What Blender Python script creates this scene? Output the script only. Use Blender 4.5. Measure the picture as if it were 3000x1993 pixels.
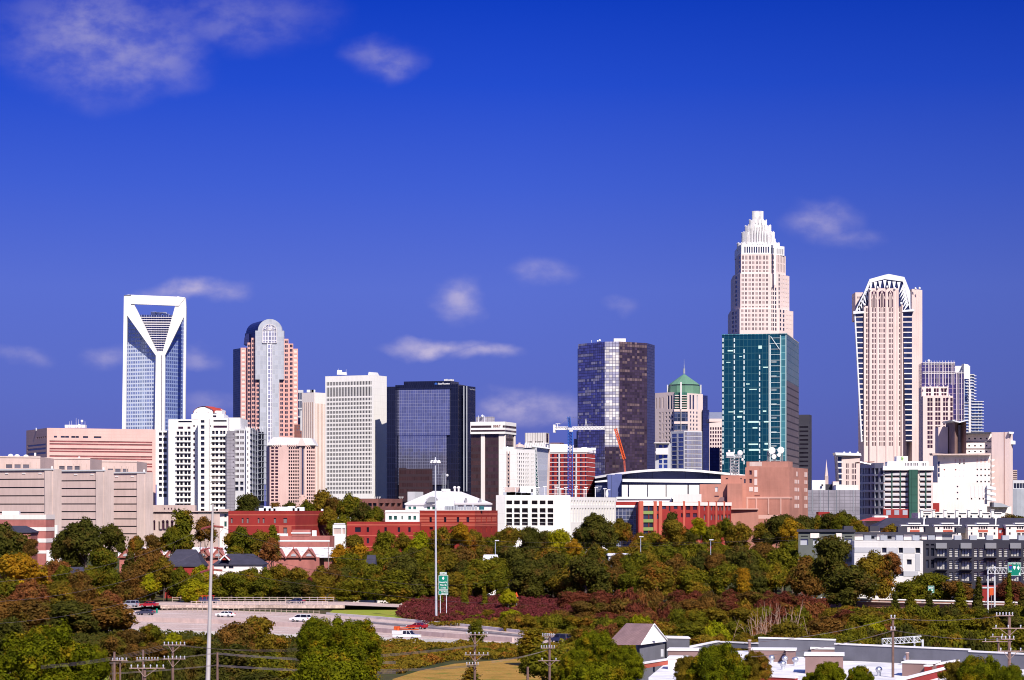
import bpy,math,random
import numpy as np
from mathutils import Vector,Matrix,Euler
R = math.radians
for o in list(bpy.data.objects): bpy.data.objects.remove(o)
SC = bpy.context.scene
COL = SC.collection
# ---------------------------------------------------------------- camera, measured from the photograph
F,CZ,HY = 7000.0,26.0,1495.0          # focal length in photo pixels, eye height, horizon row
cam = bpy.data.objects.new('camera',bpy.data.cameras.new('camera'));COL.objects.link(cam)
cam.location = (0,0,CZ);cam.rotation_euler = (R(90),0,0)
cam.data.sensor_width = 36;cam.data.lens = 36*F/3000
cam.data.shift_y = (HY-996.5)/3000
cam.data.clip_start = 1;cam.data.clip_end = 60000
SC.camera = cam
SUN_AZ,SUN_EL = 21.0,40.0               # degrees to the right of straight behind the camera
sd = Vector((math.sin(R(SUN_AZ))*math.cos(R(SUN_EL)),-math.cos(R(SUN_AZ))*math.cos(R(SUN_EL)),math.sin(R(SUN_EL))))
sl = bpy.data.lights.new('sun','SUN');sl.energy = 4.8;sl.angle = R(0.5);sl.color = (1.0,0.92,0.83)
so = bpy.data.objects.new('sun',sl);COL.objects.link(so);so.rotation_euler = sd.to_track_quat('Z','Y').to_euler()
so.location = (200,-200,400)
SC.view_settings.view_transform = 'Standard';SC.view_settings.look = 'None'
SC.view_settings.exposure = 0.4;SC.view_settings.gamma = 1.0
SC.cycles.filter_width = 1.05;SC.cycles.max_bounces = 5;SC.cycles.diffuse_bounces = 2;SC.cycles.glossy_bounces = 3
SC.cycles.transmission_bounces = 2;SC.cycles.transparent_max_bounces = 4
class NG:
    def __init__(s,nt): s.nt = nt;s.n = nt.nodes;s.l = nt.links
    def node(s,t,**k):
        n = s.n.new(t)
        for a,b in k.items(): setattr(n,a,b)
        return n
    def put(s,sock,v):
        if v is None: return
        if hasattr(v,'is_linked') or isinstance(v,bpy.types.NodeSocket): s.l.new(v,sock)
        elif isinstance(v,(tuple,list)) and len(v) == 3 and sock.type == 'RGBA': sock.default_value = (*v,1)
        else: sock.default_value = v
    def math(s,op,a,b=0.0,c=0.0,clamp=False):
        n = s.node('ShaderNodeMath',operation=op);n.use_clamp = clamp
        s.put(n.inputs[0],a);s.put(n.inputs[1],b);s.put(n.inputs[2],c);return n.outputs[0]
    def vmath(s,op,a,b=(0,0,0)):
        n = s.node('ShaderNodeVectorMath',operation=op)
        s.put(n.inputs[0],a)
        if op == 'SCALE': s.put(n.inputs['Scale'],b);return n.outputs[0]
        s.put(n.inputs[1],b)
        return n.outputs['Value'] if op in ('LENGTH','DOT_PRODUCT') else n.outputs[0]
    def mix(s,f,a,b,mode='MIX'):
        n = s.node('ShaderNodeMix',data_type='RGBA',blend_type=mode)
        s.put(n.inputs['Factor'],f);s.put(n.inputs[6],a);s.put(n.inputs[7],b);return n.outputs[2]
    def noise(s,vec,scale,detail=3,rough=.55,lac=2.0):
        n = s.node('ShaderNodeTexNoise');s.put(n.inputs['Vector'],vec)
        n.inputs['Scale'].default_value = scale;n.inputs['Detail'].default_value = detail
        n.inputs['Roughness'].default_value = rough;return n.outputs['Fac']
    def ramp(s,f,st,interp='LINEAR'):
        n = s.node('ShaderNodeValToRGB');s.put(n.inputs[0],f);cr = n.color_ramp;cr.interpolation = interp
        while len(cr.elements) < len(st): cr.elements.new(0.5)
        for e,(p,c) in zip(cr.elements,st):
            e.position = p;e.color = (*c,1) if len(c) == 3 else c
        return n.outputs[0]
    def maprange(s,v,a,b,c=0.0,d=1.0,smooth=True):
        n = s.node('ShaderNodeMapRange');n.interpolation_type = 'SMOOTHSTEP' if smooth else 'LINEAR'
        s.put(n.inputs[0],v)
        for i,x in enumerate((a,b,c,d)): n.inputs[1+i].default_value = x
        return n.outputs[0]
# ---------------------------------------------------------------- sky
w = bpy.data.worlds.new('World');SC.world = w;w.use_nodes = True
g = NG(w.node_tree);g.n.clear()
out = g.node('ShaderNodeOutputWorld');bg = g.node('ShaderNodeBackground');g.l.new(bg.outputs[0],out.inputs[0])
sky = g.node('ShaderNodeTexSky',sky_type='NISHITA');sky.sun_disc = False
sky.sun_elevation = R(SUN_EL);sky.sun_rotation = math.atan2(sd.x,sd.y);sky.altitude = 200
sky.air_density = 1.0;sky.dust_density = 0.6;sky.ozone_density = 3.0
tc = g.node('ShaderNodeTexCoord');vec = g.vmath('NORMALIZE',tc.outputs['Generated'])
sep = g.node('ShaderNodeSeparateXYZ');g.l.new(vec,sep.inputs[0])
def lin(r,gg,b):
    return tuple(((c/255)/12.92 if c/255 <= .04045 else ((c/255+.055)/1.055)**2.4) for c in (r,gg,b))
# deep polarised blue by elevation, divided by strength below
SS = 0.12
def sk(r,gg,b): return tuple(c/SS/1.32 for c in lin(r,gg,b))
el = g.maprange(sep.outputs[2],-0.02,0.30,0,1,False)
def ep(px_y): return ((HY-px_y)/F/math.sqrt(1+((HY-px_y)/F)**2)+0.02)/0.32
deep = g.ramp(el,[(0,sk(92,92,172)),(ep(1400),sk(90,97,180)),(ep(1150),sk(90,106,196)),(ep(850),sk(88,109,208)),
                   (ep(550),sk(62,93,210)),(ep(250),sk(30,73,205)),(ep(0),sk(6,58,192)),(1,sk(1,46,165))])
# to the right (towards 90 degrees from the sun) the blue deepens
side = g.maprange(sep.outputs[0],0.0,0.24,1.0,0.80,False)
deepm = g.mix(1.0,deep,side,'MULTIPLY')
hi = g.maprange(sep.outputs[2],0.22,0.70,0.985,0.15)
nish = g.mix(1.0,sky.outputs[0],(0.62,0.72,1.15),'MULTIPLY')
col = g.mix(hi,nish,deepm)
# clouds: soft fair weather puffs, each at its own direction in the sky
uu = g.math('DIVIDE',sep.outputs[0],g.math('MAXIMUM',sep.outputs[1],0.05))
vv = g.math('DIVIDE',sep.outputs[2],g.math('MAXIMUM',sep.outputs[1],0.05))
cmb = g.node('ShaderNodeCombineXYZ');g.put(cmb.inputs[0],uu);g.put(cmb.inputs[1],g.math('MULTIPLY',vv,1.5))
warp = g.node('ShaderNodeTexNoise');warp.inputs['Scale'].default_value = 26;warp.inputs['Detail'].default_value = 5
g.l.new(cmb.outputs[0],warp.inputs['Vector'])
wv = g.vmath('SCALE',g.vmath('SUBTRACT',warp.outputs['Color'],(.5,.5,.5)),0.024)
cv = g.node('ShaderNodeCombineXYZ');g.put(cv.inputs[0],uu);g.put(cv.inputs[1],vv)
cpos = g.vmath('ADD',cv.outputs[0],wv)
fine = g.noise(cmb.outputs[0],62,6,.56)
CL = [(300,110,330,190,.50),(170,60,240,110,.25),(450,190,190,110,.38),(680,50,320,110,.24),(100,160,120,90,.2),(1120,180,120,75,.40),(560,845,150,38,.62),(650,860,80,40,.4),
      (1340,865,80,55,.50),(1590,810,90,45,.28),(1290,1015,150,32,.66),(1420,1035,110,34,.60),(1560,1195,190,52,.42),(1480,1180,100,30,.4),
      (2420,645,110,60,.42),(2500,690,90,45,.28),(1830,880,60,30,.18),(320,1035,90,40,.30),(575,1045,70,30,.25),(60,1025,90,30,.20),(620,1170,120,40,.2),(1880,1195,90,40,.2)]
tot = None
for (cx,cy,rx,ry,a) in CL:
    d = g.vmath('MULTIPLY',g.vmath('SUBTRACT',cpos,((cx-1500)/F,(HY-cy)/F,0)),(F/rx,F/ry,0))
    m = g.maprange(g.vmath('LENGTH',d),0.0,1.25,a*1.35,0)
    tot = m if tot is None else g.math('MAXIMUM',tot,m)
shape = g.maprange(fine,0.30,0.70,0.28,1.0)
ahead = g.math('GREATER_THAN',sep.outputs[1],0.06)
cf = g.math('MULTIPLY',g.math('MULTIPLY',tot,shape),ahead,clamp=True)
# unseen cloud added behind the camera, for the tower glass to reflect
bn = g.noise(g.vmath('MULTIPLY',vec,(1,1,3.2)),5.5,6,.6)
behind = g.math('MULTIPLY',g.maprange(bn,0.50,0.66,0,0.85),g.math('LESS_THAN',sep.outputs[1],0.0))
cf = g.math('MAXIMUM',cf,behind)
ccol = g.mix(g.maprange(sep.outputs[2],0.0,0.2),sk(220,206,228),sk(172,166,208))
final = g.mix(cf,col,ccol)
g.l.new(final,bg.inputs[0]);bg.inputs[1].default_value = SS
# ---------------------------------------------------------------- materials
MATS = {}
def mat(name):
    m = bpy.data.materials.new(name);m.use_nodes = True
    gg = NG(m.node_tree);b = gg.n['Principled BSDF'];MATS[name] = m
    return m,gg,b
def plain(name,c,rough=.8,var=.12,scale=.15,metal=0,spec=.3,streak=0.0,joint=None,jcol=.8):
    """painted / stone / concrete / metal surface with slight unevenness, rain streaks and panel joints (metres)"""
    m,q,b = mat(name)
    geo = q.node('ShaderNodeNewGeometry').outputs['Position']
    n1 = q.noise(geo,scale,5,.6);n2 = q.noise(q.vmath('MULTIPLY',geo,(1,1,.12)),.9,3,.6)
    f = q.maprange(n1,.3,.7,1-var,1+var*.6)
    colr = q.mix(1.0,(*c,1),f,'MULTIPLY')
    if streak:
        colr = q.mix(1.0,colr,q.maprange(n2,.35,.75,1.0,1-streak),'MULTIPLY')
    if joint:
        uv = q.node('ShaderNodeUVMap').outputs[0];sp = q.node('ShaderNodeSeparateXYZ');q.l.new(uv,sp.inputs[0])
        jm = None
        for i,(st,wd) in enumerate(zip(joint[:2],(joint[2],joint[2]))):
            if st <= 0: continue
            fr = q.math('FRACT',q.math('DIVIDE',sp.outputs[i],st));t = q.math('LESS_THAN',fr,wd/st)
            jm = t if jm is None else q.math('MAXIMUM',jm,t)
        colr = q.mix(jm,colr,tuple(x*jcol for x in c))
    q.put(b.inputs['Base Color'],colr)
    b.inputs['Roughness'].default_value = rough;b.inputs['Metallic'].default_value = metal
    b.inputs['Specular IOR Level'].default_value = spec
    return m
def glass(name,c,cw=0,ch=0,mull=(.05,.05,.06),mw=.12,mh=.12,blind=0.0,bcol=(.6,.55,.5),rough=.08,metal=.75,wob=.012,band=None,bandf=.3,var=.25,mrough=.5,spec=.6):
    """reflective facade glass; cw/ch are pane size in metres with mullions, some panes have pale blinds"""
    m,q,b = mat(name)
    uv = q.node('ShaderNodeUVMap').outputs[0];sp = q.node('ShaderNodeSeparateXYZ');q.l.new(uv,sp.inputs[0])
    info = q.node('ShaderNodeObjectInfo').outputs['Random']
    if cw:
        a = q.math('DIVIDE',sp.outputs[0],cw);e = q.math('DIVIDE',sp.outputs[1],ch)
        cell = q.node('ShaderNodeCombineXYZ');q.put(cell.inputs[0],q.math('FLOOR',a));q.put(cell.inputs[1],q.math('FLOOR',e))
        cvec = cell.outputs[0]
    else:
        cell = q.node('ShaderNodeCombineXYZ');q.put(cell.inputs[0],info);q.put(cell.inputs[1],q.math('FLOOR',q.math('DIVIDE',sp.outputs[1],3.3)))
        q.put(cell.inputs[2],q.math('FLOOR',q.math('DIVIDE',sp.outputs[0],2.9)))
        cvec = q.vmath('SCALE',cell.outputs[0],7.31)
    wn = q.node('ShaderNodeTexWhiteNoise',noise_dimensions='3D');q.l.new(cvec,wn.inputs['Vector'])
    ws = q.node('ShaderNodeSeparateXYZ');q.l.new(wn.outputs['Color'],ws.inputs[0])
    colr = q.mix(1.0,(*c,1),q.maprange(ws.outputs[1],0,1,1-var,1+var,False),'MULTIPLY')
    met = metal;rg = rough
    if blind:
        # blinds come in runs: large scale noise times random
        geo = q.node('ShaderNodeNewGeometry').outputs['Position']
        run = q.noise(q.vmath('MULTIPLY',cvec,(.055,.8,.3)),1.0,3,.65)
        sc_ = q.math('ADD',q.math('MULTIPLY',ws.outputs[0],.17),q.math('MULTIPLY',q.maprange(run,.25,.75,0,1,False),.8))
        bm = q.math('GREATER_THAN',sc_,1.0-blind*.75+.02)
        colr = q.mix(bm,colr,q.mix(1.0,(*bcol,1),q.maprange(ws.outputs[2],0,1,.6,1.1,False),'MULTIPLY'))
        met = q.math('MULTIPLY',q.math('SUBTRACT',1.0,bm),metal);rg = q.math('ADD',q.math('MULTIPLY',bm,.25),rough)
    if cw:
        mm = q.math('MAXIMUM',q.math('LESS_THAN',q.math('FRACT',a),mw/cw),q.math('LESS_THAN',q.math('FRACT',e),mh/ch))
        colr = q.mix(mm,colr,mull)
        met = q.math('MULTIPLY',met,q.math('SUBTRACT',1.0,mm));rg = q.math('MAXIMUM',rg,q.math('MULTIPLY',mm,mrough))
        if band:   # opaque spandrel band at each floor: (floor height, band height, colour)
            bf = q.math('LESS_THAN',q.math('FRACT',q.math('DIVIDE',sp.outputs[1],band[0])),band[1]/band[0])
            colr = q.mix(bf,colr,band[2]);met = q.math('MULTIPLY',met,q.math('SUBTRACT',1.0,q.math('MULTIPLY',bf,1-bandf)))
    q.put(b.inputs['Base Color'],colr);q.put(b.inputs['Metallic'],met);q.put(b.inputs['Roughness'],rg)
    b.inputs['Specular IOR Level'].default_value = spec
    if wob:
        ge = q.node('ShaderNodeNewGeometry')
        off = q.vmath('SCALE',q.vmath('SUBTRACT',wn.outputs['Color'],(.5,.5,.5)),wob)
        nn = q.node('ShaderNodeTexNoise');q.l.new(ge.outputs['Position'],nn.inputs['Vector']);nn.inputs['Scale'].default_value = .22
        off2 = q.vmath('SCALE',q.vmath('SUBTRACT',nn.outputs['Color'],(.5,.5,.5)),wob*2.2)
        nrm = q.vmath('NORMALIZE',q.vmath('ADD',q.vmath('ADD',ge.outputs['Normal'],off),off2))
        q.put(b.inputs['Normal'],nrm)
    return m
def leafmat(name,c1,c2,c3=None,scale=.35,trans=.45):
    """foliage whose colour itself differs from clump to clump and leaf to leaf"""
    m,q,b = mat(name);c1,c2,c3 = [c and (c[0]*1.62,c[1]*1.38,c[2]*1.6) for c in (c1,c2,c3)]
    geo = q.node('ShaderNodeNewGeometry').outputs['Position']
    n1 = q.noise(geo,scale,3,.6);wn = q.node('ShaderNodeTexWhiteNoise',noise_dimensions='3D')
    q.l.new(q.vmath('FLOOR',q.vmath('SCALE',geo,2.2)),wn.inputs['Vector'])
    info = q.node('ShaderNodeObjectInfo').outputs['Random']
    colr = q.mix(q.maprange(q.math('ADD',n1,q.math('MULTIPLY',q.math('SUBTRACT',info,.5),.22)),.36,.64),c1,c2)
    if c3:
        n3 = q.noise(geo,scale*.55,4,.65)
        colr = q.mix(q.maprange(n3,.52,.66),colr,c3)
    colr = q.mix(1.0,colr,q.maprange(wn.outputs['Value'],0,1,.6,1.45,False),'MULTIPLY')
    q.put(b.inputs['Base Color'],colr);b.inputs['Roughness'].default_value = .8;b.inputs['Specular IOR Level'].default_value = .06
    tr = q.node('ShaderNodeBsdfTranslucent');q.put(tr.inputs[0],q.mix(1.0,colr,(1.15,1.1,.4),'MULTIPLY'))
    mx = q.node('ShaderNodeMixShader');mx.inputs[0].default_value = trans
    q.l.new(b.outputs[0],mx.inputs[1]);q.l.new(tr.outputs[0],mx.inputs[2])
    q.l.new(mx.outputs[0],q.n['Material Output'].inputs[0])
    return m
# ---------------------------------------------------------------- geometry helpers
WL = {}           # world location of each object's origin
def smooth01(t): t = max(0,min(1,t));return t*t*(3-2*t)
def GZ(y):        # terrain height by distance: the highway lies in a valley, the centre stands higher
    return 8.0*smooth01((y-740)/300)+4.0*smooth01((y-1050)/600)
def P(px,py,D): return Vector(((px-1500)/F*D,D,CZ+(HY-py)/F*D))
def Gd(py,z=0.0): return (CZ-z)*F/(py-HY)            # distance at which a level z shows at row py
def G(px,py,z=0.0): return P(px,py,Gd(py,z))
def PX(px,D): return (px-1500)/F*D
def ZZ(py,D): return CZ+(HY-py)/F*D
def tag(o,label=None,cat=None,group=None,kind=None):
    if label: o['label'] = label
    if cat: o['category'] = cat
    if group: o['group'] = group
    if kind: o['kind'] = kind
    return o
def T(name,label,cat,loc,group=None):
    o = bpy.data.objects.new(name,None);COL.objects.link(o);o.empty_display_size = .5
    o.location = loc;WL[o.name] = Vector(loc);return tag(o,label,cat,group)
def link(name,me,parent,loc,rz=0.0):
    o = bpy.data.objects.new(name,me);COL.objects.link(o)
    if parent is not None:
        o.parent = parent;o.location = Vector(loc)-WL[parent.name]
    else: o.location = loc
    o.rotation_euler = (0,0,rz);WL[o.name] = Vector(loc);return o
class MB:
    def __init__(s): s.v = [];s.f = [];s.m = []
    def face(s,pts,m=0):
        i = len(s.v);s.v += [tuple(p) for p in pts];s.f.append(tuple(range(i,i+len(pts))));s.m.append(m)
    def prism(s,pts,z0,z1,m=0,cap=True,bottom=False,capm=None):
        n = len(pts)
        for i in range(n):
            a,b = pts[i],pts[(i+1) % n]
            s.face([(a[0],a[1],z0),(b[0],b[1],z0),(b[0],b[1],z1),(a[0],a[1],z1)],m)
        if cap: s.face([(p[0],p[1],z1) for p in pts],m if capm is None else capm)
        if bottom: s.face([(p[0],p[1],z0) for p in reversed(pts)],m)
    def box(s,c,sx,sy,sz,rz=0.0,m=0,bottom=True):
        ca,sa = math.cos(rz),math.sin(rz);h = [(-.5,-.5),(.5,-.5),(.5,.5),(-.5,.5)]
        pts = [(c[0]+x*sx*ca-y*sy*sa,c[1]+x*sx*sa+y*sy*ca) for x,y in h]
        s.prism(pts,c[2],c[2]+sz,m,True,bottom)
    def frustum(s,p0,z0,p1,z1,m=0,cap=True):
        n = len(p0)
        for i in range(n):
            j = (i+1) % n
            s.face([(*p0[i],z0),(*p0[j],z0),(*p1[j],z1),(*p1[i],z1)],m)
        if cap: s.face([(*p,z1) for p in p1],m)
    def tube(s,p0,p1,r0,r1=None,n=6,m=0,cap=True):
        p0,p1 = Vector(p0),Vector(p1);r1 = r0 if r1 is None else r1
        d = (p1-p0)
        if d.length < 1e-6: return
        d.normalize();a = d.orthogonal().normalized();b = d.cross(a)
        c0 = [p0+(a*math.cos(2*math.pi*i/n)+b*math.sin(2*math.pi*i/n))*r0 for i in range(n)]
        c1 = [p1+(a*math.cos(2*math.pi*i/n)+b*math.sin(2*math.pi*i/n))*r1 for i in range(n)]
        for i in range(n): j = (i+1) % n;s.face([c0[i],c0[j],c1[j],c1[i]],m)
        if cap: s.face(c1,m);s.face(c0[::-1],m)
    def path(s,pts,r,n=4,m=0):
        for a,b in zip(pts[:-1],pts[1:]): s.tube(a,b,r,r,n,m,False)
    def ball(s,c,rx,ry,rz,nu=10,nv=7,m=0,top=False):
        c = Vector(c);rings = []
        for j in range(nv+1):
            ph = math.pi*(j/nv-(0 if not top else 0)) if not top else math.pi/2*j/nv
            rings.append([c+Vector((rx*math.sin(ph)*math.cos(2*math.pi*i/nu),ry*math.sin(ph)*math.sin(2*math.pi*i/nu),rz*math.cos(ph))) for i in range(nu)])
        for j in range(nv):
            for i in range(nu):
                k = (i+1) % nu
                s.face([rings[j+1][i],rings[j+1][k],rings[j][k],rings[j][i]],m)
    def extrude(s,pts3,d,m=0):
        """polygon pts3 (in order seen from the front) pushed back by vector d; front face kept"""
        d = Vector(d);n = len(pts3);pts3 = [Vector(p) for p in pts3]
        s.face(pts3,m);s.face([p+d for p in reversed(pts3)],m)
        for i in range(n):
            j = (i+1) % n;s.face([pts3[j],pts3[i],pts3[i]+d,pts3[j]+d],m)
    def build(s,name,mats,parent=None,loc=None,smooth=False):
        if not s.f: return None
        if not isinstance(mats,(list,tuple)): mats = [mats]
        V = np.array(s.v,dtype=np.float64)
        if loc is None:
            loc = WL[parent.name] if parent is not None else Vector(((V[:,0].min()+V[:,0].max())/2,(V[:,1].min()+V[:,1].max())/2,V[:,2].min()))
        loc = Vector(loc)
        me = bpy.data.meshes.new(name)
        me.from_pydata([tuple(x) for x in (V-np.array(loc))],[],s.f)
        uvl = me.uv_layers.new(name='UVMap').data;k = 0
        for f in s.f:
            a,b,c = V[f[0]],V[f[1]],V[f[2]]
            nx,ny,nz = np.cross(b-a,c-a);h = math.hypot(nx,ny)
            if abs(nz) < 1.2*h and h > 0:
                tx,ty = -ny/h,nx/h
                for i in f: p = V[i];uvl[k].uv = (p[0]*tx+p[1]*ty,p[2]);k += 1
            else:
                for i in f: p = V[i];uvl[k].uv = (p[0],p[1]);k += 1
        for m in mats: me.materials.append(MATS[m] if isinstance(m,str) else m)
        if len(mats) > 1: me.polygons.foreach_set('material_index',s.m)
        if smooth: me.polygons.foreach_set('use_smooth',[True]*len(s.f))
        me.update()
        return link(name,me,parent,loc)
class Face:
    """a vertical facade from world point a (left, as seen) to b (right)"""
    def __init__(s,a,b):
        s.a = Vector((a[0],a[1]));s.b = Vector((b[0],b[1]));s.W = (s.b-s.a).length;s.u = (s.b-s.a)/s.W
        s.n = Vector((s.u.y,-s.u.x))
    def pu(s,px):                     # distance along the facade at which it shows at column px
        k = (px-1500)/F
        return (k*s.a.y-s.a.x)/(s.u.x-k*s.u.y)
    def D(s,px): return s.a.y+s.u.y*s.pu(px)
    def z(s,py,px): return ZZ(py,s.D(px))
    def at(s,u,z,off=0.0): p = s.a+s.u*u+s.n*off;return Vector((p.x,p.y,z))
    def quad(s,mb,px0,px1,z0,z1,off,m=0):
        u0,u1 = s.pu(px0),s.pu(px1)
        mb.face([s.at(u0,z0,off),s.at(u1,z0,off),s.at(u1,z1,off),s.at(u0,z1,off)],m)
    def slab(s,mb,u0,u1,z0,z1,out,m=0,inn=-.02):
        """a box standing proud of the facade by out"""
        a,b = s.at(u0,0,inn),s.at(u1,0,inn);c,d = s.at(u1,0,out),s.at(u0,0,out)
        mb.prism([(d.x,d.y),(c.x,c.y),(b.x,b.y),(a.x,a.y)],z0,z1,m,True,True)
    def slabpx(s,mb,x0,x1,y0,y1,out,m=0,xr=None,inn=-.02):
        xr = x0 if xr is None else xr
        s.slab(mb,s.pu(x0),s.pu(x1),s.z(y1,xr),s.z(y0,xr),out,m,inn)
def H(cols,rows,m,name='window',xr=None,d=.3,label=None):
    return dict(cols=cols,rows=rows,m=m,name=name,xr=xr,d=d,label=label)
def ev(a,b,n,frac=.6):              # n evenly spaced intervals between a and b
    p = (b-a)/(n-1+frac) if n > 1 else (b-a);return [(a+i*p,a+i*p+p*frac) for i in range(n)]
def per(a,step,n,h): return [(a+i*step,a+i*step+h) for i in range(n)]
PC = {};COUNT = {}
def pane(root,face,u0,u1,z0,z1,off,m,name,rest,label=None,t=.05,lim=100):
    k = (root.name,name);COUNT[k] = COUNT.get(k,0)+1
    if COUNT[k] > lim:
        mb = rest.setdefault((name,m),MB());face.slab(mb,u0,u1,z0,z1,off,0,off-t);return None
    wq,hq = round(u1-u0,1),round(z1-z0,1);key = (name,m,wq,hq,round(t,2))
    if key not in PC:
        me = bpy.data.meshes.new(name);a,h = (u1-u0)/2,(z1-z0)/2
        v = [(-a,0,-h),(a,0,-h),(a,0,h),(-a,0,h),(-a,t,-h),(a,t,-h),(a,t,h),(-a,t,h)]
        me.from_pydata(v,[],[(0,1,2,3),(1,5,6,2),(5,4,7,6),(4,0,3,7),(3,2,6,7),(4,5,1,0)])
        uv = me.uv_layers.new(name='UVMap').data
        for l in me.loops: c = v[l.vertex_index];uv[l.index].uv = (c[0]+a,c[2]+h)
        me.materials.append(MATS[m]);PC[key] = me
    p = face.at((u0+u1)/2,(z0+z1)/2,off)
    o = link(name,PC[key],root,p,math.atan2(face.u.y,face.u.x))
    if label: o['label'] = label
    return o
def flush(root,rest):
    for (name,m),mb in rest.items():
        o = mb.build(name,m,root);o['kind'] = 'stuff'
def facade(mb,face,z0,z1,hs,root,rest,m=0,rm=None):
    """one wall with real openings; panes sit d metres behind its surface"""
    rects = []
    for h in hs:
        xr = h['xr'] if h['xr'] is not None else (h['cols'][0][0] if h['cols'][0][0] > -9000 else None)
        for (xa,xb) in h['cols']:
            for (ya,yb) in h['rows']:
                u0,u1 = face.pu(xa),face.pu(xb);u0,u1 = max(u0,.15),min(u1,face.W-.15)
                zb,zt = face.z(yb,xr),face.z(ya,xr);zb,zt = max(zb,z0+.1),min(zt,z1-.1)
                if u1-u0 < .08 or zt-zb < .08: continue
                rects.append((u0,u1,zb,zt,h))
    ok = []
    for r in rects:
        if any(r[0] < q[1]-1e-4 and q[0] < r[1]-1e-4 and r[2] < q[3]-1e-4 and q[2] < r[3]-1e-4 for q in ok[-60:]) : continue
        ok.append(r)
    def clus(vals):
        vals = sorted(vals);o = [vals[0]]
        for v in vals[1:]:
            if v-o[-1] > 1e-4: o.append(v)
        return o
    # vertical strips first (columns), rows inside each strip: keeps the face count low
    us = clus([0,face.W]+[r[0] for r in ok]+[r[1] for r in ok])
    prev = None
    for ua,ub in zip(us[:-1],us[1:]):
        mid = (ua+ub)/2
        spans = sorted([(r[2],r[3]) for r in ok if r[0] < mid < r[1]])
        z = z0
        for (a,b) in spans+[(z1,z1)]:
            if a > z+1e-5: mb.face([face.at(ua,z),face.at(ub,z),face.at(ub,a),face.at(ua,a)],m)
            z = max(z,b)
    for (u0,u1,a,b,h) in ok:
        d = h['d'];q = m if rm is None else rm
        mb.face([face.at(u0,a),face.at(u0,a,-d),face.at(u0,b,-d),face.at(u0,b)][::-1],q)
        mb.face([face.at(u1,a),face.at(u1,a,-d),face.at(u1,b,-d),face.at(u1,b)],q)
        mb.face([face.at(u0,a),face.at(u1,a),face.at(u1,a,-d),face.at(u0,a,-d)][::1],q)
        mb.face([face.at(u0,b),face.at(u1,b),face.at(u1,b,-d),face.at(u0,b,-d)][::-1],q)
        pane(root,face,u0-.02,u1+.02,a-.02,b+.02,-d+.01,h['m'],h['name'],rest,h['label'])
def rect(x0,x1,x2,D,th,dep=None):
    """plan of a rectangular building from the columns of its visible corners: left, near corner, right"""
    t = R(th);C = Vector((PX(x1,D),D));dL = Vector((-math.cos(t),math.sin(t)));dR = Vector((math.sin(t),math.cos(t)))
    def ln(x,d):
        k = (x-1500)/F;q = (k*C.y-C.x)/(d.x-k*d.y)
        return q if 0 < q < 120 else 22.0
    L = ln(x0,dL) if x0 is not None else dep
    Rr = ln(x2,dR) if x2 is not None else dep
    A = C+dL*L;B = C+dR*Rr
    return [A,C,B,A+dR*Rr]
def mass(root,name,plan,z0,z1,m,hs=None,nfront=2,capm=None,cap=True,rest=None,parapet=0,label=None):
    """plan listed left to right along the front, then the back. hs: {edge index: [openings]}"""
    own = rest is None
    if own: rest = {}
    mb = MB();n = len(plan);faces = []
    mats = [m] if capm is None else [m,capm]
    for i in range(n):
        a,b = plan[i],plan[(i+1) % n]
        fc = Face(a,b);faces.append(fc)
        if hs and hs.get(i): facade(mb,fc,z0,z1,hs[i],root,rest)
        else: mb.face([fc.at(0,z0),fc.at(fc.W,z0),fc.at(fc.W,z1),fc.at(0,z1)])
    if cap:
        c = sum((Vector(p) for p in plan),Vector((0,0)))/n
        if parapet:
            ins = [Vector(p)+(c-Vector(p)).normalized()*.5 for p in plan]
            for i in range(n):
                j = (i+1) % n
                mb.face([(*plan[i],z1),(*plan[j],z1),(*ins[j],z1),(*ins[i],z1)],0)
                mb.face([(*ins[i],z1),(*ins[j],z1),(*ins[j],z1-parapet),(*ins[i],z1-parapet)],0)
            mb.face([(*p,z1-parapet) for p in ins],len(mats)-1)
        else: mb.face([(*p,z1) for p in plan],len(mats)-1)
    o = mb.build(name,mats,root)
    if label: o['label'] = label
    if own: flush(root,rest)
    return faces,z1
def bld(name,label,px,D,cat='building',group=None):
    return T(name,label,cat,(PX(px,D),D,GZ(D)),group)
def text(s,size,m,parent,name,loc,rz=0.0,ext=.02,width=None,bold=0.0,align='CENTER',rx=90):
    cu = bpy.data.curves.new(name,'FONT');cu.body = s;cu.size = size;cu.extrude = ext;cu.offset = bold
    cu.align_x = align;cu.align_y = 'CENTER';cu.resolution_u = 3
    t = bpy.data.objects.new('tmp',cu);COL.objects.link(t)
    dg = bpy.context.evaluated_depsgraph_get();me = bpy.data.meshes.new_from_object(t.evaluated_get(dg))
    bpy.data.objects.remove(t);bpy.data.curves.remove(cu)
    me.transform(Matrix.Rotation(R(rx),4,'X'))
    if width:
        xs = [v.co.x for v in me.vertices];k = width/(max(xs)-min(xs));me.transform(Matrix.Scale(k,4,(1,0,0)))
    me.materials.clear();me.materials.append(MATS[m])
    return link(name,me,parent,loc,rz)
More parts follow.
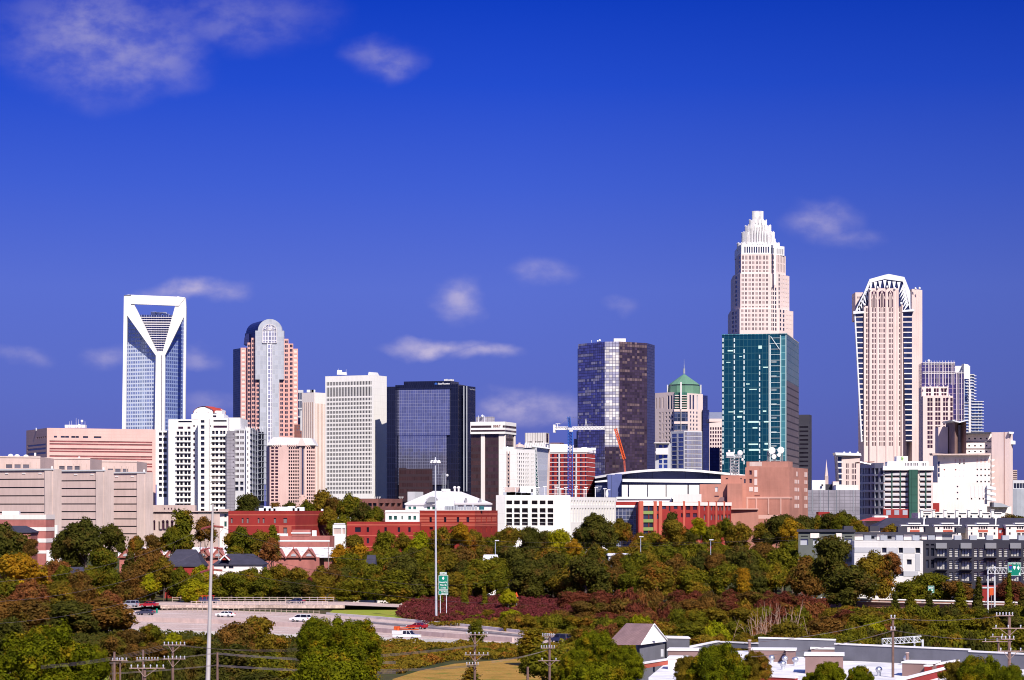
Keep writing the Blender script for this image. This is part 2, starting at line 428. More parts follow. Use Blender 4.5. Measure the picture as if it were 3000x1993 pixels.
# ================================================================ materials
plain('white_paint',(.80,.78,.76),.6,.05,.05)
plain('white_stone',(.84,.81,.77),.75,.05,.03,streak=.08,joint=(0,4.1,.25),jcol=.9)
plain('white_metal',(.78,.80,.83),.4,.05,.05,metal=.25)
plain('cream',(.82,.73,.68),.8,.07,.04,streak=.08)
plain('cream_pink',(.74,.58,.54),.8,.07,.04,streak=.08)
plain('rib_pink',(.52,.36,.28),.8,.1)
plain('jail_stone',(.62,.465,.42),.9,.10,.06,streak=.10,joint=(4.0,3.2,.08),jcol=.93)
plain('jail_fin',(.66,.52,.47),.9,.12,.06,streak=.12,joint=(0,3.2,.1),jcol=.92)
plain('salmon',(.68,.44,.39),.8,.1,.05,streak=.06,joint=(0,1.5,.12),jcol=.86)
plain('salmon_dark',(.30,.11,.10),.5,.12,.05)
plain('pink_granite',(.66,.37,.33),.8,.1,.05,streak=.06,joint=(0,3.9,.2),jcol=.9)
plain('pink_light',(.72,.49,.44),.8,.1,.05,streak=.08)
plain('tower_stone',(.74,.60,.56),.7,.08,.04,streak=.05)
plain('pearl',(.70,.66,.66),.6,.04)
plain('silver',(.62,.63,.65),.35,.05,metal=.7)
plain('slate_grey',(.34,.36,.40),.6,.1)
plain('light_grey',(.55,.55,.57),.7,.08)
plain('mid_grey',(.28,.28,.30),.7,.1)
plain('dark_gap',(.018,.017,.022),.7,.2)
plain('scaffold',(.10,.10,.15),.7,.2)  # dark bluish tone carries the painted shade of the open apartment side
plain('net_grey',(.30,.28,.32),.9,.25,.12,joint=(2.4,1.6,.25),jcol=.6)
plain('brick_red',(.30,.028,.024),.85,.12,.2,streak=.08)
plain('brick_deep',(.26,.022,.014),.85,.12,.2)
plain('brick_orange',(.45,.10,.065),.85,.1,.2)
plain('brick_pink',(.42,.15,.13),.85,.22,.18,streak=.12)
plain('brick_salmon',(.45,.205,.155),.9,.16,.10,streak=.10,joint=(0,3.4,.10),jcol=.93)
plain('brick_brown',(.22,.09,.075),.85,.15,.2)
plain('band_pink',(.60,.36,.30),.85,.12,.1)
plain('purple_brown',(.19,.11,.12),.8,.15,.1)
plain('slate_roof',(.045,.042,.065),.75,.18,.5,joint=(0,.6,.08),jcol=.75)
plain('navy_wall',(.045,.043,.060),.7,.12)
plain('green_grey',(.12,.13,.12),.7,.1)
plain('red_tile',(.40,.05,.04),.7,.15,.3)
plain('crane_blue',(.02,.10,.42),.5,.1,metal=.1)
plain('orange_paint',(.60,.09,.02),.5,.1)
plain('patina',(.12,.25,.17),.6,.12,.08,joint=(2.2,0,.15),jcol=.85)
plain('arena_blue',(.085,.105,.26),.5,.1,joint=(9,0,.3),jcol=.6)
plain('roof_membrane',(.74,.72,.73),.75,.22,.35,joint=(0,3.0,.08),jcol=.75)
plain('ribbed_white',(.62,.58,.56),.7,.08,joint=(1.8,0,.5),jcol=.55)
plain('brown_box',(.24,.15,.14),.8,.12,.3)
plain('parapet_grey',(.15,.15,.18),.85,.14,.3,streak=.1)
plain('stone_old',(.56,.43,.39),.85,.16,.1,streak=.15)
plain('blind_pale',(.62,.60,.56),.6,.18,1.5)
plain('blind_grey',(.20,.17,.17),.5,.15)
plain('sign_black',(.02,.02,.02),.5)
plain('sign_white',(.85,.85,.85),.5,.02)
plain('lime',(.22,.55,.03),.5,.05)
plain('glass_green_wall',(.035,.10,.075),.3,.2,.1,joint=(2.5,3.2,.2),jcol=.5)
glass('w_dark',(.035,.04,.075),rough=.12,metal=.25,var=.5)
glass('w_black',(.012,.012,.022),rough=.2,metal=.1,var=.6)
glass('w_navy',(.03,.045,.13),rough=.1,metal=.5,var=.35)
glass('w_plum',(.055,.022,.045),rough=.2,metal=.2,var=.4)
glass('w_apt',(.02,.02,.04),rough=.3,metal=.1,var=.5,blind=.50,bcol=(.42,.36,.36))
glass('w_grey',(.22,.20,.23),rough=.15,metal=.4,var=.3)
glass('w_pale',(.55,.56,.60),rough=.2,metal=.3,var=.15)
glass('w_green',(.03,.12,.10),rough=.12,metal=.3,var=.5)
glass('w_mixed',(.03,.035,.09),rough=.12,metal=.2,var=.5,blind=.35,bcol=(.40,.30,.27))
glass('band_dark',(.014,.011,.020),rough=.25,metal=.1,var=.3)
glass('band_plum',(.30,.10,.10),rough=.3,metal=.15,var=.2)
glass('g_blue_grid',(.34,.42,.62),2.9,4.1,(.55,.60,.72),.8,1.5,blind=.30,bcol=(.10,.13,.26),metal=.6,wob=.03,rough=.15)
glass('g_blue_dim',(.18,.24,.50),2.9,4.1,(.22,.28,.48),.7,1.2,blind=.25,bcol=(.06,.08,.20),metal=.65,wob=.03,rough=.15)  # dim right half of the same glass, its shade put into the colour
glass('g_v',(.05,.07,.20),2.6,4.1,(.30,.32,.45),.4,.3,metal=.5,wob=.02)
glass('g_silver',(.58,.60,.63),2.6,4.1,(.45,.46,.50),.35,.35,metal=.35,rough=.3,wob=.02,var=.1)
glass('g_arch',(.42,.42,.52),2.4,3.6,(.72,.72,.76),.6,.6,metal=.5,wob=.03,var=.3)
glass('g_black',(.022,.028,.065),1.5,3.9,(.015,.018,.05),.25,.35,metal=.55,wob=.008,rough=.12,var=.15,mrough=.3)
glass('g_black_flat',(.014,.017,.045),1.5,3.9,(.012,.014,.04),.25,.35,metal=.45,wob=.006,rough=.15,var=.12,mrough=.3)
glass('g_panel',(.36,.37,.50),1.5,2.0,(.32,.33,.46),.10,.10,metal=.85,wob=.012,rough=.10,var=.10)
glass('g_bronze',(.07,.035,.04),1.5,3.9,(.035,.018,.022),.2,1.5,blind=.10,bcol=(.18,.12,.12),metal=.3,wob=.01)
glass('g_violet',(.22,.20,.38),2.3,2.0,(.03,.025,.07),.32,.30,blind=.60,bcol=(.33,.31,.46),metal=.7,wob=.03,rough=.12,var=.3)
glass('g_painted_glint',(.74,.70,.76),2.3,2.0,(.10,.09,.16),.32,.30,blind=.75,bcol=(.80,.76,.74),metal=.6,wob=.02,rough=.3,var=.12)  # pale panes here are a painted glint, not blinds
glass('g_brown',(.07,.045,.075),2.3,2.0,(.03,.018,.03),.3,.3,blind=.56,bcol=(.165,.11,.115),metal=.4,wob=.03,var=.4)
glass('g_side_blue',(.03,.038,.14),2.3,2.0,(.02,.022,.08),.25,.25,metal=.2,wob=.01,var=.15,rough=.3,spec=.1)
glass('g_teal',(.005,.062,.10),2.4,4.3,(.010,.08,.11),.22,.35,metal=.35,wob=.012,var=.1)
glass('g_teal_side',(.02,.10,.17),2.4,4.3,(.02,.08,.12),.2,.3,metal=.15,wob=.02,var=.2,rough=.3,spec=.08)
glass('g_brown_reflection',(.035,.03,.05),2.4,4.3,(.02,.02,.035),.2,.9,metal=.1,var=.3,rough=.3,spec=.08)  # brown reflection painted as a glass colour
glass('g_teal_light',(.07,.25,.27),2.4,4.3,(.15,.36,.38),.3,.4,metal=.4,wob=.012,var=.25)
glass('g_condo_dark',(.05,.07,.16),3.2,3.1,(.06,.07,.13),.4,.6,metal=.3,var=.6,blind=.2,bcol=(.14,.14,.22))
glass('g_office_blue',(.06,.10,.38),0,0,metal=.5,rough=.1)
glass('g_grey_grid',(.42,.42,.48),1.6,3.5,(.20,.17,.19),.25,.4,metal=.6,var=.35,wob=.04,blind=.3,bcol=(.70,.68,.66))
glass('g_purple',(.09,.07,.20),3.4,3.9,(.34,.26,.34),.7,.25,metal=.5,var=.3)
glass('g_balcony',(.10,.17,.36),3.0,3.2,(.40,.44,.52),.4,.5,metal=.5,var=.5,wob=.03)
glass('g_wave',(.50,.51,.58),9,2.6,(.30,.30,.36),.2,.2,metal=.5,rough=.3,var=.22,wob=.03)
glass('g_atrium',(.10,.12,.20),1.4,1.6,(.30,.30,.36),.16,.16,metal=.5,var=.3)
glass('g_seagreen',(.06,.20,.15),2.0,2.4,(.05,.14,.11),.3,.3,metal=.35,var=.3)
# ================================================================ far towers
GA = 25.0                              # the street grid is turned 25 degrees from the view
# ---- tower with the great white Y frame and the open triangle in its top
r = bld('triangle_top_tower','blue glass tower with a white Y frame and open triangle under its top beam',455,2526)
D0 = 2526
def fp(pts,D): return [P(x,y,D) for x,y in pts]
zb = GZ(D0)-2
pl = [Vector((PX(364,2548),2548)),Vector((PX(456,D0+4),D0+4)),Vector((PX(483,D0+4),D0+4)),Vector((PX(540,2560),2560))]
bk = [Vector((PX(541,2560),2604)),Vector((PX(366,2548),2600))]
# side glass stops at the arms of the Y: two prisms with sloping tops
mbl = MB();mbl.extrude([P(365,1420,2546),P(457,1420,2531),P(457,1041,2531),P(371,918,2546)],(-6.5,46,0));mbl.build('glass_side','g_blue_grid',r)
mbr = MB();mbr.extrude([P(482,1420,2531),P(538,1420,2556),P(539.5,922,2556),P(482,1042,2531)],(-6.5,40,0));mbr.build('glass_side','g_blue_dim',r)
mb = MB();mb.extrude([P(460,1034,2532),P(478,1034,2532),P(519,930,2532),P(519,924,2532),P(397,922,2532),P(399,930,2532)],(-6,44,0));mb.build('glass_centre','g_v',r)
mb = MB()
for k in range(16):
    y = 929+k*6.6;
    if y > 1030: break
    t = max(0,(y-928)/104.0);xa = 399+t*60;xb = 518-t*39
    hh = 1.7 if k not in (2,3) else 2.6
    mb.extrude([P(xa,y+hh,2530.6),P(xb,y+hh+.6,2530.6),P(xb,y+.6,2530.6),P(xa,y,2530.6)],(0,.9,0))
mb.build('floor_band','pearl',r)
mb = MB();e = (0,5,0);DF = 2524
mb.extrude(fp([(355,1420),(365.5,1420),(372.5,924),(363,866)],DF),e)
mb.extrude(fp([(534.5,1420),(541,1420),(545,901),(538.5,929)],DF),e)
mb.extrude(fp([(363,866),(372.5,924),(392,891),(384,864)],DF),e)
mb.extrude(fp([(363,866),(384,864),(384,891),(392,891),(515,896),(524,896),(543,872),(530,870),(376,863.5)],DF-1),e)
mb.extrude(fp([(372.5,924),(456.5,1042),(466,1036),(459,1029),(392,891)],DF),e)
mb.extrude(fp([(515,896),(513,897),(477,1029),(474,1036),(483,1042.5),(538.5,929),(545,901),(543,872),(524,896)],DF),e)
mb.extrude(fp([(456.5,1042),(451,1420),(463.5,1420),(465.5,1036)],DF),e)
mb.extrude(fp([(474.5,1036),(474,1420),(481,1420),(483,1042.5)],DF),e)
mb.build('frame','white_paint',r)
mb = MB();mb.extrude(fp([(463,1420),(474.5,1420),(475,1030),(464,1030)],2527),(0,3,0));mb.build('stem_panel','pearl',r)
# back frame legs so that the open top has depth
mb = MB()
mb.extrude(fp([(363,1000),(372,1000),(392,891),(384,864),(363,866)],2574),e);mb.extrude(fp([(515,896),(526,1000),(535,1000),(535,872),(520,868)],2574),e)
mb.extrude(fp([(384,890),(520,895),(535,872),(363,866)],2574),e)
mb.extrude([P(363,866,2529),P(392,864,2529),P(392,880,2529),P(363,880,2529)][::-1],(0,45,0))
mb.build('back_frame','white_paint',r)
mb = MB()
for (xa,xb,ya,yb) in ((442,458,914,924),(455,486,915,919),(462,470,919,925),(478,493,919,926)): mb.extrude(fp([(xa,yb),(xb,yb),(xb,ya),(xa,ya)],2545),(0,8,0))
mb.build('roof_plant','white_metal',r)
# ---- round-arched tower (pink granite, silver centre)
D0 = 2075;r = bld('arched_tower','stepped pink granite tower with a silver glass centre and round arched top',785,D0)
def stepcol(root,xa,xb,yt,D,dep,m,hs=None,yb=1420,name='wing'):
    plan = [Vector((PX(xa,D),D)),Vector((PX(xb,D),D)),Vector((PX(xb-.5,D+dep),D+dep)),Vector((PX(xa+.5,D+dep),D+dep))]
    return mass(root,name,plan,ZZ(yb,D),ZZ(yt,D),m,hs)
RP = 12.93
def rws(y0,n,h): return per(y0,RP,n,h)
stepcol(r,705,725.2,1019,D0+10,34,'pink_granite',{0: [H([(708,717.5)],rws(1024,22,7.5),'blind_pale',d=.2)],3: [H([(686,704)],rws(1024,22,6),'w_navy',d=.2)]})
stepcol(r,725.2,736.5,1004,D0+5,32,'pink_granite',{0: [H([(726.2,730),(730.4,733.6)],rws(1010,24,8),'w_dark',d=.3)]})
stepcol(r,736.5,748.4,990,D0+1,32,'pink_granite',{0: [H([(738.5,742),(742.5,746)],rws(996,25,8.2),'w_dark',d=.3)]})
stepcol(r,748.4,761,1111,D0-2,20,'pink_granite',{0: [H([(751.5,755),(755.3,759)],rws(1113.5,16,8.2),'w_dark',d=.3)]})
stepcol(r,818,831,1111,D0-2,20,'pink_granite',{0: [H([(821,824.5),(825,829)],rws(1113.5,16,8.2),'w_dark',d=.3)]})
stepcol(r,831,845,993,D0+1,32,'pink_granite',{0: [H([(835,838.8),(839.3,843)],rws(998,25,8.2),'w_dark',d=.3)]})
stepcol(r,845,859,1007,D0+5,32,'pink_granite',{0: [H([(849,852.6),(853,857)],rws(1010,24,8),'w_dark',d=.3)]})
stepcol(r,859,873,1022,D0+10,34,'pink_granite',{0: [H([(861,870.5)],rws(1026,22,7.5),'blind_pale',d=.2)]})
mb = MB();mb.extrude([P(683,1420,D0+45),P(706,1420,D0+12),P(706,1020,D0+12),P(683,1024,D0+45)],(8,20,0));mb.build('painted_shade_side','g_side_blue',r)  # shade of the left side painted as dark blue over the granite
import math as _m
def arc(cx,cy,rx,ry,a0,a1,n): return [(cx+rx*_m.cos(R(a0+(a1-a0)*i/n)),cy-ry*_m.sin(R(a0+(a1-a0)*i/n))) for i in range(n+1)]
DA = D0-5
outl = [(748,1112),(748,969),(755.5,969)]+arc(790.7,969,35.2,34,180,0,18)+[(826,969),(831.5,969),(831.5,1112),(818,1112),(818,1420),(761,1420),(761,1112)]
mb = MB();pts = fp(outl,DA);mb.extrude(pts[::-1],(0,8,0));mb.build('silver_front','g_silver',r)
inn = [(769,1005),(769.5,968)]+arc(790,968,20.5,17.5,180,0,14)+[(810.5,1005)]
mb = MB();mb.extrude(fp(inn,DA-.5)[::-1],(0,.4,0));mb.extrude(fp([(783,1005),(783,1420),(796.5,1420),(796.5,1005)],DA-.5)[::-1],(0,.4,0));mb.build('arched_window','g_arch',r)
mb = MB()
for a in range(0,181,20):
    c,s_ = _m.cos(R(a)),_m.sin(R(a));mb.tube(P(790,968,DA-.8),P(790+20*c,968-17*s_,DA-.8),.22,n=4)
fr = fp(inn,DA-.8);mb.path(fr+[fr[0]],.35);mb.path(fp([(783,1005),(783,1420)],DA-.8),.3);mb.path(fp([(796.5,1005),(796.5,1420)],DA-.8),.3)
for x in (776,783,797,804): mb.path(fp([(x,968),(x,1005)],DA-.8),.22)
mb.build('window_frame','pearl',r)
# barrel vault running back to the left
mb = MB();A0 = [(752,1000),(752,969)]+arc(789,969,34,33,180,0,14)+[(827,1000)]
f0 = fp(A0,DA+8);f1 = [p+Vector((-14,34,0)) for p in f0]
for i in range(len(f0)-1): mb.face([f0[i],f0[i+1],f1[i+1],f1[i]])
mb.face(f1[::1]);mb.build('barrel_vault','g_side_blue',r,smooth=False)
mb = MB();mb.extrude(fp([(714,1010),(752,1010),(752,978),(722,978),(716,990)],D0+25),(0,14,0));mb.build('vault_shoulder','g_side_blue',r)
# ---- slim blue white tower and stepped pink block beside it
r = bld('slim_office_tower','slim white and dark blue striped tower just right of the arched tower',880,2250)
pl = rect(866,888.2,889,2250,8);mass(r,'wall',pl,ZZ(1420,2250),ZZ(1143,2250),'light_grey',{0: [H([(872.5,876),(877,881),(882,886.5)],[(1151+i*24,1151+i*24+20) for i in range(6)],'w_navy',xr=880)]})
pl = rect(880,891,893,2240,8);mass(r,'lower_wall',pl,ZZ(1420,2240),ZZ(1203,2240),'light_grey',{0: [H([(884,887.5)],per(1206,12.4,6,7),'w_dark',xr=884)]})
r = bld('stepped_block','low brownish pink stepped block between the arched tower and the cream ribbed tower',882,2000)
for i,(xa,xb,yt) in enumerate(((862,879,1244),(862,889,1262),(862,898,1272))):
    mass(r,'step',rect(xa,xb,xb+1,2000-6*i,8),ZZ(1420,2000-6*i),ZZ(yt,2000-6*i),'brick_brown',{0: [H(ev(xb-10,xb-1,2,.5),per(yt+4,9,4,5),'w_grey',xr=xb-5)]})
# ---- cream ribbed tower
D0 = 1850;r = bld('ribbed_tower','cream tower of close vertical ribs, left of the white slab tower',921,D0)
pl = rect(884,921,962,D0,38);fs,zt = mass(r,'wall',pl,ZZ(1460,D0),ZZ(1150,D0),'cream')
mb = MB()
for i in range(6): x = 887.5+i*5.6;fs[0].slabpx(mb,x,x+1.5,1178 if i < 6 else 1186,1460,.25,xr=921)
for i in range(9): x = 924.5+i*4;fs[1].slabpx(mb,x,x+1.3,1182,1460,.25,xr=921)
mb.build('rib','rib_pink',r)
mb = MB()
for x in (905,914,918): mb.box(P(x,1150,D0+10),3,3,2.0)
mb.build('roof_plant','white_metal',r)
# ---- white slab tower
D0 = 1500;r = bld('white_slab_tower','bright white slab tower with rows of small dark windows and blank right side',1094,D0)
pl = rect(953,1094.5,1133,D0,GA)
cols = [(957+i*4.43,957+i*4.43+2.8) for i in range(30)]
rows = [(1116.5,1127),(1132.5,1160)]+[(1165+i*12.43,1165+i*12.43+8.0) for i in range(23)]
fs,zt = mass(r,'wall',pl,GZ(D0)-2,ZZ(1099,D0),'white_stone',{0: [H(cols,rows,'w_black',xr=1090,d=.12)]})
mb = MB()
for k in range(25): z = ZZ(1130+k*12.43,D0);fs[1].slab(mb,1.5,fs[1].W-1.5,z,z+1.6,-.02,inn=-.06) if False else None
mb.box(P(1002,1099,D0+14),6,6,1.6);mb.box(P(995,1099,D0+14),3,3,3);mb.tube(P(1004,1096,D0+14),P(1004,1091,D0+14),1.2)
mb.tube(P(991,1099,D0+14),P(991,1080,D0+14),.12,.06);mb.tube(P(1014,1099,D0+14),P(1014,1082,D0+14),.12,.06)
mb.build('roof_plant','white_metal',r)
mb = MB();mb.extrude([P(1078,1099,D0+22),P(1112,1103,D0+22),P(1106,1092,D0+22),P(1080,1090,D0+22)],(0,6,0));mb.build('roof_rack','light_grey',r)
# ---- black glass tower
D0 = 1468;r = bld('black_glass_tower','black glass tower with a paler mirrored front panel and small white roof lettering',1300,D0)
NAME = 'Grant Thornton'
mass(r,'side_wing',rect(1133,1158.5,1170,D0+10,18),GZ(D0)-2,ZZ(1133,D0+10),'g_black_flat')
pl = rect(1158,1342,1368,D0+4,16);fs,_ = mass(r,'core',pl,GZ(D0)-2,ZZ(1126,D0+4),'g_black_flat')
mass(r,'right_wing',rect(1330,1367,1393,D0+12,22),GZ(D0)-2,ZZ(1131,D0+12),'g_black_flat')
mass(r,'roof_block',rect(1183,1320,1344,D0+8,16),ZZ(1140,D0),ZZ(1116,D0+8),'g_black_flat')
f = fs[0];mb = MB()
f.slab(mb,f.pu(1159.5),f.pu(1319),f.z(1275,1319),f.z(1141,1319),1.2);f.slab(mb,f.pu(1168),f.pu(1309),f.z(1420,1309),f.z(1275,1309),.8);mb.build('mirror_panel','g_panel',r)
mb = MB();f.slab(mb,f.pu(1160),f.pu(1321),f.z(1140.8,1319),f.z(1136,1319),1.4);mb.build('panel_cap','g_black',r)
mb = MB();f.slab(mb,f.pu(1170),f.pu(1192),f.z(1470,1309),f.z(1371,1309),1.0);f.slab(mb,f.pu(1192),f.pu(1268),f.z(1470,1309),f.z(1373,1309),.95);mb.build('low_panel','g_bronze',r)
mb = MB()
for x in (1359,1367.5): mb.tube(P(x,1131,D0+6),P(x,1440,D0+6),.45,n=4)
mb.build('corner_strip','slate_grey',r)
rf = Face(*[Vector(p) for p in rect(1183,1320,1344,D0+8,16)[:2]])
p = rf.at(rf.pu(1300.5),ZZ(1123,D0),.15);text('GrantThornton',1.75,'sign_white',r,'lettering',p,math.atan2(rf.u.y,rf.u.x),width=7.6,bold=.07)
mb = MB();pp = rf.at(rf.pu(1277.5),ZZ(1123,D0),.12);mb.tube(pp,pp+Vector((0,-.2,0)),.9,n=12);mb.build('emblem','crane_blue',r)
rf2 = Face(*[Vector(p) for p in rect(1330,1367,1393,D0+12,22)[1:3]]);p = rf2.at(rf2.pu(1384),ZZ(1136.5,D0),.15);text('GrantThornton',1.2,'w_pale',r,'lettering',p,math.atan2(rf2.u.y,rf2.u.x),width=9)
mb = MB()
for x in (1304,1309,1316,1322,1327): mb.box(P(x,1117,D0+14),1.2,1.2,random.Random(x).uniform(.8,1.8))
mb.build('roof_plant','light_grey',r)
# ---- bank tower with overhanging white crown
D0 = 1380;r = bld('crowned_bank_tower','dark bronze tower with white columns and an overhanging white crown lettered BB&T',1470,D0)
pl = rect(1380,1477,1508,D0,16);fs,_ = mass(r,'wall',pl,GZ(D0)-2,ZZ(1271,D0),'g_bronze')
mb = MB();f = fs[0];f2 = fs[1]
for xa,xb in ((1409.7,1421),(1462,1477)): f.slab(mb,f.pu(xa),f.pu(xb),GZ(D0)-1,ZZ(1271,D0),.6)
f2.slab(mb,0,f2.pu(1479.5),GZ(D0)-1,ZZ(1271,D0),.6);f2.slab(mb,f2.pu(1504.6),f2.W,GZ(D0)-1,ZZ(1271,D0),.6);mb.build('column','cream',r)
pc = rect(1378,1479.5,1512.6,D0-2.2,16)
fs,_ = mass(r,'crown',pc,ZZ(1271.5,D0),ZZ(1236,D0),'white_stone');f = fs[0];f2 = fs[1]
mb = MB();f.slabpx(mb,1380,1439.6,1246.5,1253,.08,xr=1470);f.slabpx(mb,1473,1479,1246.5,1253,.08,xr=1470);f.slabpx(mb,1380,1479.4,1259.5,1264.5,.08,xr=1470)
f2.slabpx(mb,1479.8,1512,1246.5,1253,.08,xr=1480);f2.slabpx(mb,1479.8,1512,1259.5,1264.5,.08,xr=1480);mb.build('crown_window','g_bronze',r)
p = f.at(f.pu(1456),ZZ(1249.3,D0),.12);text('BB&T',2.0,'brick_brown',r,'lettering',p,math.atan2(f.u.y,f.u.x),width=4.4,bold=.02)
mass(r,'roof_box',rect(1394,1443,1449,D0+14,16),ZZ(1240,D0),ZZ(1221,D0+14),'net_grey')
mb = MB()
for x in (1402,1420): mb.tube(P(x,1238,D0+6),P(x,1218,D0+6),.18)
mb.ball(P(1413,1219,D0+14),.8,.8,.8);mb.build('antenna','white_metal',r)
# ---- cream hotel slab with a pale glass end
D0 = 1180;r = bld('cream_hotel','cream hotel slab with a pink window strip in front of the bronze bank tower',1462,D0)
pl = [Vector((PX(1462,D0),D0)),Vector((PX(1514,D0-3),D0-3)),Vector((PX(1569,D0+16),D0+16))];pl += [Vector((PX(1572,D0+40),D0+40)),Vector((PX(1462,D0+40),D0+40))]
fs,_ = mass(r,'wall',pl,GZ(D0)-2,ZZ(1317,D0),'white_stone',{0: [H([(1487,1491.5)],per(1329.5,11.5,9,6),'w_dark',xr=1487)],
    1: [H([(1516,1518),(1520.5,1524.5),(1527,1530),(1533,1536),(1540,1543),(1546,1549),(1557.5,1559.5),(1561,1563)],per(1327,11.5,10,6.5),'w_mixed',xr=1516)]})
mb = MB();fs[0].slabpx(mb,1484,1487,1323,1425,.06);fs[0].slabpx(mb,1491.5,1494.5,1323,1425,.06)
for k in range(9): fs[0].slabpx(mb,1487,1491.5,1335.5+11.5*k,1341+11.5*k,.06,xr=1487)
mb.build('pink_strip','stone_old',r)
mb = MB();mb.box(P(1490,1317,D0+10),5,5,1.2);mb.tube(P(1488,1316,D0+10),P(1486,1308,D0+10),.8,.4);mb.build('roof_plant','white_metal',r)
r = bld('domed_roof_block','low grey domed block peeping between the bank tower and the white rooftop box',1522,1500)
mass(r,'wall',rect(1506,1532,1536,1500,10),GZ(1500),ZZ(1312,1500),'mid_grey');mb = MB();mb.ball(P(1522,1311,1506),3.4,3.4,2.2,top=True);mb.box(P(1522,1302,1506),1.2,1.2,1);mb.build('dome','stone_old',r)
r = bld('flared_white_tower','squat white ribbed tower top with a flared ledge, left of the crane',1575,1700)
pl = rect(1538,1600,1609,1700,14);mass(r,'wall',pl,GZ(1700),ZZ(1268,1700),'ribbed_white',{0: [H(ev(1546,1558,4,.6)+ev(1568,1590,6,.6),[(1293,1297)],'w_black',xr=1575)],1: [H([(1600.5,1608.5)],[(1270,1297)],'w_plum',xr=1602)]})
p0 = rect(1538,1600,1609,1699,14);p1 = rect(1532,1603,1613,1695,14)
mb = MB();mb.frustum([tuple(p) for p in p1],ZZ(1312,1697),[tuple(p) for p in p0],ZZ(1297,1697));mb.build('flared_ledge','ribbed_white',r)
mass(r,'low_wall',rect(1532,1603,1613,1696,14),GZ(1700),ZZ(1312,1697),'light_grey')
r = bld('plum_roof_block','dark plum flat block behind the white wrapped roof of the red brick hotel',1630,1650)
mass(r,'wall',rect(1612,1645,1652,1650,10),GZ(1650),ZZ(1297,1650),'purple_brown',{0: [H(ev(1615,1643,9,.6),[(1300,1305)],'w_black',xr=1630)]})
# ---- grey wavy glass museum wedge
D0 = 1090;r = bld('slanted_glass_block','pale grey wavy glass block with a slanting left edge and a white overhanging roof',1590,D0)
mb = MB();mb.extrude([P(1582,1470,D0),P(1601,1470,D0),P(1606,1316,D0),P(1568.5,1311,D0)],(0,30,0));mb.build('wall','g_wave',r)
mb = MB();mb.extrude([P(1559,1309,D0-2),P(1612,1316,D0-2),P(1606,1311,D0-2),P(1560,1305,D0-2)],(0,34,0));mb.build('roof','white_metal',r)
mb = MB();mb.extrude([P(1601,1470,D0+1),P(1608,1470,D0+1),P(1612,1322,D0+1),P(1606,1316,D0+1)],(0,28,0));mb.build('side_wall','stone_old',r)
r = bld('lattice_stair','narrow green lattice glass strip leaning against the grey wavy glass block',1574,1080)
mb = MB();mb.extrude([P(1569,1470,1084),P(1580,1470,1084),P(1572,1312,1084),P(1567.5,1312,1084)],(0,4,0));mb.build('glass_strip','g_seagreen',r)
mb = MB()
for k in range(13):
    y = 1460-k*11.5;t = (1470-y)/158;xa = 1569-1.5*t;xb = 1580-8*t;y2 = y-11.5;t2 = (1470-y2)/158;xb2 = 1580-8*t2;xa2 = 1569-1.5*t2
    mb.tube(P(xa,y,1083.5),P(xb2,y2,1083.5),.12,n=4);mb.tube(P(xb,y,1083.5),P(xa2,y2,1083.5),.12,n=4)
mb.tube(P(1569,1470,1083.5),P(1567.5,1312,1083.5),.18,n=4);mb.tube(P(1580,1470,1083.5),P(1572,1312,1083.5),.18,n=4);mb.build('lattice','light_grey',r)
# ---- red brick hotel
D0 = 1130;r = bld('red_brick_hotel','tall red brick hotel with white floor lines standing behind the blue crane mast',1680,D0)
pl = rect(1608,1719,1743.5,D0,12)
rr = per(1331,13.2,10,8.6)
fs,_ = mass(r,'wall',pl,GZ(D0)-2,ZZ(1325,D0),'brick_red',{0: [H([(1616.5,1619.8),(1620.4,1623.8),(1631,1635.8),(1641,1643),(1651,1655),(1656,1660),(1661,1664.5),(1680.5,1685.5),(1699,1702.2),(1703,1706.4),(1714,1717.5)],rr,'w_navy',xr=1680)]})
mb = MB()
for k in range(11):
    fs[0].slabpx(mb,1608.5,1719,1327.5+13.2*k,1329+13.2*k,.15,xr=1700,inn=.0);fs[1].slabpx(mb,1719,1743,1327.5+13.2*k,1328.8+13.2*k,.15,xr=1720,inn=0)
mb.build('floor_line','white_paint',r)
mb = MB()
for xa,xb in ((1636.5,1640.5),(1686.5,1690.5)): fs[0].slabpx(mb,xa,xb,1330,1460,.3,xr=1700,inn=0)
mb.build('white_pier','light_grey',r)
mb = MB();fs[0].slabpx(mb,1608,1719,1318.5,1325.5,.5,xr=1700,inn=-6);fs[1].slabpx(mb,1719,1743,1318.5,1325.5,.5,xr=1720,inn=-6);mb.build('parapet','white_paint',r)
mb = MB();rn = random.Random(4)
for i in range(9): mb.box(P(1614+i*5.4,1321,D0+9+rn.random()*6),4+rn.random()*3,6,2+rn.random()*1.3,rn.random()*.4)
for i in range(8): mb.box(P(1692+i*6.3,1320,D0+14),2+rn.random()*2,3,.6+rn.random(),rn.random())
mb.build('wrapped_plant','white_paint',r)
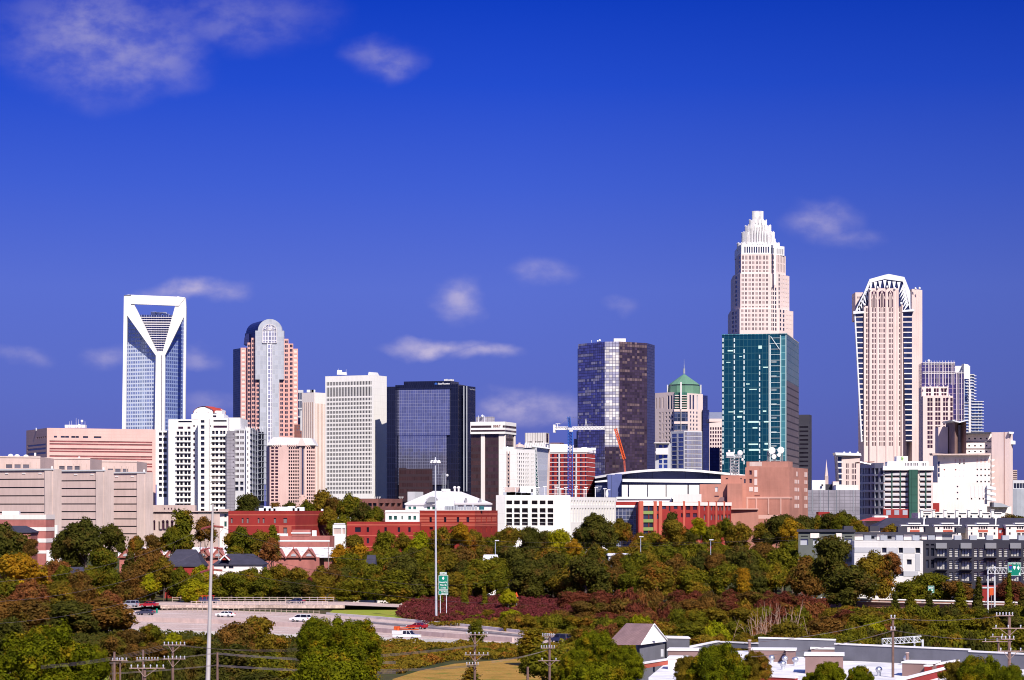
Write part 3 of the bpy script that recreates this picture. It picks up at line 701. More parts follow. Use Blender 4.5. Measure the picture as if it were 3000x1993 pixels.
# ---- tower crane
D0 = 1085;r = T('tower_crane','blue lattice tower crane with a white jib in front of the red brick hotel','crane',(PX(1671,D0),D0,GZ(D0)))
def lattice(mb,a,b,w,n,rr_=.13,dg=.09):
    a,b = Vector(a),Vector(b);d = (b-a).normalized();s = d.orthogonal().normalized() if abs(d.z) < .9 else Vector((1,0,0));
    if abs(d.z) < .9: s = Vector((0,0,1))
    t = d.cross(s).normalized();s = t.cross(d).normalized();cs = [(s*i+t*j)*w/2 for i,j in ((-1,-1),(1,-1),(1,1),(-1,1))]
    for c in cs: mb.tube(a+c,b+c,rr_,n=4)
    L = (b-a)/n
    for k in range(n):
        for q in range(4):
            c0,c1 = cs[q],cs[(q+1) % 4]
            mb.tube(a+L*k+c0,a+L*(k+1)+c1,dg,n=3);mb.tube(a+L*k+c0,a+L*k+c1,dg,n=3)
mb = MB();lattice(mb,P(1670.5,1470,D0),P(1670.5,1262,D0),2.0,24,.24,.15);mb.build('mast','crane_blue',r)
mb = MB();lattice(mb,P(1669,1250,D0),P(1666.5,1221,D0),1.1,6,.2,.12);mb.build('tower_top','crane_blue',r)
jd = Vector((.96,-.28,0)).normalized();jc = P(1671,1255,D0);jl = (PX(1772,D0-5)-PX(1671,D0))/.96
mb = MB();lattice(mb,jc+jd*1.2,jc+jd*jl,1.3,22,.17,.12);mb.build('jib','white_paint',r)
mb = MB();lattice(mb,jc-jd*1,jc-jd*7.5,1.2,5,.2,.14);mb.box(jc-jd*4.2+Vector((0,0,-.5)),4,1.2,1.3,math.atan2(jd.y,jd.x));mb.build('counter_jib','white_paint',r)
mb = MB();mb.box(jc-jd*7.4+Vector((0,0,-1.9)),.9,2.2,3.6,math.atan2(jd.y,jd.x));mb.build('counterweight','white_paint',r)
mb = MB();mb.box(jc+Vector((.3,-.6,-1.6)),1.6,1.6,1.5);mb.box(jc+Vector((0,0,-.7)),2.6,2.6,.9);mb.build('cab','light_grey',r)
mb = MB();a = jc+jd*7.3;mb.tube(a+Vector((-.5,0,.6)),a+Vector((0,0,4.0)),.1,n=4);mb.tube(a+Vector((.6,0,.6)),a+Vector((0,0,4.0)),.1,n=4)
a = jc-jd*6;mb.tube(a,a+Vector((0,0,2)),.15,n=4);mb.tube(a+Vector((-.9,0,2.1)),a+Vector((1.2,0,2.1)),.15,n=4);mb.build('stay_post','white_paint',r)
tp = P(1666.5,1221,D0);mb = MB();mb.path([tp,jc+jd*7.3+Vector((0,0,3.9)),jc+jd*14],.05,3);mb.path([tp,jc-jd*7],.06,3);mb.build('stay_cable','mid_grey',r)
# orange boom crane
D0 = 1150;r = T('boom_crane','slender orange lattice boom raised in front of the dark faceted glass tower','crane',(PX(1835,D0),D0,GZ(D0)))
mb = MB();lattice(mb,P(1834,1440,D0),P(1828,1333,D0),.5,8,.18,.1);mb.build('lower_boom','brick_orange',r)
mb = MB();lattice(mb,P(1829,1345,D0-.6),P(1803,1256,D0-.6),1.1,12,.26,.16);mb.build('upper_boom','orange_paint',r)
# ---- dark faceted glass tower
D0 = 1700;r = bld('faceted_glass_tower','dark violet many sided glass tower with a bright streak down its middle',1800,D0)
fr_ = [(1694,D0+22),(1772,D0-2),(1814,D0-4),(1895.5,D0+12),(1918,D0+34)]
V2 = [Vector((PX(x,d),d)) for x,d in fr_];zt = ZZ(1002,D0);z0 = GZ(D0)-2
bkp = [Vector((PX(1905,D0),D0+70)),Vector((PX(1700,D0),D0+70))]
for i,(m,nm) in enumerate((('g_violet','facet'),('g_painted_glint','facet'),('g_brown','facet'),('g_side_blue','facet'))):  # pane tones of the other facets also suggest reflections
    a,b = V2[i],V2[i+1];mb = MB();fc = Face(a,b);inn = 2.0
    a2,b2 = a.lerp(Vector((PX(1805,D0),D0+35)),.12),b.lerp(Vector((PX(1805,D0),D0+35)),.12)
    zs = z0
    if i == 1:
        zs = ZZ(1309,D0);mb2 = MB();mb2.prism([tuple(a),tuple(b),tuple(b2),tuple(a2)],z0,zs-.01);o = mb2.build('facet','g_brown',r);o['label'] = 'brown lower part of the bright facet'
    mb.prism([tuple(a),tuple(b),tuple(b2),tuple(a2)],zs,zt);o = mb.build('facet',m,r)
    if i == 1: o['label'] = 'bright middle facet with a glint painted into its panes'
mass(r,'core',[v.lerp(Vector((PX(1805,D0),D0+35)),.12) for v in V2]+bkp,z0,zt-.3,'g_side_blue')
mb = MB();mb.box(P(1815,1003,D0+22),8.6,8,2.4);mb.build('roof_box','white_paint',r)
mb = MB()
for x,h in ((1733,7),(1751,3),(1757,6)): mb.tube(P(x,1004,D0+10),P(x,1004-h,D0+10),.15);
mb.ball(P(1757,998,D0+10),.9,.9,.9);mb.ball(P(1751,1000,D0+10),.7,.7,.7);mb.build('antenna','white_metal',r)
# ---- slim dark block between crane and that tower
r = bld('dark_stub_tower','small dark navy block between the crane mast and the faceted glass tower',1690,1900)
mass(r,'wall',rect(1682,1697,1700,1900,8),GZ(1900),ZZ(1286,1900),'g_black_flat');mass(r,'upper_wall',rect(1689,1698,1700,1905,8),ZZ(1286,1900),ZZ(1264,1905),'g_black_flat')
# ---- green domed tower
D0 = 1900;r = bld('green_dome_tower','pink stone tower under a green faceted dome with a thin spire',2000,D0)
z0 = GZ(D0)-2
c4 = [(1931,1935),(1949.3,1953.3),(1958.5,1962.3),(1968,1972)]
pl = [Vector((PX(1919,D0+16),D0+16)),Vector((PX(1976,D0),D0)),Vector((PX(1976,D0),D0+40)),Vector((PX(1919,D0),D0+50))]
fs,_ = mass(r,'left_wing',pl,z0,ZZ(1149,D0),'tower_stone',{0: [H(c4,per(1207,11.9,8,6),'w_dark',xr=1960),H([(1940.5,1943.5)],[(1207,1235),(1241,1262),(1268,1285)],'w_dark',xr=1960),
     H([(1955.5,1960.5),(1964.5,1969.5)],[(1159,1199)],'w_dark',xr=1960),H([(1921.5,1923.5),(1931,1934.5),(1941,1943.5)],[(1164,1196)],'w_plum',xr=1960)]})
mb = MB();
for xa,xb,y0,y1 in ((1976,2015,1206,1235),(1976,2015,1242,1262)): mb.extrude([P(xa,y1,D0-3),P(xb,y1,D0-3),P(xb,y0,D0-3),P(xa,y0,D0-3)],(0,20,0))
mb.build('bay_glass','g_condo_dark',r)
mb = MB();mb.extrude([P(1976,1200,D0-1),P(2013,1200,D0-1),P(2013,1150,D0-1),P(1976,1150,D0-1)],(0,20,0));mb.build('green_glass','g_seagreen',r)
mb = MB()
for y in (1158,1165,1172,1179,1186,1193): mb.extrude([P(1977,y+2,D0-2),P(2012,y+2,D0-2),P(2012,y,D0-2),P(1977,y,D0-2)],(0,1,0))
for y0,y1 in ((1199,1206),(1235,1242),(1262,1290)): mb.extrude([P(1975,y1,D0-3.5),P(2016,y1,D0-3.5),P(2016,y0,D0-3.5),P(1975,y0,D0-3.5)],(0,20,0))
mb.build('stone_band','cream_pink',r)
mb = MB();mb.box(P(1995,1200,D0-4),1.1,1.1,(1200-1120)/F*D0);mb.tube(P(1995,1262,D0-4),P(1995,1200,D0-4),.2);mb.build('mast_rib','pearl',r)
pl = [Vector((PX(2013,D0-1),D0-1)),Vector((PX(2059,D0+18),D0+18)),Vector((PX(2058,D0),D0+50)),Vector((PX(2013,D0),D0+40))]
mass(r,'right_wing',pl,z0,ZZ(1152,D0),'tower_stone',{0: [H([(2022,2025.5),(2030.5,2034),(2040,2044)],per(1205,11.9,9,6.5),'w_navy',xr=2020),H([(2020,2025),(2029,2034)],[(1157,1199)],'w_navy',xr=2020),H([(2041,2045)],[(1157,1199)],'w_pale',xr=2020)]})
pl = [Vector((PX(2059,D0+20),D0+20)),Vector((PX(2073,D0+26),D0+26)),Vector((PX(2073,D0),D0+52)),Vector((PX(2059,D0),D0+52))];mass(r,'corner_wing',pl,z0,ZZ(1155,D0),'g_side_blue')  # corner wing and block: their shade is put into the dark blue
pl = [Vector((PX(2059,D0+14),D0+14)),Vector((PX(2078,D0+22),D0+22)),Vector((PX(2078,D0),D0+52)),Vector((PX(2059,D0),D0+52))];mass(r,'corner_block',pl,z0,ZZ(1198,D0),'g_side_blue')
def ring(cx,D,rad,n=12,ph=0): X = PX(cx,D);return [(X+rad*math.cos(2*math.pi*i/n+ph),D+20+rad*math.sin(2*math.pi*i/n+ph)) for i in range(n)]
rad = (2058-1961)/2/F*D0
mb = MB();mb.prism(ring(2009.5,D0,rad),ZZ(1152,D0),ZZ(1128,D0));mb.build('drum','patina',r)
mb = MB();mb.prism(ring(2009.5,D0,rad*.93),ZZ(1128,D0),ZZ(1124.5,D0),cap=False);mb.build('drum_window','w_dark',r)
mb = MB();mb.frustum(ring(2009.5,D0,rad*.97),ZZ(1124.5,D0),ring(2009.5,D0,rad*.80),ZZ(1118,D0));mb.frustum(ring(2009.5,D0,rad*.80),ZZ(1118,D0),ring(2009.5,D0,.8),ZZ(1093,D0));mb.build('dome','patina',r)
mb = MB();c = P(2009.5,1095,D0+20);c.y = D0+20;c.x = PX(2009.5,D0);h = lambda y: (1095-y)/F*D0
mb.tube(c,c+Vector((0,0,h(1080))),.9,.8);mb.tube(c+Vector((0,0,h(1080))),c+Vector((0,0,h(1068))),.35,.2);mb.tube(c+Vector((0,0,h(1068))),c+Vector((0,0,h(1052))),.14,.05);mb.build('spire','slate_grey',r)
mb = MB()
for sx in (-1,1): mb.box((PX(2009.5,D0)+sx*(rad+.2),D0+20,ZZ(1150,D0)),.9,3,ZZ(1124,D0)-ZZ(1150,D0))
mb.build('dome_pier','light_grey',r)
# ---- low office with blue windows and grey glass side
D0 = 1350;r = bld('blue_window_office','low pale office with blue windows in front and grey glass on its right',2004,D0)
pl = rect(1966,2004.5,2057,D0,55)
bw = [(1968,1982.5),(1986.5,2002)]
mass(r,'wall',pl,GZ(D0)-2,ZZ(1262.5,D0),'light_grey',{0: [H(bw,per(1270,13,9,11),'g_office_blue',xr=2002,d=.15)],1: [H([(2005.5,2056)],per(1266,13,9,11.4),'g_grey_grid',name='window_band',xr=2006,d=.1)]})
pl = rect(1920,1962,1966,D0-6,20);mass(r,'low_wing',pl,GZ(D0)-2,ZZ(1300,D0),'light_grey',{0: [H([(1930,1940),(1944,1955.5)],[(1304,1312),(1332,1343),(1347,1358),(1361,1372)],'g_office_blue',xr=1950,d=.15)]})
mb = MB();mb.extrude([P(1917,1299,D0-8),P(1962,1299,D0-8),P(1962,1296.5,D0-8),P(1917,1296.5,D0-8)],(0,12,0));mb.extrude([P(1922,1332,D0-7),P(1958,1332,D0-7),P(1958,1313,D0-7),P(1922,1313,D0-7)],(0,.6,0));mb.build('canopy','pearl',r)
# ---- pink office with sloped grey attic
D0 = 1700;r = bld('pink_grid_office','pink grid office under a sloping grey attic, just left of the teal tower',2100,D0)
pl = rect(2078,2118,2130,D0,6)
mass(r,'wall',pl,GZ(D0)-2,ZZ(1236,D0),'tower_stone',{0: [H(ev(2080,2114,5,.62),per(1252,11.4,14,7.5),'w_plum',xr=2095)]})
mb = MB();mb.extrude([P(2078,1236,D0),P(2118,1236,D0),P(2118,1227,D0),P(2078,1227,D0)],(0,25,0));mb.build('attic_band','cream_pink',r)
a,b = P(2078,1227,D0),P(2118,1227,D0);c,d = P(2118,1208,D0+14),P(2078,1208,D0+14)
mb = MB();mb.face([a,b,c,d]);mb.face([b,b+Vector((0,14,0)),c]);mb.face([a,d,a+Vector((0,14,0))]);mb.build('sloped_attic','silver',r)
mass(r,'low_block',rect(2079,2108,2110,D0-60,6),GZ(D0)-2,ZZ(1312,D0-60),'g_side_blue')
# ---- teal glass tower
D0 = 1500;r = bld('teal_glass_tower','box shaped teal glass tower with dotted white vertical lines',2210,D0)
pl = rect(2115,2304,2339,D0,12);z0 = GZ(D0)-2
fs,zt = mass(r,'curtain_wall',pl,z0,ZZ(979.5,D0),'g_teal');f = fs[0];f2 = fs[1]
mb = MB();f2.slab(mb,.3,f2.W-.3,ZZ(1115,D0),zt-.2,.3);f2.slab(mb,.3,f2.W-.3,z0,ZZ(1115,D0)-.02,.28,1);mb.build('side_glass',['g_teal_side','g_brown_reflection'],r)  # brown lower part paints a reflection into the side glass
mb = MB();f.slabpx(mb,2287,2303,985,1350,.2,xr=2300);mb.build('corner_glass','g_teal_light',r)
rest = {}
plain('column_white',(.62,.72,.72),.5,.05)
for x in (2118.3,2151.5,2180,2225.5):
    for k in range(24):
        y = 990+k*16.3
        if y > 1360 or (x > 2170 and k < 2 and x < 2190) or (x > 2220 and k < 3): continue
        pane(r,f,f.pu(x-1.7),f.pu(x+1.7),f.z(y+12,x),f.z(y+1,x),.25,'column_white','column_light',rest)
flush(r,rest)
mb = MB()
for k in range(24): f.slabpx(mb,2254,2286,990+16.3*k,991+16.3*k,.3,xr=2270)
for x in (2253.5,2286.5,2303): f.slabpx(mb,x-1.2,x+.6,982,1360,.35,xr=2270)
f.slabpx(mb,2255,2258,1010,1360,.3,xr=2270)
for k in range(8): f.slabpx(mb,2260,2275,1060+41*k,1062+41*k,.33,xr=2270)
a,b = f.at(f.pu(2258),f.z(986,2258),.4),f.at(f.pu(2284),f.z(1024,2284),.4);mb.tube(a,b,.25,n=4);mb.build('lattice','column_white',r)
m_,q_,b_ = mat('lit_office');b_.inputs['Base Color'].default_value = (.35,.5,.45,1);b_.inputs['Emission Color'].default_value = (.65,.90,.80,1);b_.inputs['Emission Strength'].default_value = .35
rest = {};rn = random.Random(9)
for (x,y,ww,hh) in ((2191,1234,32,5),(2193,1300,28,4),(2194,1316,30,5),(2238,1234,14,4),(2237,1316,22,4),(2128,1061,12,2),(2134,1206,16,2.5),(2166,1204,10,4),(2222,1013,10,9),(2132,1026,16,4),(2195,1140,22,2.5),(2186,1124,10,3),(2160,1219,14,5),(2235,1203,10,4),(2205,1252,14,4),(2236,1075,14,3),(2178,1236,3,4),(2166,1044,8,2),(2240,1298,10,5)):
    pane(r,f,f.pu(x),f.pu(x+ww),f.z(y+hh,x),f.z(y,x),.12,'lit_office','lit_window',rest)
flush(r,rest)
mb = MB();f.slab(mb,-.1,f.W+.1,zt,zt+.5,.35,inn=-.5);f2.slab(mb,0,f2.W+.1,zt,zt+.5,.35,inn=-.5);mb.build('parapet','g_teal_light',r)
# ---- dark banded block to its right
D0 = 1650;r = bld('banded_dark_tower','dark slate tower with black horizontal bands, right behind the teal glass tower',2360,D0)
pl = rect(2330,2371,2378,D0,14);mass(r,'wall',pl,GZ(D0)-2,ZZ(1215,D0),'navy_wall',{0: [H([(2342,2368)],per(1249,12.6,16,5),'band_dark',name='window_band',xr=2360,d=.2)]})
# ---- tallest tower with stepped crown of white fins
D0 = 1997;r = bld('crowned_tower','tallest tower, pale pink stone stepping up to a crown of white fins',2215,D0)
z0 = GZ(D0)-2
def tier(xl,xa,xb,xc,xr,dl,da,dr,yt,yb,hs,name='tier',m='tower_stone',back=42):
    pl = [Vector((PX(xl,D0+dl),D0+dl)),Vector((PX(xa,D0+da),D0+da)),Vector((PX(xb,D0+da),D0+da)),Vector((PX(xc,D0+da+5),D0+da+5)),Vector((PX(xr,D0+dr),D0+dr)),Vector((PX(xr-6,D0+dr),D0+dr+back*.6)),Vector((PX(xr-20,D0),D0+dr+back)),Vector((PX(xl+12,D0),D0+dr+back)),Vector((PX(xl,D0+dl),D0+dl+12))]
    return mass(r,name,pl,ZZ(yb,D0),ZZ(yt,D0),m,hs)
wp = []
for i in range(8):
    c = 2176.5+i*10.2;wp += [(c-2.7,c-.6),(c+.6,c+2.7)]
def wrow(y0,n,h): return per(y0,13.1,n,h)
# lower tiers (wider) then upper tiers
def sidew(xa,xb,n): return ev(xa,xb,n,.5)
tier(2142,2167,2256,2283,2324,18,0,26,905,1500,{1: [H([(a-1.5,b-1.5) for a,b in wp],wrow(907,5,8),'w_plum',xr=2210)],2: [H([(2260,2263),(2264.5,2267.5),(2271,2275)],wrow(907,5,9),'w_dark',xr=2260)],3: [H([(2284.5,2289),(2294,2298.5)],wrow(907,5,8.5),'w_dark',xr=2284),H(ev(2303,2321,5,.4),wrow(907,5,8),'cream_pink',name='pilaster',xr=2284)],0: [H([(2145,2150),(2154,2158)],wrow(914,5,8),'w_navy',xr=2150)]})
tier(2150,2169,2256,2280,2312.6,16,1.5,24,801,905.2,{1: [H([(a-.8,b-.8) for a,b in wp],wrow(803.5,7,8)+[(896.5,901)],'w_plum',xr=2210)],2: [H([(2260,2263),(2264.5,2267.5),(2270.5,2274.5)],wrow(842,5,9),'w_dark',xr=2260)],3: [H([(2281,2285)],wrow(803,8,8),'w_dark',xr=2284),H(ev(2290,2310,5,.4),wrow(803,8,8),'cream_pink',name='pilaster',xr=2284)],0: [H([(2154,2159)],wrow(812,7,8),'w_navy',xr=2150)]})
tier(2162,2171,2255.5,2274,2302,14,3,22,743,801.2,{1: [H(wp,[(749,761),(766,774),(779,788),(792,797)],'w_plum',xr=2210)],2: [H([(2260,2263),(2264,2267)],[(748,760),(765,774),(778,787),(791,799)],'w_dark',xr=2260)],3: [H(ev(2276,2300,6,.35),[(748,770),(774,797)],'w_plum',xr=2284)],0: [H([(2164,2169)],wrow(752,4,8),'w_navy',xr=2165)]})
mb = MB();mb.box(P(2269.5,835,D0+1),1.3,2.4,(835-700)/F*D0);mb.build('corner_pier','white_paint',r)
# crown: rings of fins on stepped bases; (left, right, top, bottom, forward shift)
def crown(xl,xr,yt,yb,dd,n,name='crown_tier',solid=.55,jag=0.0):
    mb = MB();rn = random.Random(int(yt));cx = (xl+xr)/2;rx = (xr-xl)/2/F*D0;ry = rx*.62;cy = D0+24
    X = PX(cx,D0)
    N = int(n*2.4)
    for i in range(N):
        a = 2*math.pi*i/N;x = X+rx*math.cos(a)*(1 if abs(math.cos(a)) < .8 else .98);y = cy+ry*math.sin(a)+dd
        top = ZZ(yt,D0)-(rn.random()*jag)
        mb.box((x,y,ZZ(yb,D0)),.45,.6,top-ZZ(yb,D0),a)
    pts = [(X+rx*.86*math.cos(2*math.pi*i/16),cy+dd+ry*.86*math.sin(2*math.pi*i/16)) for i in range(16)]
    mb.prism(pts,ZZ(yb,D0),ZZ(yb+(yt-yb)*solid,D0),1)
    mb.build(name,['white_paint','pearl'],r)
crown(2212.5,2245.5,608,665,2,13,solid=.62);crown(2203,2255.5,632,690,0,16,solid=.7,jag=2);crown(2190,2268.5,649,700,0,22,solid=.62,jag=1.5);crown(2180,2279,669,715,0,27,solid=.75,jag=1.5);crown(2165.5,2293,702,726,-2,34,solid=.7,jag=1.5)
mb = MB();pl = [Vector((PX(2164,D0+10),D0+10)),Vector((PX(2172,D0+3.5),D0+3.5)),Vector((PX(2256,D0+3.5),D0+3.5)),Vector((PX(2298,D0+18),D0+18)),Vector((PX(2290,D0),D0+55)),Vector((PX(2170,D0),D0+55))]
mass(r,'crown_base',pl,ZZ(743.2,D0),ZZ(716,D0),'white_paint',{1: [H([(2182.5+i*6.85-1.9,2182.5+i*6.85+1.9) for i in range(11)],[(723,741)],'w_navy',xr=2210,d=.8)],2: [H(ev(2259,2295,7,.5),[(726,742)],'w_dark',xr=2258,d=.5)]})
# ---- flaring tower with cut glass crown
D0 = 1912;r = bld('flaring_tower','tall pale stone tower widening towards a folded silver crown with glass corners',2595,D0)
z0 = GZ(D0)-2
# stone shaft: vertical centre with flaring glass corners
def quadp(mb,pts,dep,m=0): mb.extrude(pts,(0,dep,0),m)
def strips(x0,x1,x2,x3,y0,y1,D,part,m,hsx,rows,dep=30):
    pl = [Vector((PX(x0,D),D)),Vector((PX(x1,D),D)),Vector((PX(x1,D),D+dep)),Vector((PX(x0,D),D+dep))]
    return mass(r,part,pl,ZZ(y1,D),ZZ(y0,D),m,{0: [H(hsx,rows,'w_plum',xr=x0,d=.35)]})
rw = per(903,15.1,27,11)
strips(2546,2632.5,0,0,845,1420,D0,'centre_bay','cream_pink',[(2554.5,2557),(2559,2561.5),(2563.5,2566),(2576,2578.3),(2580,2582.3),(2586,2588.5),(2590.5,2593),(2604,2606.5),(2608.5,2611),(2613,2615.5)],rw)
strips(2530.5,2546,0,0,897,1420,D0+1.5,'side_bay','cream_pink',[(2537,2539.5),(2541.5,2544)],rw)
strips(2632.5,2645,0,0,897,1420,D0+1.5,'side_bay','cream_pink',[(2634,2636.3),(2638,2640.3)],rw)
mb = MB()
for x in (2550,2571,2597.5,2621,2630): mb.extrude(fp([(x-1.6,1420),(x+1.6,1420),(x+1.6,850),(x-1.6,850)],D0-.6),(0,1,0))
for x in (2533,2643.5): mb.extrude(fp([(x-2,1420),(x+2,1420),(x+2,893),(x-2,893)],D0-.2),(0,2,0))
mb.build('pier','cream_pink',r)
# arched tall windows at the head
mb = MB();mf = MB()
for xc,hw in ((2560.5,7),(2584,9.5),(2609,7)):
    mb.extrude(fp([(xc-hw,900),(xc+hw,900),(xc+hw,856),(xc,851),(xc-hw,856)],D0-.15),(0,.3,0))
    for dx in (-.5,0,.5): mf.tube(P(xc+dx*hw,900,D0-.4),P(xc+dx*hw,862,D0-.4),.3,n=4)
    mf.tube(P(xc,853,D0-.4),P(xc-hw,878,D0-.4),.35,n=4);mf.tube(P(xc,853,D0-.4),P(xc+hw,878,D0-.4),.35,n=4)
mb.build('pointed_window','w_plum',r);mf.build('tracery','cream_pink',r)
# flaring glass corners, with spandrels
def flare(x_out_top,x_out_bot,x_in,part,sgn,xi2=None):
    xi2 = xi2 or x_in
    mb = MB();mb.extrude(fp([(x_out_bot,1295),(xi2,1295),(x_in,912),(x_out_top,912)] if sgn < 0 else [(xi2,1295),(x_out_bot,1295),(x_out_top,912),(x_in,912)],D0+2),(4,26,0));mb.build(part,'w_navy',r)
    rest = {};ms = MB()
    for k in range(26):
        y = 912+k*15.1;t = (y-912)/383;xo = x_out_top+(x_out_bot-x_out_top)*t;xi = x_in+(xi2-x_in)*t
        a,b = (xo,xi) if sgn < 0 else (xi,xo)
        ms.extrude(fp([(a,y+3.2),(b,y+3.2),(b,y),(a,y)],D0+1.6),(0,1,0))
    ms.build('spandrel','cream',r)
flare(2503.5,2525,2530.5,'corner_glass',-1);flare(2672,2672,2645,'corner_glass',1,2654)
mb = MB();mb.extrude(fp([(2523,1295),(2527,1295),(2506.5,914),(2503,914)],D0+1.2),(0,3,0));mb.extrude(fp([(2500,920),(2531,918),(2531,912),(2500,912)],D0-1),(4.2,28,0));mb.extrude(fp([(2644,914),(2679,912),(2676,906),(2646,909)],D0-1),(0,30,0));mb.build('corner_edge','white_metal',r)
# right hand stone mass
pl = [Vector((PX(2672,D0+2),D0+2)),Vector((PX(2709,D0+12),D0+12)),Vector((PX(2707,D0),D0+50)),Vector((PX(2672,D0),D0+45))]
fs,_ = mass(r,'right_mass',pl,z0,ZZ(1180,D0),'cream_pink')
pl2 = [Vector((PX(2672,D0+2),D0+2)),Vector((PX(2702,D0+12),D0+12)),Vector((PX(2700,D0),D0+50)),Vector((PX(2660,D0),D0+45))]
fs2,_ = mass(r,'right_mass',pl2,ZZ(1180,D0),ZZ(846,D0),'cream_pink')
mb = MB()
for x in (2680,2685,2690,2695): fs2[0].slabpx(mb,x,x+1.3,850,1181,.25,xr=2675);fs[0].slabpx(mb,x+1,x+2.3,1181,1420,.25,xr=2675)
mb.build('rib','tower_stone',r)
# rear wings seen beside the crown
pl = [Vector((PX(2660,D0+30),D0+30)),Vector((PX(2682,D0+30),D0+30)),Vector((PX(2682,D0+30),D0+50)),Vector((PX(2660,D0+30),D0+50))]
mass(r,'rear_wing',pl,ZZ(930,D0),ZZ(853,D0+30),'cream_pink',{0: [H(ev(2663,2680,4,.6),[(862,868),(877,883),(890,896)],'w_navy',xr=2665)]})
pl = [Vector((PX(2506,D0+30),D0+30)),Vector((PX(2530,D0+30),D0+30)),Vector((PX(2530,D0+30),D0+50)),Vector((PX(2506,D0+30),D0+50))]
mass(r,'rear_wing',pl,ZZ(930,D0),ZZ(857,D0+30),'cream_pink',{0: [H([(2512,2515),(2518,2521),(2523,2526)],[(869,875),(884,890)],'w_navy',xr=2510)]})
# folded crown
mb = MB()
apex = fp([(2547.5,818),(2592,805.5),(2604,803),(2649.6,812)],D0+14)
base = [P(2506,911,D0+4),P(2528,862,D0+9)]
mb.extrude([P(2506,911,D0+6),P(2548,911,D0+6),P(2634,908,D0+6),P(2675,909,D0+6),P(2668,858,D0+6),P(2649.6,812,D0+6),P(2604,803,D0+6),P(2592,805.5,D0+6),P(2547.5,818,D0+6),P(2528,862,D0+6)],(5,34,0));mb.build('crown_glass','w_navy',r)
mb = MB();DD = D0+4.5
mb.extrude(fp([(2546,829),(2592,818),(2592,805.5),(2547.5,818)],DD),(0,3,0));mb.extrude(fp([(2592,818),(2645,825),(2649.6,812),(2604,803),(2592,805.5)],DD),(0,3,0))
mb.extrude(fp([(2645,825),(2666,908),(2680,908),(2668,858),(2649.6,812)],DD),(0,3,0));mb.extrude(fp([(2506,911),(2513,911),(2546,838),(2547.5,818),(2530,860)],DD),(0,3,0))
n = 7
for i in range(n): # hanging teeth
    t = i/n;xa = 2546+t*96;ya = 828-16*(t if t < .5 else 1-t)*(1 if t < .5 else .6);mb.extrude(fp([(xa,ya),(xa+5,ya+26-4*abs(t-.5)),(xa+10,ya)],DD),(0,2.5,0))
for k in range(6): # slanting teeth on both shoulders
    t = k/6;xa = 2544-t*32;ya = 842+t*58;mb.extrude(fp([(xa,ya),(xa-4,ya+10),(xa+5,ya+30)],DD),(0,2.5,0));xb = 2646+t*17;mb.extrude(fp([(xb,ya-10),(xb-13,ya+22),(xb+4,ya+1)],DD),(0,2.5,0))
mb.build('crown_fold','white_metal',r)
mb = MB()
for x,y in ((2549,848),(2571,843),(2599,841),(2622,846),(2533,893),(2640,889),(2682,846),(2694,845)): mb.ball(P(x,y,D0-1),.9,.9,1.1,8,5)
mb.build('finial','white_paint',r)
# podium wing on the left
pl = rect(2466,2519,2524,D0-40,6)
mass(r,'podium',pl,z0,ZZ(1333,D0-40),'cream_pink',{0: [H([(2479,2481.5),(2483,2486),(2495.5,2498),(2500,2503),(2505,2508)],per(1358,17,5,13),'w_plum',xr=2480)]})
mb = MB();mb.extrude(fp([(2460,1440),(2470,1440),(2468,1335),(2454,1335)],D0-38),(0,20,0));mb.build('podium_glass','w_navy',r)
mb = MB()
for k in range(7): y = 1335+k*17;t = k/6;mb.extrude(fp([(2453+7*t,y+4),(2470,y+4),(2470,y),(2452.5+7*t,y)],D0-38.6),(0,1,0))
mb.extrude(fp([(2449,1334),(2524,1336),(2522,1328),(2447,1326)],D0-42),(0,16,0));
for x in (2473,2490,2513): mb.ball(P(x,1327,D0-38),1.0,1.0,1.0,8,5)
mb.build('podium_edge','white_metal',r)
# ---- plum glass stepped tower
D0 = 1780;r = bld('plum_stepped_tower','stepped plum glass and pink stone tower with white fins, right of the flaring tower',2760,D0)
pl = rect(2700,2798.5,2800,D0+8,4);mass(r,'upper_glass',pl,GZ(D0),ZZ(1063,D0+8),'g_purple')
pl = rect(2700,2824,2827,D0+10,4);mass(r,'right_glass',pl,GZ(D0),ZZ(1091,D0+10),'g_purple')
mb = MB();f = Face(*rect(2700,2798.5,2800,D0+8,4)[:2])
for i in range(11): x = 2711+i*8.3;f.slabpx(mb,x,x+1.2,1057,1128,.7,xr=2790)
for y in (1062,1066,1089,1094): f.slabpx(mb,2703,2798,y,y+1.6,.4,xr=2790)
f = Face(*rect(2700,2824,2827,D0+10,4)[:2])
for i in range(4): x = 2801+i*7.5;f.slabpx(mb,x,x+1.2,1086,1300,.7,xr=2820)
f.slabpx(mb,2703,2824,1092,1094,.5,xr=2820);mb.build('fin','pearl',r)
pl = rect(2700,2778,2780,D0+2,4);mass(r,'stone_step',pl,GZ(D0),ZZ(1133,D0+2),'cream_pink',{0: [H([(2713,2719.5),(2721,2727.5),(2736,2742),(2743.5,2750),(2758,2764.5),(2766,2773)],[(1138,1149),(1152,1159)],'w_plum',xr=2770)]})
pl = rect(2704,2792,2795,D0-6,4);mass(r,'stone_base',pl,GZ(D0),ZZ(1160,D0-6),'cream_pink',{0: [H([(2717,2724),(2725.5,2732),(2740,2747),(2748.5,2755),(2763,2769),(2770.5,2777),(2784,2791)],[(1166,1177),(1179,1190),(1193,1204),(1208.5,1218),(1221,1231),(1234.5,1245),(1249,1259),(1262.5,1273),(1276,1286),(1290,1300),(1303,1313)],'w_plum',xr=2770)]})
mb = MB()
for x in (2710,2727,2745,2763,2777): mb.tube(P(x,1134,D0),P(x,1129,D0),.6,.2)
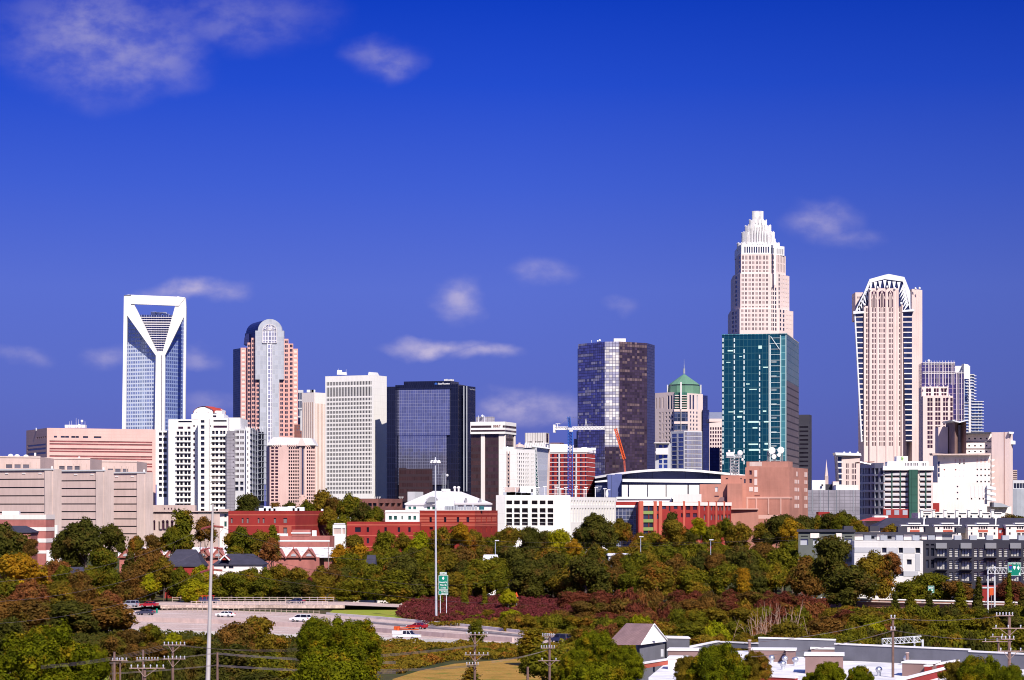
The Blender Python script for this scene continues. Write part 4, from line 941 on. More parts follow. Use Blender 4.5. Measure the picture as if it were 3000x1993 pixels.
for x in (2706,2735,2757,2782): mb.tube(P(x,1161,D0-8),P(x,1156,D0-8),.6,.2)
mb.ball(P(2721,1058,D0+20),1.2,1.2,1.2);mb.build('finial','pearl',r)
# ---- balconied glass tower behind
D0 = 2150;r = bld('balcony_tower','slim blue glass tower with stacked white balconies, far right',2845,D0)
mass(r,'white_top',rect(2798,2842,2844,D0+6,4),ZZ(1180,D0),ZZ(1071,D0),'white_paint');mb = MB();mb.extrude(fp([(2824,1110),(2842,1110),(2842,1075),(2836,1068),(2824,1066)],D0-1),(0,12,0));mb.build('white_fin','white_paint',r)
mass(r,'upper_glass',rect(2822,2855,2860,D0,6),GZ(D0),ZZ(1097,D0),'g_balcony');mass(r,'lower_glass',rect(2822,2878,2881,D0-6,6),GZ(D0),ZZ(1176,D0),'g_balcony')
rest = {};fA = Face(*rect(2822,2855,2860,D0,6)[:2]);fB = Face(*rect(2822,2878,2881,D0-6,6)[:2])
mb = MB()
for k in range(9): fA.slabpx(mb,2829,2854,1097+k*8.7,1098.4+k*8.7,1.4,xr=2840);fA.slabpx(mb,2853,2860,1101+k*8.7,1102.4+k*8.7,1.8,xr=2840)
for k in range(19): fB.slabpx(mb,2846,2882,1176+k*8.7,1177.4+k*8.7,1.6,xr=2860);fB.slabpx(mb,2824,2838,1180+k*8.7,1181.2+k*8.7,1.2,xr=2860)
mb.build('balcony','white_paint',r)
mb = MB();fB.slabpx(mb,2838,2844,1140,1340,1.0,xr=2860);fA.slabpx(mb,2838,2842,1097,1180,1.2,xr=2840);mb.build('pier','pearl',r)
# ================================================================ low buildings in front of the towers, left to right
# ---- salmon office block with paired dark bands
D0 = 1250;r = bld('salmon_office','broad salmon pink office block with paired dark red window bands and rooftop dishes',137,D0)
pl = rect(77,137.5,456,D0,65)
rows = []
for k in range(6): rows += [(1291.5+k*21.6,1296.3+k*21.6),(1299.3+k*21.4,1304+k*21.4)]
fs,zt = mass(r,'wall',pl,GZ(D0)-2,ZZ(1254,D0),'salmon',{1: [H([(145,446)],rows,'band_plum',name='window_band',xr=200,d=.3),H([(158,167),(178,190),(191,202),(209,220),(221,231),(243,258),(275,297)],[(1277.5,1283)],'w_dark',xr=200)],
     0: [H([(80,134)],[(1301,1306),(1312,1318),(1325,1331)],'w_plum',name='window_band',xr=120),H(ev(108,135,5,.5),[(1280,1285)],'w_dark',xr=120)]})
mb = MB();mb.box(P(222,1254,D0+45),11,5,1.6);mb.box(P(222,1251,D0+45),9,3,1.0)
for x,y in ((203,1234),(210,1233),(223,1225),(230,1229),(249,1234)): mb.tube(P(x,1254,D0+40),P(x,y,D0+40),.12,.06)
mb.tube(P(106,1262,D0+20),P(106,1254,D0+20),.3);mb.build('roof_plant','white_metal',r)
mb = MB();mb.ball(P(232,1249,D0+38),1.1,.4,1.1);mb.ball(P(240,1234,D0+42),.7,.3,.7);mb.tube(P(240,1250,D0+42),P(240,1235,D0+42),.1);mb.build('dish','white_paint',r)
# ---- concrete jail: three stepped blocks
r = bld('concrete_jail','massive windowless concrete jail of three stepped blocks with thin dark slits, far left',155,920)
segs = [(-80,155,177,905,1377,[(-40,130)],1402.3,24.4,6,1374),(120,305,330,980,1380,[(178.5,283)],1407,22.7,8,1378),(260,425,446,1030,1386,[(328,400)],1410,21.8,8,1384)]
for (xa,xc,xb,D,yt,cols,y0,st,n,yf) in segs:
    pl = rect(xa,xc,xb,D,24)
    fs,zt = mass(r,'wall',pl,-1,ZZ(yt,D),'jail_stone',{0: [H(cols,per(y0,st,n,3.4),'band_dark',name='window_slit',xr=cols[0][1]-8,d=.4)]},capm='roof_membrane',parapet=.8)
    mb = MB();f = fs[0];f.slab(mb,f.pu(xc-22),f.W,-1,zt+.4,.5,0);f1 = fs[1];f1.slab(mb,-.3,f1.W+.1,-1,zt+.4,.45,0);mb.build('corner_fin','jail_fin',r)
    mb = MB();f.slab(mb,-.1,f.W+.5,zt-.1,zt+.5,.7,inn=-.3);mb.build('coping','light_grey',r)
    mb = MB()
    for x in ((20,70,118) if xa < 0 else ((222,270) if xa < 200 else (342,388))): f.slabpx(mb,x-4.5,x+4.5,yt+9,yt+11.5,.2,xr=xc-20)
    mb.build('wall_lamp','white_paint',r)
for (xa,xb,D,y1,cols) in ((-60,118,1010,1339.5,[(17,36),(42,61),(67,86)]),(118,264,1050,1344,[(173,190),(196,213),(218,236)]),(262,401,1090,1352,[(315,332),(337,354),(359,375)])):
    a,b = Vector((PX(xa,D-10),D-10)),Vector((PX(xb,D),D));pl = [a,b,b+Vector((0,30)),a+Vector((0,30))]
    fs,zt = mass(r,'setback_wall',pl,8,ZZ(y1,D),'jail_stone',{0: [H([(c0+.5,c1-.5) for c0,c1 in cols],[(y1+22,y1+33)],'w_grey',xr=xb,name='louvre')]})
    mb = MB();f = fs[0]
    for c0,c1 in cols+[(xb-28,xb-12)]:
        for xx in (c0-3,c1+1.5): f.slab(mb,f.pu(xx),f.pu(xx+1.4),zt-6.5,zt-2.2,.25,inn=0)
    f.slab(mb,0,f.W,zt-.3,zt+.3,.3,inn=-.3);mb.build('pilaster','jail_fin',r)
mb = MB()
for x,y,D in ((103,1331,1015),(232,1342,1055),(152,1370,930),(303,1374,990),(422,1380,1040)): mb.tube(P(x,y+5,D),P(x,y-4,D),.45)
for x,y in ((31,1337),(50,1338),(76,1339)): mb.ball(P(x,y,1015),1.2,1.2,1.0,top=True)
mb.build('roof_vent','white_paint',r)
# ---- white apartment block under construction
D0 = 1200;r = bld('white_apartment_block','unfinished white apartment tower with balconies, red barrel roof and grey scaffold netting',620,D0)
z0 = GZ(D0)-1;FR = 16.35
def apt(xa,xb,D,yt,dep,hs,name='wall',m='white_stone',xo=0):
    pl = [Vector((PX(xa,D),D)),Vector((PX(xb,D+xo),D+xo)),Vector((PX(xb,D),D+dep)),Vector((PX(xa,D)+2,D+dep))]
    return mass(r,name,pl,z0,ZZ(yt,D),m,{0: hs})
def arow(y0,n,h): return per(y0,FR,n,h)
lw = [(465,474.5),(478,488.5)]
apt(459,496,D0+14,1262,26,[H(lw,arow(1267,12,9.5),'w_apt',xr=470,d=.9),H([(499,500)],[(1300,1301)],'w_dark')])
apt(495,511,D0+12,1262,26,[H([(495.5,496.6)],arow(1268,12,8),'w_plum',xr=500),H([(499,502.5)],arow(1269,9,4),'w_dark',xr=500)])
bal = [(517,525),(527.5,535.5),(540,548.5),(550.5,558.5)]
apt(493.5,580,D0+4,1229,34,[H(bal,arow(1264.5,14,10.2),'w_apt',xr=540,d=1.0),H([(522,537),(549,558)],[(1250,1257)],'w_plum',xr=540),H([(522,562)],[(1233,1238)],'w_dark',xr=540,d=.8),H([(566,571)],[(1246,1251)]+arow(1266,9,8),'w_plum',xr=540,d=.5)])
apt(580,612,D0-3,1227,40,[H([(588,599)],[(1231,1239)]+arow(1246,16,10.6),'w_dark',xr=590,d=1.0)])
apt(612,668,D0+2,1225,34,[H([(621,629),(631,639.5),(644.5,652),(653.5,660.5)],[(1262,1272.5)]+arow(1279,14,10),'w_apt',xr=640,d=.9),H([(625,664)],[(1231,1236)],'w_dark',xr=640,d=.8),H([(614,618)],[(1246,1252)],'w_dark',xr=640),H([(625,665)],[(1247,1254)],'w_plum',xr=640,d=.6)])
apt(668,704,D0+10,1224,34,[H([(690,698.5),(704,712)],arow(1260,1,8),'w_plum',xr=690)],m='white_stone')
apt(664,688,D0-1,1262,20,[H([(682,684.5)],arow(1270,9,4),'w_plum',xr=680)],m='net_grey',name='netted_wall')
apt(686,724,D0+1,1256,26,[H([(690,693),(693.8,696.6),(697.3,700),(704,707),(707.8,710.6),(711.3,714)],arow(1261.5,9,8.4),'w_plum',xr=700,d=.5),H([(689,698.5),(703.5,713)],[(1411,1421),(1427,1438)],'w_dark',xr=700,d=1)],m='light_grey')
apt(721,731.5,D0-1,1253,24,[H([(724.5,727.5)],arow(1262,12,8),'w_dark',xr=725)])
# open side storeys, their shade put into dark frame and pane colours
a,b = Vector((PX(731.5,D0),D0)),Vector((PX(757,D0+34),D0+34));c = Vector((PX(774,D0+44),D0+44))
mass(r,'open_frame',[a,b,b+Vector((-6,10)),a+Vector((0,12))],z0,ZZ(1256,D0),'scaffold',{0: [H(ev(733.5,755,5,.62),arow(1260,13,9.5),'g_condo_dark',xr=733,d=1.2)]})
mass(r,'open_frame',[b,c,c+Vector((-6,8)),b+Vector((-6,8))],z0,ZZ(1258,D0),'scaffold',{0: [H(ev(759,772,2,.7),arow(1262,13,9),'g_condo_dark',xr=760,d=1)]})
mb = MB();ff = Face(a,b);f3 = Face(b,c)
for k in range(13):
    ff.slabpx(mb,731.6,757,1270.5+FR*k,1271.8+FR*k,.5,xr=735);f3.slabpx(mb,757,774,1270.5+FR*k,1271.8+FR*k,1.4,xr=760)
for x in (736,743,750): ff.slabpx(mb,x,x+.5,1254,1470,.9,xr=735,inn=.6)
for x in (760,767,773): f3.slabpx(mb,x,x+.5,1254,1470,1.3,xr=760,inn=1.0)
mb.build('scaffolding','slate_grey',r)
mb = MB()
for x in (720,725,730,737,745,752,760,768): mb.tube(P(x,1257,D0+20),P(x,1250,D0+20),.14,n=4)
for x,l in ((566,52),(508,0)):
    pass
mb.build('railing_post','white_paint',r)
mb = MB()
for (xa,xb,D) in ((514,560,D0+3.4),(618,662,D0+1.4)):
    for k in range(13):
        y = 1262+FR*(k+1)-1;
        mb.extrude(fp([(xa,y),(xb,y),(xb,y-.8),(xa,y-.8)],D-.7),(0,.9,0))
mb.build('balcony_edge','white_paint',r)
# barrel-roofed penthouse
mb = MB();mb.extrude(fp([(561,1228),(655,1228),(655,1214),(561,1214)],D0+4),(0,20,0));mb.build('penthouse_base','white_paint',r)
arch = arc(596,1213,30,20,155,25,12)
mb = MB();mb.extrude(fp([(566,1214)]+arch+[(623,1214)],D0+6)[::-1],(0,2,0));mb.extrude(fp([(623,1214),(650,1214),(650,1200),(623,1206)],D0+8),(0,16,0));mb.build('penthouse_wall','white_paint',r)
A = fp([(565,1209)]+arc(596,1213,31,22.5,155,25,12)+[(624,1209)],D0+5.5);Bk = [p+Vector((4.3,18,.0)) for p in A]
mb = MB()
for i in range(len(A)-1): mb.face([A[i],A[i+1],Bk[i+1],Bk[i]][::-1]);
mb.face(fp([(600,1190),(626,1192),(651,1203),(650,1204),(624,1203),(622,1200)],D0+5.4)[::-1]);mb.build('barrel_roof','red_tile',r)
mb = MB()
for x in (577,609.5): mb.extrude(fp([(x-1.2,1210),(x+1.2,1210),(x+1.2,1206.5),(x-1.2,1206.5)],D0+5.9),(0,.2,0))
mb.extrude(fp([(624,1223),(634,1223),(634,1217),(624,1217)],D0+3.9),(0,.2,0));mb.build('penthouse_window','w_black',r)
# ---- pink arched office with mansard
D0 = 1330;r = bld('pink_mansard_office','pink office with arched windows, a tall central arch and sloping grey roof',860,D0)
pl = [Vector((PX(780,D0+24),D0+24)),Vector((PX(790,D0+4),D0+4)),Vector((PX(884,D0),D0)),Vector((PX(924,D0+6),D0+6)),Vector((PX(923,D0+36),D0+36)),Vector((PX(790,D0),D0+40))]
rr = [(1309.5,1316)]+per(1320,9.75,14,6)
fs,zt = mass(r,'wall',pl,GZ(D0)-1,ZZ(1305,D0),'pink_light',{1: [H([(794,802.5),(806,814.5)],per(1309.5,9.6,18,6),'w_plum',xr=810),H([(845.3,849.8),(851.8,856.3),(858.3,862.8),(864.8,869.3),(871.3,875)],rr+per(1456.5,9.75,2,6),'w_black',xr=860),H([(881,884)],[(1312,1450)],'w_navy',xr=870)],
     2: [H([(884.3,889.5)],[(1312,1450)],'w_navy',xr=886),H([(898.7,903.2),(905.2,909.7),(911.7,916.2),(918,922)],rr+per(1456.5,9.75,2,6),'w_black',xr=890)]})
mb = MB();mb.extrude(fp([(780,1305),(924,1305),(912,1284),(818,1281),(802,1281),(797,1284)],D0+3),(0,24,0));mb.build('mansard_roof','pearl',r)
mb = MB();mb.extrude(fp([(871,1306),(895,1306),(884,1283),(881,1283)],D0-1.2),(0,8,0));
for f,xa,xb,n in ((fs[1],790,826,6),(fs[1],843,872,5),(fs[2],896,924,5)):
    for x0_,x1_ in ev(xa,xb,n,.6): mb.ball(f.at(f.pu((x0_+x1_)/2),zt+.2,.2),.5,.5,.8,6,4)
for f,x in ((fs[1],877.5),(fs[1],880.5),(fs[2],890),(fs[2],892.5)): f.slabpx(mb,x-.5,x+.5,1306,1455,.5,xr=x)
mb.build('gable_arch','cream_pink',r)
# ---- dark brown colonnaded block
D0 = 1040;r = bld('brown_arcade_block','low dark brown brick block with wide openings behind the round green trees',1110,D0)
pl = rect(1040,1108,1179,D0,12)
f_ = Face(pl[0],pl[1])
fs,zt = mass(r,'wall',pl,GZ(D0)-1,ZZ(1461,D0),'brick_brown',{0: [H(ev(1078,1103,2,.8),[(1474,1484)],'w_black',xr=1100,d=1.0)],1: [H(ev(1111,1176,4,.78),[(1474,1484)],'w_black',xr=1110,d=1.0)]})
mass(r,'base_wall',rect(1030,1108,1188,D0-4,12),GZ(D0)-1,ZZ(1490,D0),'brick_brown')
mb = MB()
for x in (1095,1100,1106,1112,1172,1178): mb.tube(P(x,1462,D0+6),P(x,1457,D0+6),.1,n=4);mb.box(P(x,1457.5,D0+6),1.2,.5,.25)
mb.build('roof_lamp','white_paint',r)
r = bld('pale_stub_block','small pale grey block between the black tower and the white hip roof',1215,1060)
mass(r,'wall',rect(1194,1215,1240,1060,20),GZ(1060)-1,ZZ(1441,1060),'light_grey')
# ---- lattice radio tower in front of the black glass tower
D0 = 1020;r = T('radio_mast','thin lattice radio mast with a dish in front of the black glass tower','antenna',(PX(1302,D0),D0,ZZ(1445,D0)))
mb = MB();lattice(mb,P(1302,1441,D0),P(1301,1385,D0),1.0,10,.09,.06);mb.tube(P(1301,1385,D0),P(1301,1360,D0),.08,.03);mb.tube(P(1312.5,1441,D0),P(1312.5,1407,D0),.05);mb.tube(P(1296,1441,D0),P(1294,1392,D0),.06);mb.tube(P(1284.5,1389,D0),P(1284.5,1360,D0),.06);mb.build('lattice','slate_grey',r)
mb = MB();mb.box(P(1305,1440,D0),3.4,2,1.1);mb.ball(P(1310,1393,D0-.5),.6,.3,.6);mb.build('equipment','light_grey',r)
# ---- white hall with hip roof
D0 = 900;r = bld('hip_roof_hall','white hall with a broad pale hip roof, arched dormers and green framed windows',1300,D0)
zr = ZZ(1475,D0);pl = rect(1187,1276,1440,D0,24);z0 = GZ(D0)-1
pl[1],pl[0] = pl[1],pl[0]
f0_ = [Vector((PX(1188,D0+8),D0+8)),Vector((PX(1440,D0-2),D0-2)),Vector((PX(1428,D0),D0+36)),Vector((PX(1196,D0),D0+46))]
fs,_ = mass(r,'wall',f0_,z0,zr,'white_stone',{0: [H([(1196,1205),(1210,1219),(1251,1260),(1266,1275)],[(1484.5,1493)],'w_green',xr=1220,d=.3)]})
e0 = [Vector((p.x,p.y,zr)) for p in f0_];cxy = sum((p for p in f0_),Vector((0,0)))/4
ov = [Vector((cxy.x+(p.x-cxy.x)*1.02,cxy.y+(p.y-cxy.y)*1.04,zr)) for p in f0_]
ra,rb = P(1270,1438.5,D0+20),P(1352,1441,D0+18)
mb = MB();mb.face([ov[0],ov[1],rb,ra]);mb.face([ov[1],ov[2],rb]);mb.face([ov[2],ov[3],ra,rb]);mb.face([ov[3],ov[0],ra]);
mb.prism([(p.x,p.y) for p in ov],zr-.5,zr-.02,0,True,True);roof = mb.build('hip_roof','pearl',r)
def dormer(xc,hw,yb,yt,D,dep):
    mb = MB();A = fp([(xc-hw,yb)]+arc(xc,yb,hw,yb-yt,180,0,10)[1:-1]+[(xc+hw,yb)],D);mb.extrude(A[::-1],(0,.3,0));o = mb.build('dormer','mid_grey',r)
    mb = MB();O = fp([(xc-hw*1.12,yb)]+arc(xc,yb,hw*1.12,(yb-yt)*1.12,180,0,10)[1:-1]+[(xc+hw*1.12,yb)],D+.15);Bq = [p+Vector((0,dep,0)) for p in O]
    for i in range(len(O)-1): mb.face([O[i],O[i+1],Bq[i+1],Bq[i]])
    mb.build('dormer_roof','pearl',r)
dormer(1267,18,1472,1455,D0+3.2,3.5);dormer(1365,4,1472,1460,D0+1.2,6);dormer(1406.5,4,1472.5,1461,D0-.3,6)
mb = MB()
for x in (1332,1343.5): mb.tube(P(x,1441,D0+19),P(x,1430,D0+19),.35);mb.ball(P(x,1429,D0+19),.65,.65,.55)
for x in (1300,1309,1316): mb.box(P(x,1440,D0+19),.9,.8,.8)
mb.build('roof_vent','white_paint',r)
pl = rect(1129,1228,1250,D0-14,4);fs,_ = mass(r,'low_wing',pl,z0,ZZ(1495,D0-14),'white_stone',{0: [H([(1139,1148),(1154,1163),(1196,1204),(1211,1219)],[(1511.5,1523)],'w_green',xr=1200,d=.3),H([(1176,1180)],[(1511.5,1522)],'w_green',xr=1200,d=.3)]})
mb = MB();fs[0].slab(mb,-.2,fs[0].W+.2,ZZ(1502,D0-14),ZZ(1500,D0-14),.25);mb.build('cornice','cream',r)
mb = MB();mb.extrude(fp([(1278,1491),(1330,1491),(1330,1467),(1278,1467)],D0-16),(0,8,0));mb.build('plant_screen','white_paint',r)
# rooftop chillers on the striped brick building
# ---- striped brick building
D0 = 850;r = bld('striped_brick_building','red brick building with orange stripes and narrow dark windows beside the white parking garage',1391,D0)
pl = rect(1230,1391,1458,D0,14);z0 = GZ(D0)-1
def brickst(fs,r,y0,D,ymax,xr):
    mb = MB()
    for k,(a,b) in enumerate(((8.5,14),(20.5,27.5),(29,35),(42,47))):
        for f in fs[:2]: f.slab(mb,0,f.W,ZZ(y0+b,D),ZZ(y0+a,D),.05,inn=0)
    for f in fs[:2]: f.slab(mb,0,f.W,ZZ(y0+60,D),ZZ(y0+52,D),.05,inn=0)
    return mb
fs,zt = mass(r,'wall',pl,z0,ZZ(1496,D0),'brick_deep',{0: [H([(1258,1265),(1300.5,1307.5),(1338,1345),(1366.5,1374.5)],[(1515.5,1530.5)],'w_black',xr=1391,d=.35),H([(1258,1268),(1340,1345)],[(1545,1552)],'w_black',xr=1391,d=.35)],
   1: [H([(1392,1393.5),(1408.5,1411),(1423.5,1426),(1439,1441.5),(1454,1455.5)],[(1515,1530),(1546,1560)],'w_black',xr=1392,d=.3)]},capm='mid_grey',parapet=.7)
mb = MB()
for f,spans in ((fs[0],[(1230,1258),(1265,1300.5),(1307.5,1338),(1345,1366.5),(1374.5,1391)]),(fs[1],[(1393.5,1408.5),(1411,1423.5),(1426,1439),(1441.5,1454)])):
    for y0_,y1_ in ((1504.5,1509.5),(1534,1537.5),(1539,1542)): f.slab(mb,0.02,f.W-.02,ZZ(y1_,D0),ZZ(y0_,D0),.05,inn=0)
    for y0_,y1_ in ((1515.8,1521.5),(1523,1529)):
        for xa,xb in spans: f.slab(mb,max(0.02,f.pu(xa+.1)),min(f.W-.02,f.pu(xb-.1)),ZZ(y1_,D0),ZZ(y0_,D0),.05,inn=0)
mb.build('orange_stripe','brick_orange',r)
mb = MB();rn = random.Random(3)
for i in range(12): x = 1306+i*8;mb.box(P(x,1494,D0+8),.8,1.0,1.0+rn.random()*.9)
mb.box(P(1319,1494,D0+10),4.0,2.5,1.4);mb.build('roof_plant','slate_grey',r)
mb = MB();mb.tube(P(1411,1494,D0+8),P(1411,1483,D0+8),.95,n=12);mb.build('green_tank','g_teal_light',r)
mb = MB()
for x in range(1280,1400,12): mb.tube(P(x,1495,D0+4),P(x,1488,D0+4),.05,n=3)
mb.tube(P(1280,1488,D0+4),P(1395,1488,D0+4),.05,n=3);mb.tube(P(1280,1491,D0+4),P(1395,1491,D0+4),.05,n=3);mb.build('roof_railing','light_grey',r)
D1 = 842;pl = rect(1016,1231,1234,D1,4)
fs,zt = mass(r,'low_wing',pl,z0,ZZ(1529,D1),'brick_red',{0: [H([(1040,1057),(1074,1081),(1126,1133),(1165,1172),(1196,1203)],[(1545,1559)],'w_black',xr=1150,d=.35),H([(1074,1081)],[(1577,1592)],'w_black',xr=1150,d=.35)]},capm='mid_grey',parapet=.6)
mb = MB();f = fs[0]
for y0_,y1_ in ((1536.5,1540),(1568,1571),(1600,1603)): f.slab(mb,0,f.W,f.z(y1_,1150),f.z(y0_,1150),.05,inn=0)
mb.build('orange_stripe','brick_orange',r)
# ---- white parking garage
D0 = 950;r = bld('white_parking_garage','long white concrete parking garage with square openings and a row of narrow slots',1600,D0)
z0 = GZ(D0)-1
m_,q_,b_ = mat('garage_dark');b_.inputs['Base Color'].default_value = (.035,.025,.04,1);b_.inputs['Roughness'].default_value = .9
pl = [Vector((PX(1453,D0+2),D0+2)),Vector((PX(1480,D0),D0)),Vector((PX(1671,D0),D0)),Vector((PX(1671,D0),D0+40)),Vector((PX(1453,D0),D0+50))]
gc = [(1483.5,1500.3),(1506.2,1523),(1529.3,1546.5),(1557.8,1574.8),(1581.3,1598.3),(1604.3,1621)]
fs,zt = mass(r,'wall',pl,z0,ZZ(1451,D0),'white_stone',{1: [H(gc,[(1466.5,1478)],'garage_dark',name='opening',xr=1550,d=2.5),H(gc,[(1489,1504),(1506,1518),(1520,1540)],'garage_dark',name='opening',xr=1550,d=2.5)]},capm='light_grey',parapet=1.0)
mb = MB();f = fs[1]
for xa,xb in gc:
    for y in (1501.5,1516,1530): f.slab(mb,f.pu(xa),f.pu(xb),ZZ(y+1,D0),ZZ(y,D0),-.6,inn=-.8)
mb.build('guard_rail','light_grey',r)
pl = [Vector((PX(1671,D0+1),D0+1)),Vector((PX(1804,D0+50),D0+50)),Vector((PX(1804,D0),D0+90)),Vector((PX(1671,D0),D0+40))]
sc_ = [(1674+i*8.08*(1-.0*i),1674+i*8.08+3.6) for i in range(16)]
fs,zt = mass(r,'slotted_wing',pl,z0,ZZ(1456,D0),'white_stone',{0: [H(sc_,[(1466.5,1480)],'garage_dark',name='slot',xr=1673,d=1.0),H(sc_,[(1489,1530)],'w_green',name='slot',xr=1673,d=1.0)]})
mb = MB();mb.extrude(fp([(1478,1452),(1524,1452),(1524,1428),(1478,1428)],D0+40),(0,8,0));mb.build('pink_stair_head','stone_old',r)
mb = MB();mb.extrude(fp([(1524,1453),(1569,1453),(1569,1425),(1524,1425)],D0+34),(0,10,0));mb.build('white_stair_head','white_stone',r)
mb = MB();mb.extrude(fp([(1556.5,1442),(1561,1442),(1561,1433),(1556.5,1433)],D0+33.8),(0,.3,0));mb.build('stair_window','w_black',r)
mb = MB();rn = random.Random(5)
for i in range(7): mb.box(P(1486+i*11,1451,D0+12),2+rn.random()*2,2,.8+rn.random()*.5)
mb.build('roof_plant','slate_grey',r)
proto = None
for i,(x,h) in enumerate(((1475,26),(1510,26),(1478,20),(1573,25),(1596,27),(1626,29),(1632,25),(1643,22),(1658,25),(1685,27),(1687,22),(1711,20),(1717,26),(1744,26),(1772,24),(1780,21))):
    yb = 1454+max(0,(x-1671))*.03
    D = D0+16+max(0,(x-1671))*.38;nm = ['first','second','third','fourth','fifth','sixth','seventh','eighth','ninth','tenth','eleventh','twelfth','thirteenth','fourteenth','fifteenth','sixteenth'][sorted([1475,1510,1478,1573,1596,1626,1632,1643,1658,1685,1687,1711,1717,1744,1772,1780]).index(x)]
    t = T('roof_lamp','white lamp post on the parking garage roof, %s from the left' % nm,'lamp post',P(x,yb,D),'lamp posts on the parking garage roof')
    mb = MB();mb.tube(P(x,yb+3,D),P(x,yb-h,D),.14,n=5);mb.build('pole','white_paint',t)
    mb = MB();mb.box(P(x,yb-h,D)+Vector((.4 if i % 2 else 0,0,0)),1.5,.5,.25);mb.build('lamp_head','white_paint',t)
# ---- arena
D0 = 1100;r = bld('sports_arena','dark blue arena under a long curved white roof edge with white lower wall',1950,D0)
z0 = GZ(D0)-1
top = [(1743,1396),(1790,1388),(1850,1380),(1900,1375.5),(1950,1373.3),(2000,1374),(2050,1377),(2100,1382),(2139,1386),(2190,1392)]
bot = [(x,y+7) for x,y in top]
def bow(x): return -14*(1-((x-1960)/230.0)**2)
mb = MB()
for (x0_,y0_),(x1_,y1_) in zip(top[:-1],top[1:]):
    d0,d1 = D0+bow(x0_),D0+bow(x1_)
    q = [P(x0_,y0_+6.5,d0),P(x1_,y1_+6.5,d1),P(x1_,y1_,d1),P(x0_,y0_,d0)];mb.extrude(q,(0,3,0))
mb.build('roof_edge','white_paint',r)
mb = MB()
for (x0_,y0_),(x1_,y1_) in zip(top[:-1],top[1:]):
    d0,d1 = D0+bow(x0_),D0+bow(x1_)
    mb.face([P(x0_,y0_,d0),P(x1_,y1_,d1),P(x1_,y1_+3,D0+90),P(x0_,y0_+3,D0+90)])
mb.build('roof','light_grey',r)
mb = MB()
for (x0_,y0_),(x1_,y1_) in zip(bot[:-1],bot[1:]):
    d0,d1 = D0+4+bow(x0_)*.7,D0+4+bow(x1_)*.7
    mb.face([P(x0_,1480,d0),P(x1_,1480,d1),P(x1_,y1_,d1),P(x0_,y0_,d0)])
mb.face([P(1743,1480,D0+2),P(1743,1396,D0+2),P(1743,1396,D0+80),P(1743,1480,D0+80)]);mb.build('wall','arena_blue',r)
mb = MB();mb.extrude(fp([(1780,1460),(1803,1460),(1803,1391),(1780,1391)],D0-16),(0,20,0));mb.extrude(fp([(1803,1460),(1822,1460),(1822,1389),(1803,1389)],D0-14),(0,20,0));mb.build('stair_tower','arena_blue',r)
mb = MB();mb.extrude(fp([(1824,1412),(2112,1416),(2112,1404),(1824,1403.5)],D0-19),(0,5,0));mb.extrude(fp([(1743,1414),(1779,1412),(1779,1406),(1743,1410)],D0-19),(0,5,0));mb.build('canopy_band','white_paint',r)
mb = MB()
for i,xx in enumerate((1822,1843,1899,1953,2018)):
    x2 = (1839,1896,1950,2014,2055)[i];mb.extrude(fp([(xx,1462),(x2,1462),(x2,1421),(xx,1421)],D0-18),(0,10,0))
mb.build('lower_wall','white_stone',r)
mb = MB()
for xx in (1841,1897.5,1951.5,2016): mb = MB();mb.extrude(fp([(xx-2.5,1455),(xx+2.5,1455),(xx+2,1430),(xx,1426),(xx-2,1430)],D0-17),(0,3,0));mb.build('slit_window','w_navy',r)
mb = MB();mb.extrude(fp([(1744,1462),(1780,1462),(1780,1422),(1744,1422)],D0-8),(0,2,0));mb.build('glass_wall','g_atrium',r)
mb = MB();mb.ball(P(1778,1448,960),.6,.4,1.6);mb.build('dish','white_paint',r)
# ---- low white and red row between garage and telephone building
D0 = 870;r = bld('colourful_brick_building','red brick and orange building with green panels and a blue glass front behind the trees',1980,D0)
z0 = GZ(D0)-1
pl = rect(1805,1872,1873,D0+14,3);fs,_ = mass(r,'glass_front',pl,z0,ZZ(1481,D0+14),'g_atrium')
mb = MB();fs[0].slab(mb,0,fs[0].W,ZZ(1480.5,D0+14),ZZ(1470,D0+14),.4,inn=-8);mb.build('red_band','brick_red',r)
mb = MB();fs[0].slab(mb,0,fs[0].W,ZZ(1487,D0+14),ZZ(1480.5,D0+14),.6,inn=-1);mb.build('white_band','white_paint',r)
mass(r,'white_roof_storey',rect(1806,1968,1969,D0+40,2),z0,ZZ(1456,D0+40),'white_paint',{0: [H([(1808,1964)],[(1462.5,1467)],'w_grey',name='window_band',xr=1900,d=.3)]})
mass(r,'roof_block',rect(1972,2055,2057,D0+34,4),z0,ZZ(1448,D0+34),'cream_pink')
pl = [Vector((PX(1870,D0),D0)),Vector((PX(2050,D0+8),D0+8)),Vector((PX(2142,D0+26),D0+26)),Vector((PX(2142,D0),D0+60)),Vector((PX(1870,D0),D0+50))]
fs,zt = mass(r,'wall',pl,z0,ZZ(1471,D0),'brick_red',{0: [H([(1885,1900),(1902,1913)],[(1483,1497),(1507,1521),(1531,1545),(1555,1566)],'w_dark',xr=1900,d=.4),H([(1924,1929),(1960,1964)],[(1482,1497),(1506,1521)],'w_dark',xr=1930,d=.4),H([(1940,1951),(1956.5,1968),(1974,1985)],[(1482,1491.5)],'w_dark',xr=1930,d=.4),H([(1995,2000),(2010,2022),(2030,2042)],[(1482,1494),(1504,1516)],'w_plum',xr=2010,d=.4)],
   1: [H(ev(2062,2140,8,.6),[(1482,1496),(1508,1524)],'w_grey',xr=2060,d=.4)]},capm='mid_grey')
mb = MB();f = fs[0];g2 = fs[1]
for y0_,y1_ in ((1472,1482),): f.slab(mb,f.pu(1872),f.W,f.z(y1_,1960),f.z(y0_,1960),.25,inn=0);g2.slab(mb,0,g2.W,g2.z(y1_,2100),g2.z(y0_,2100),.25,inn=0)
mb.build('white_cornice','cream',r)
mb = MB()
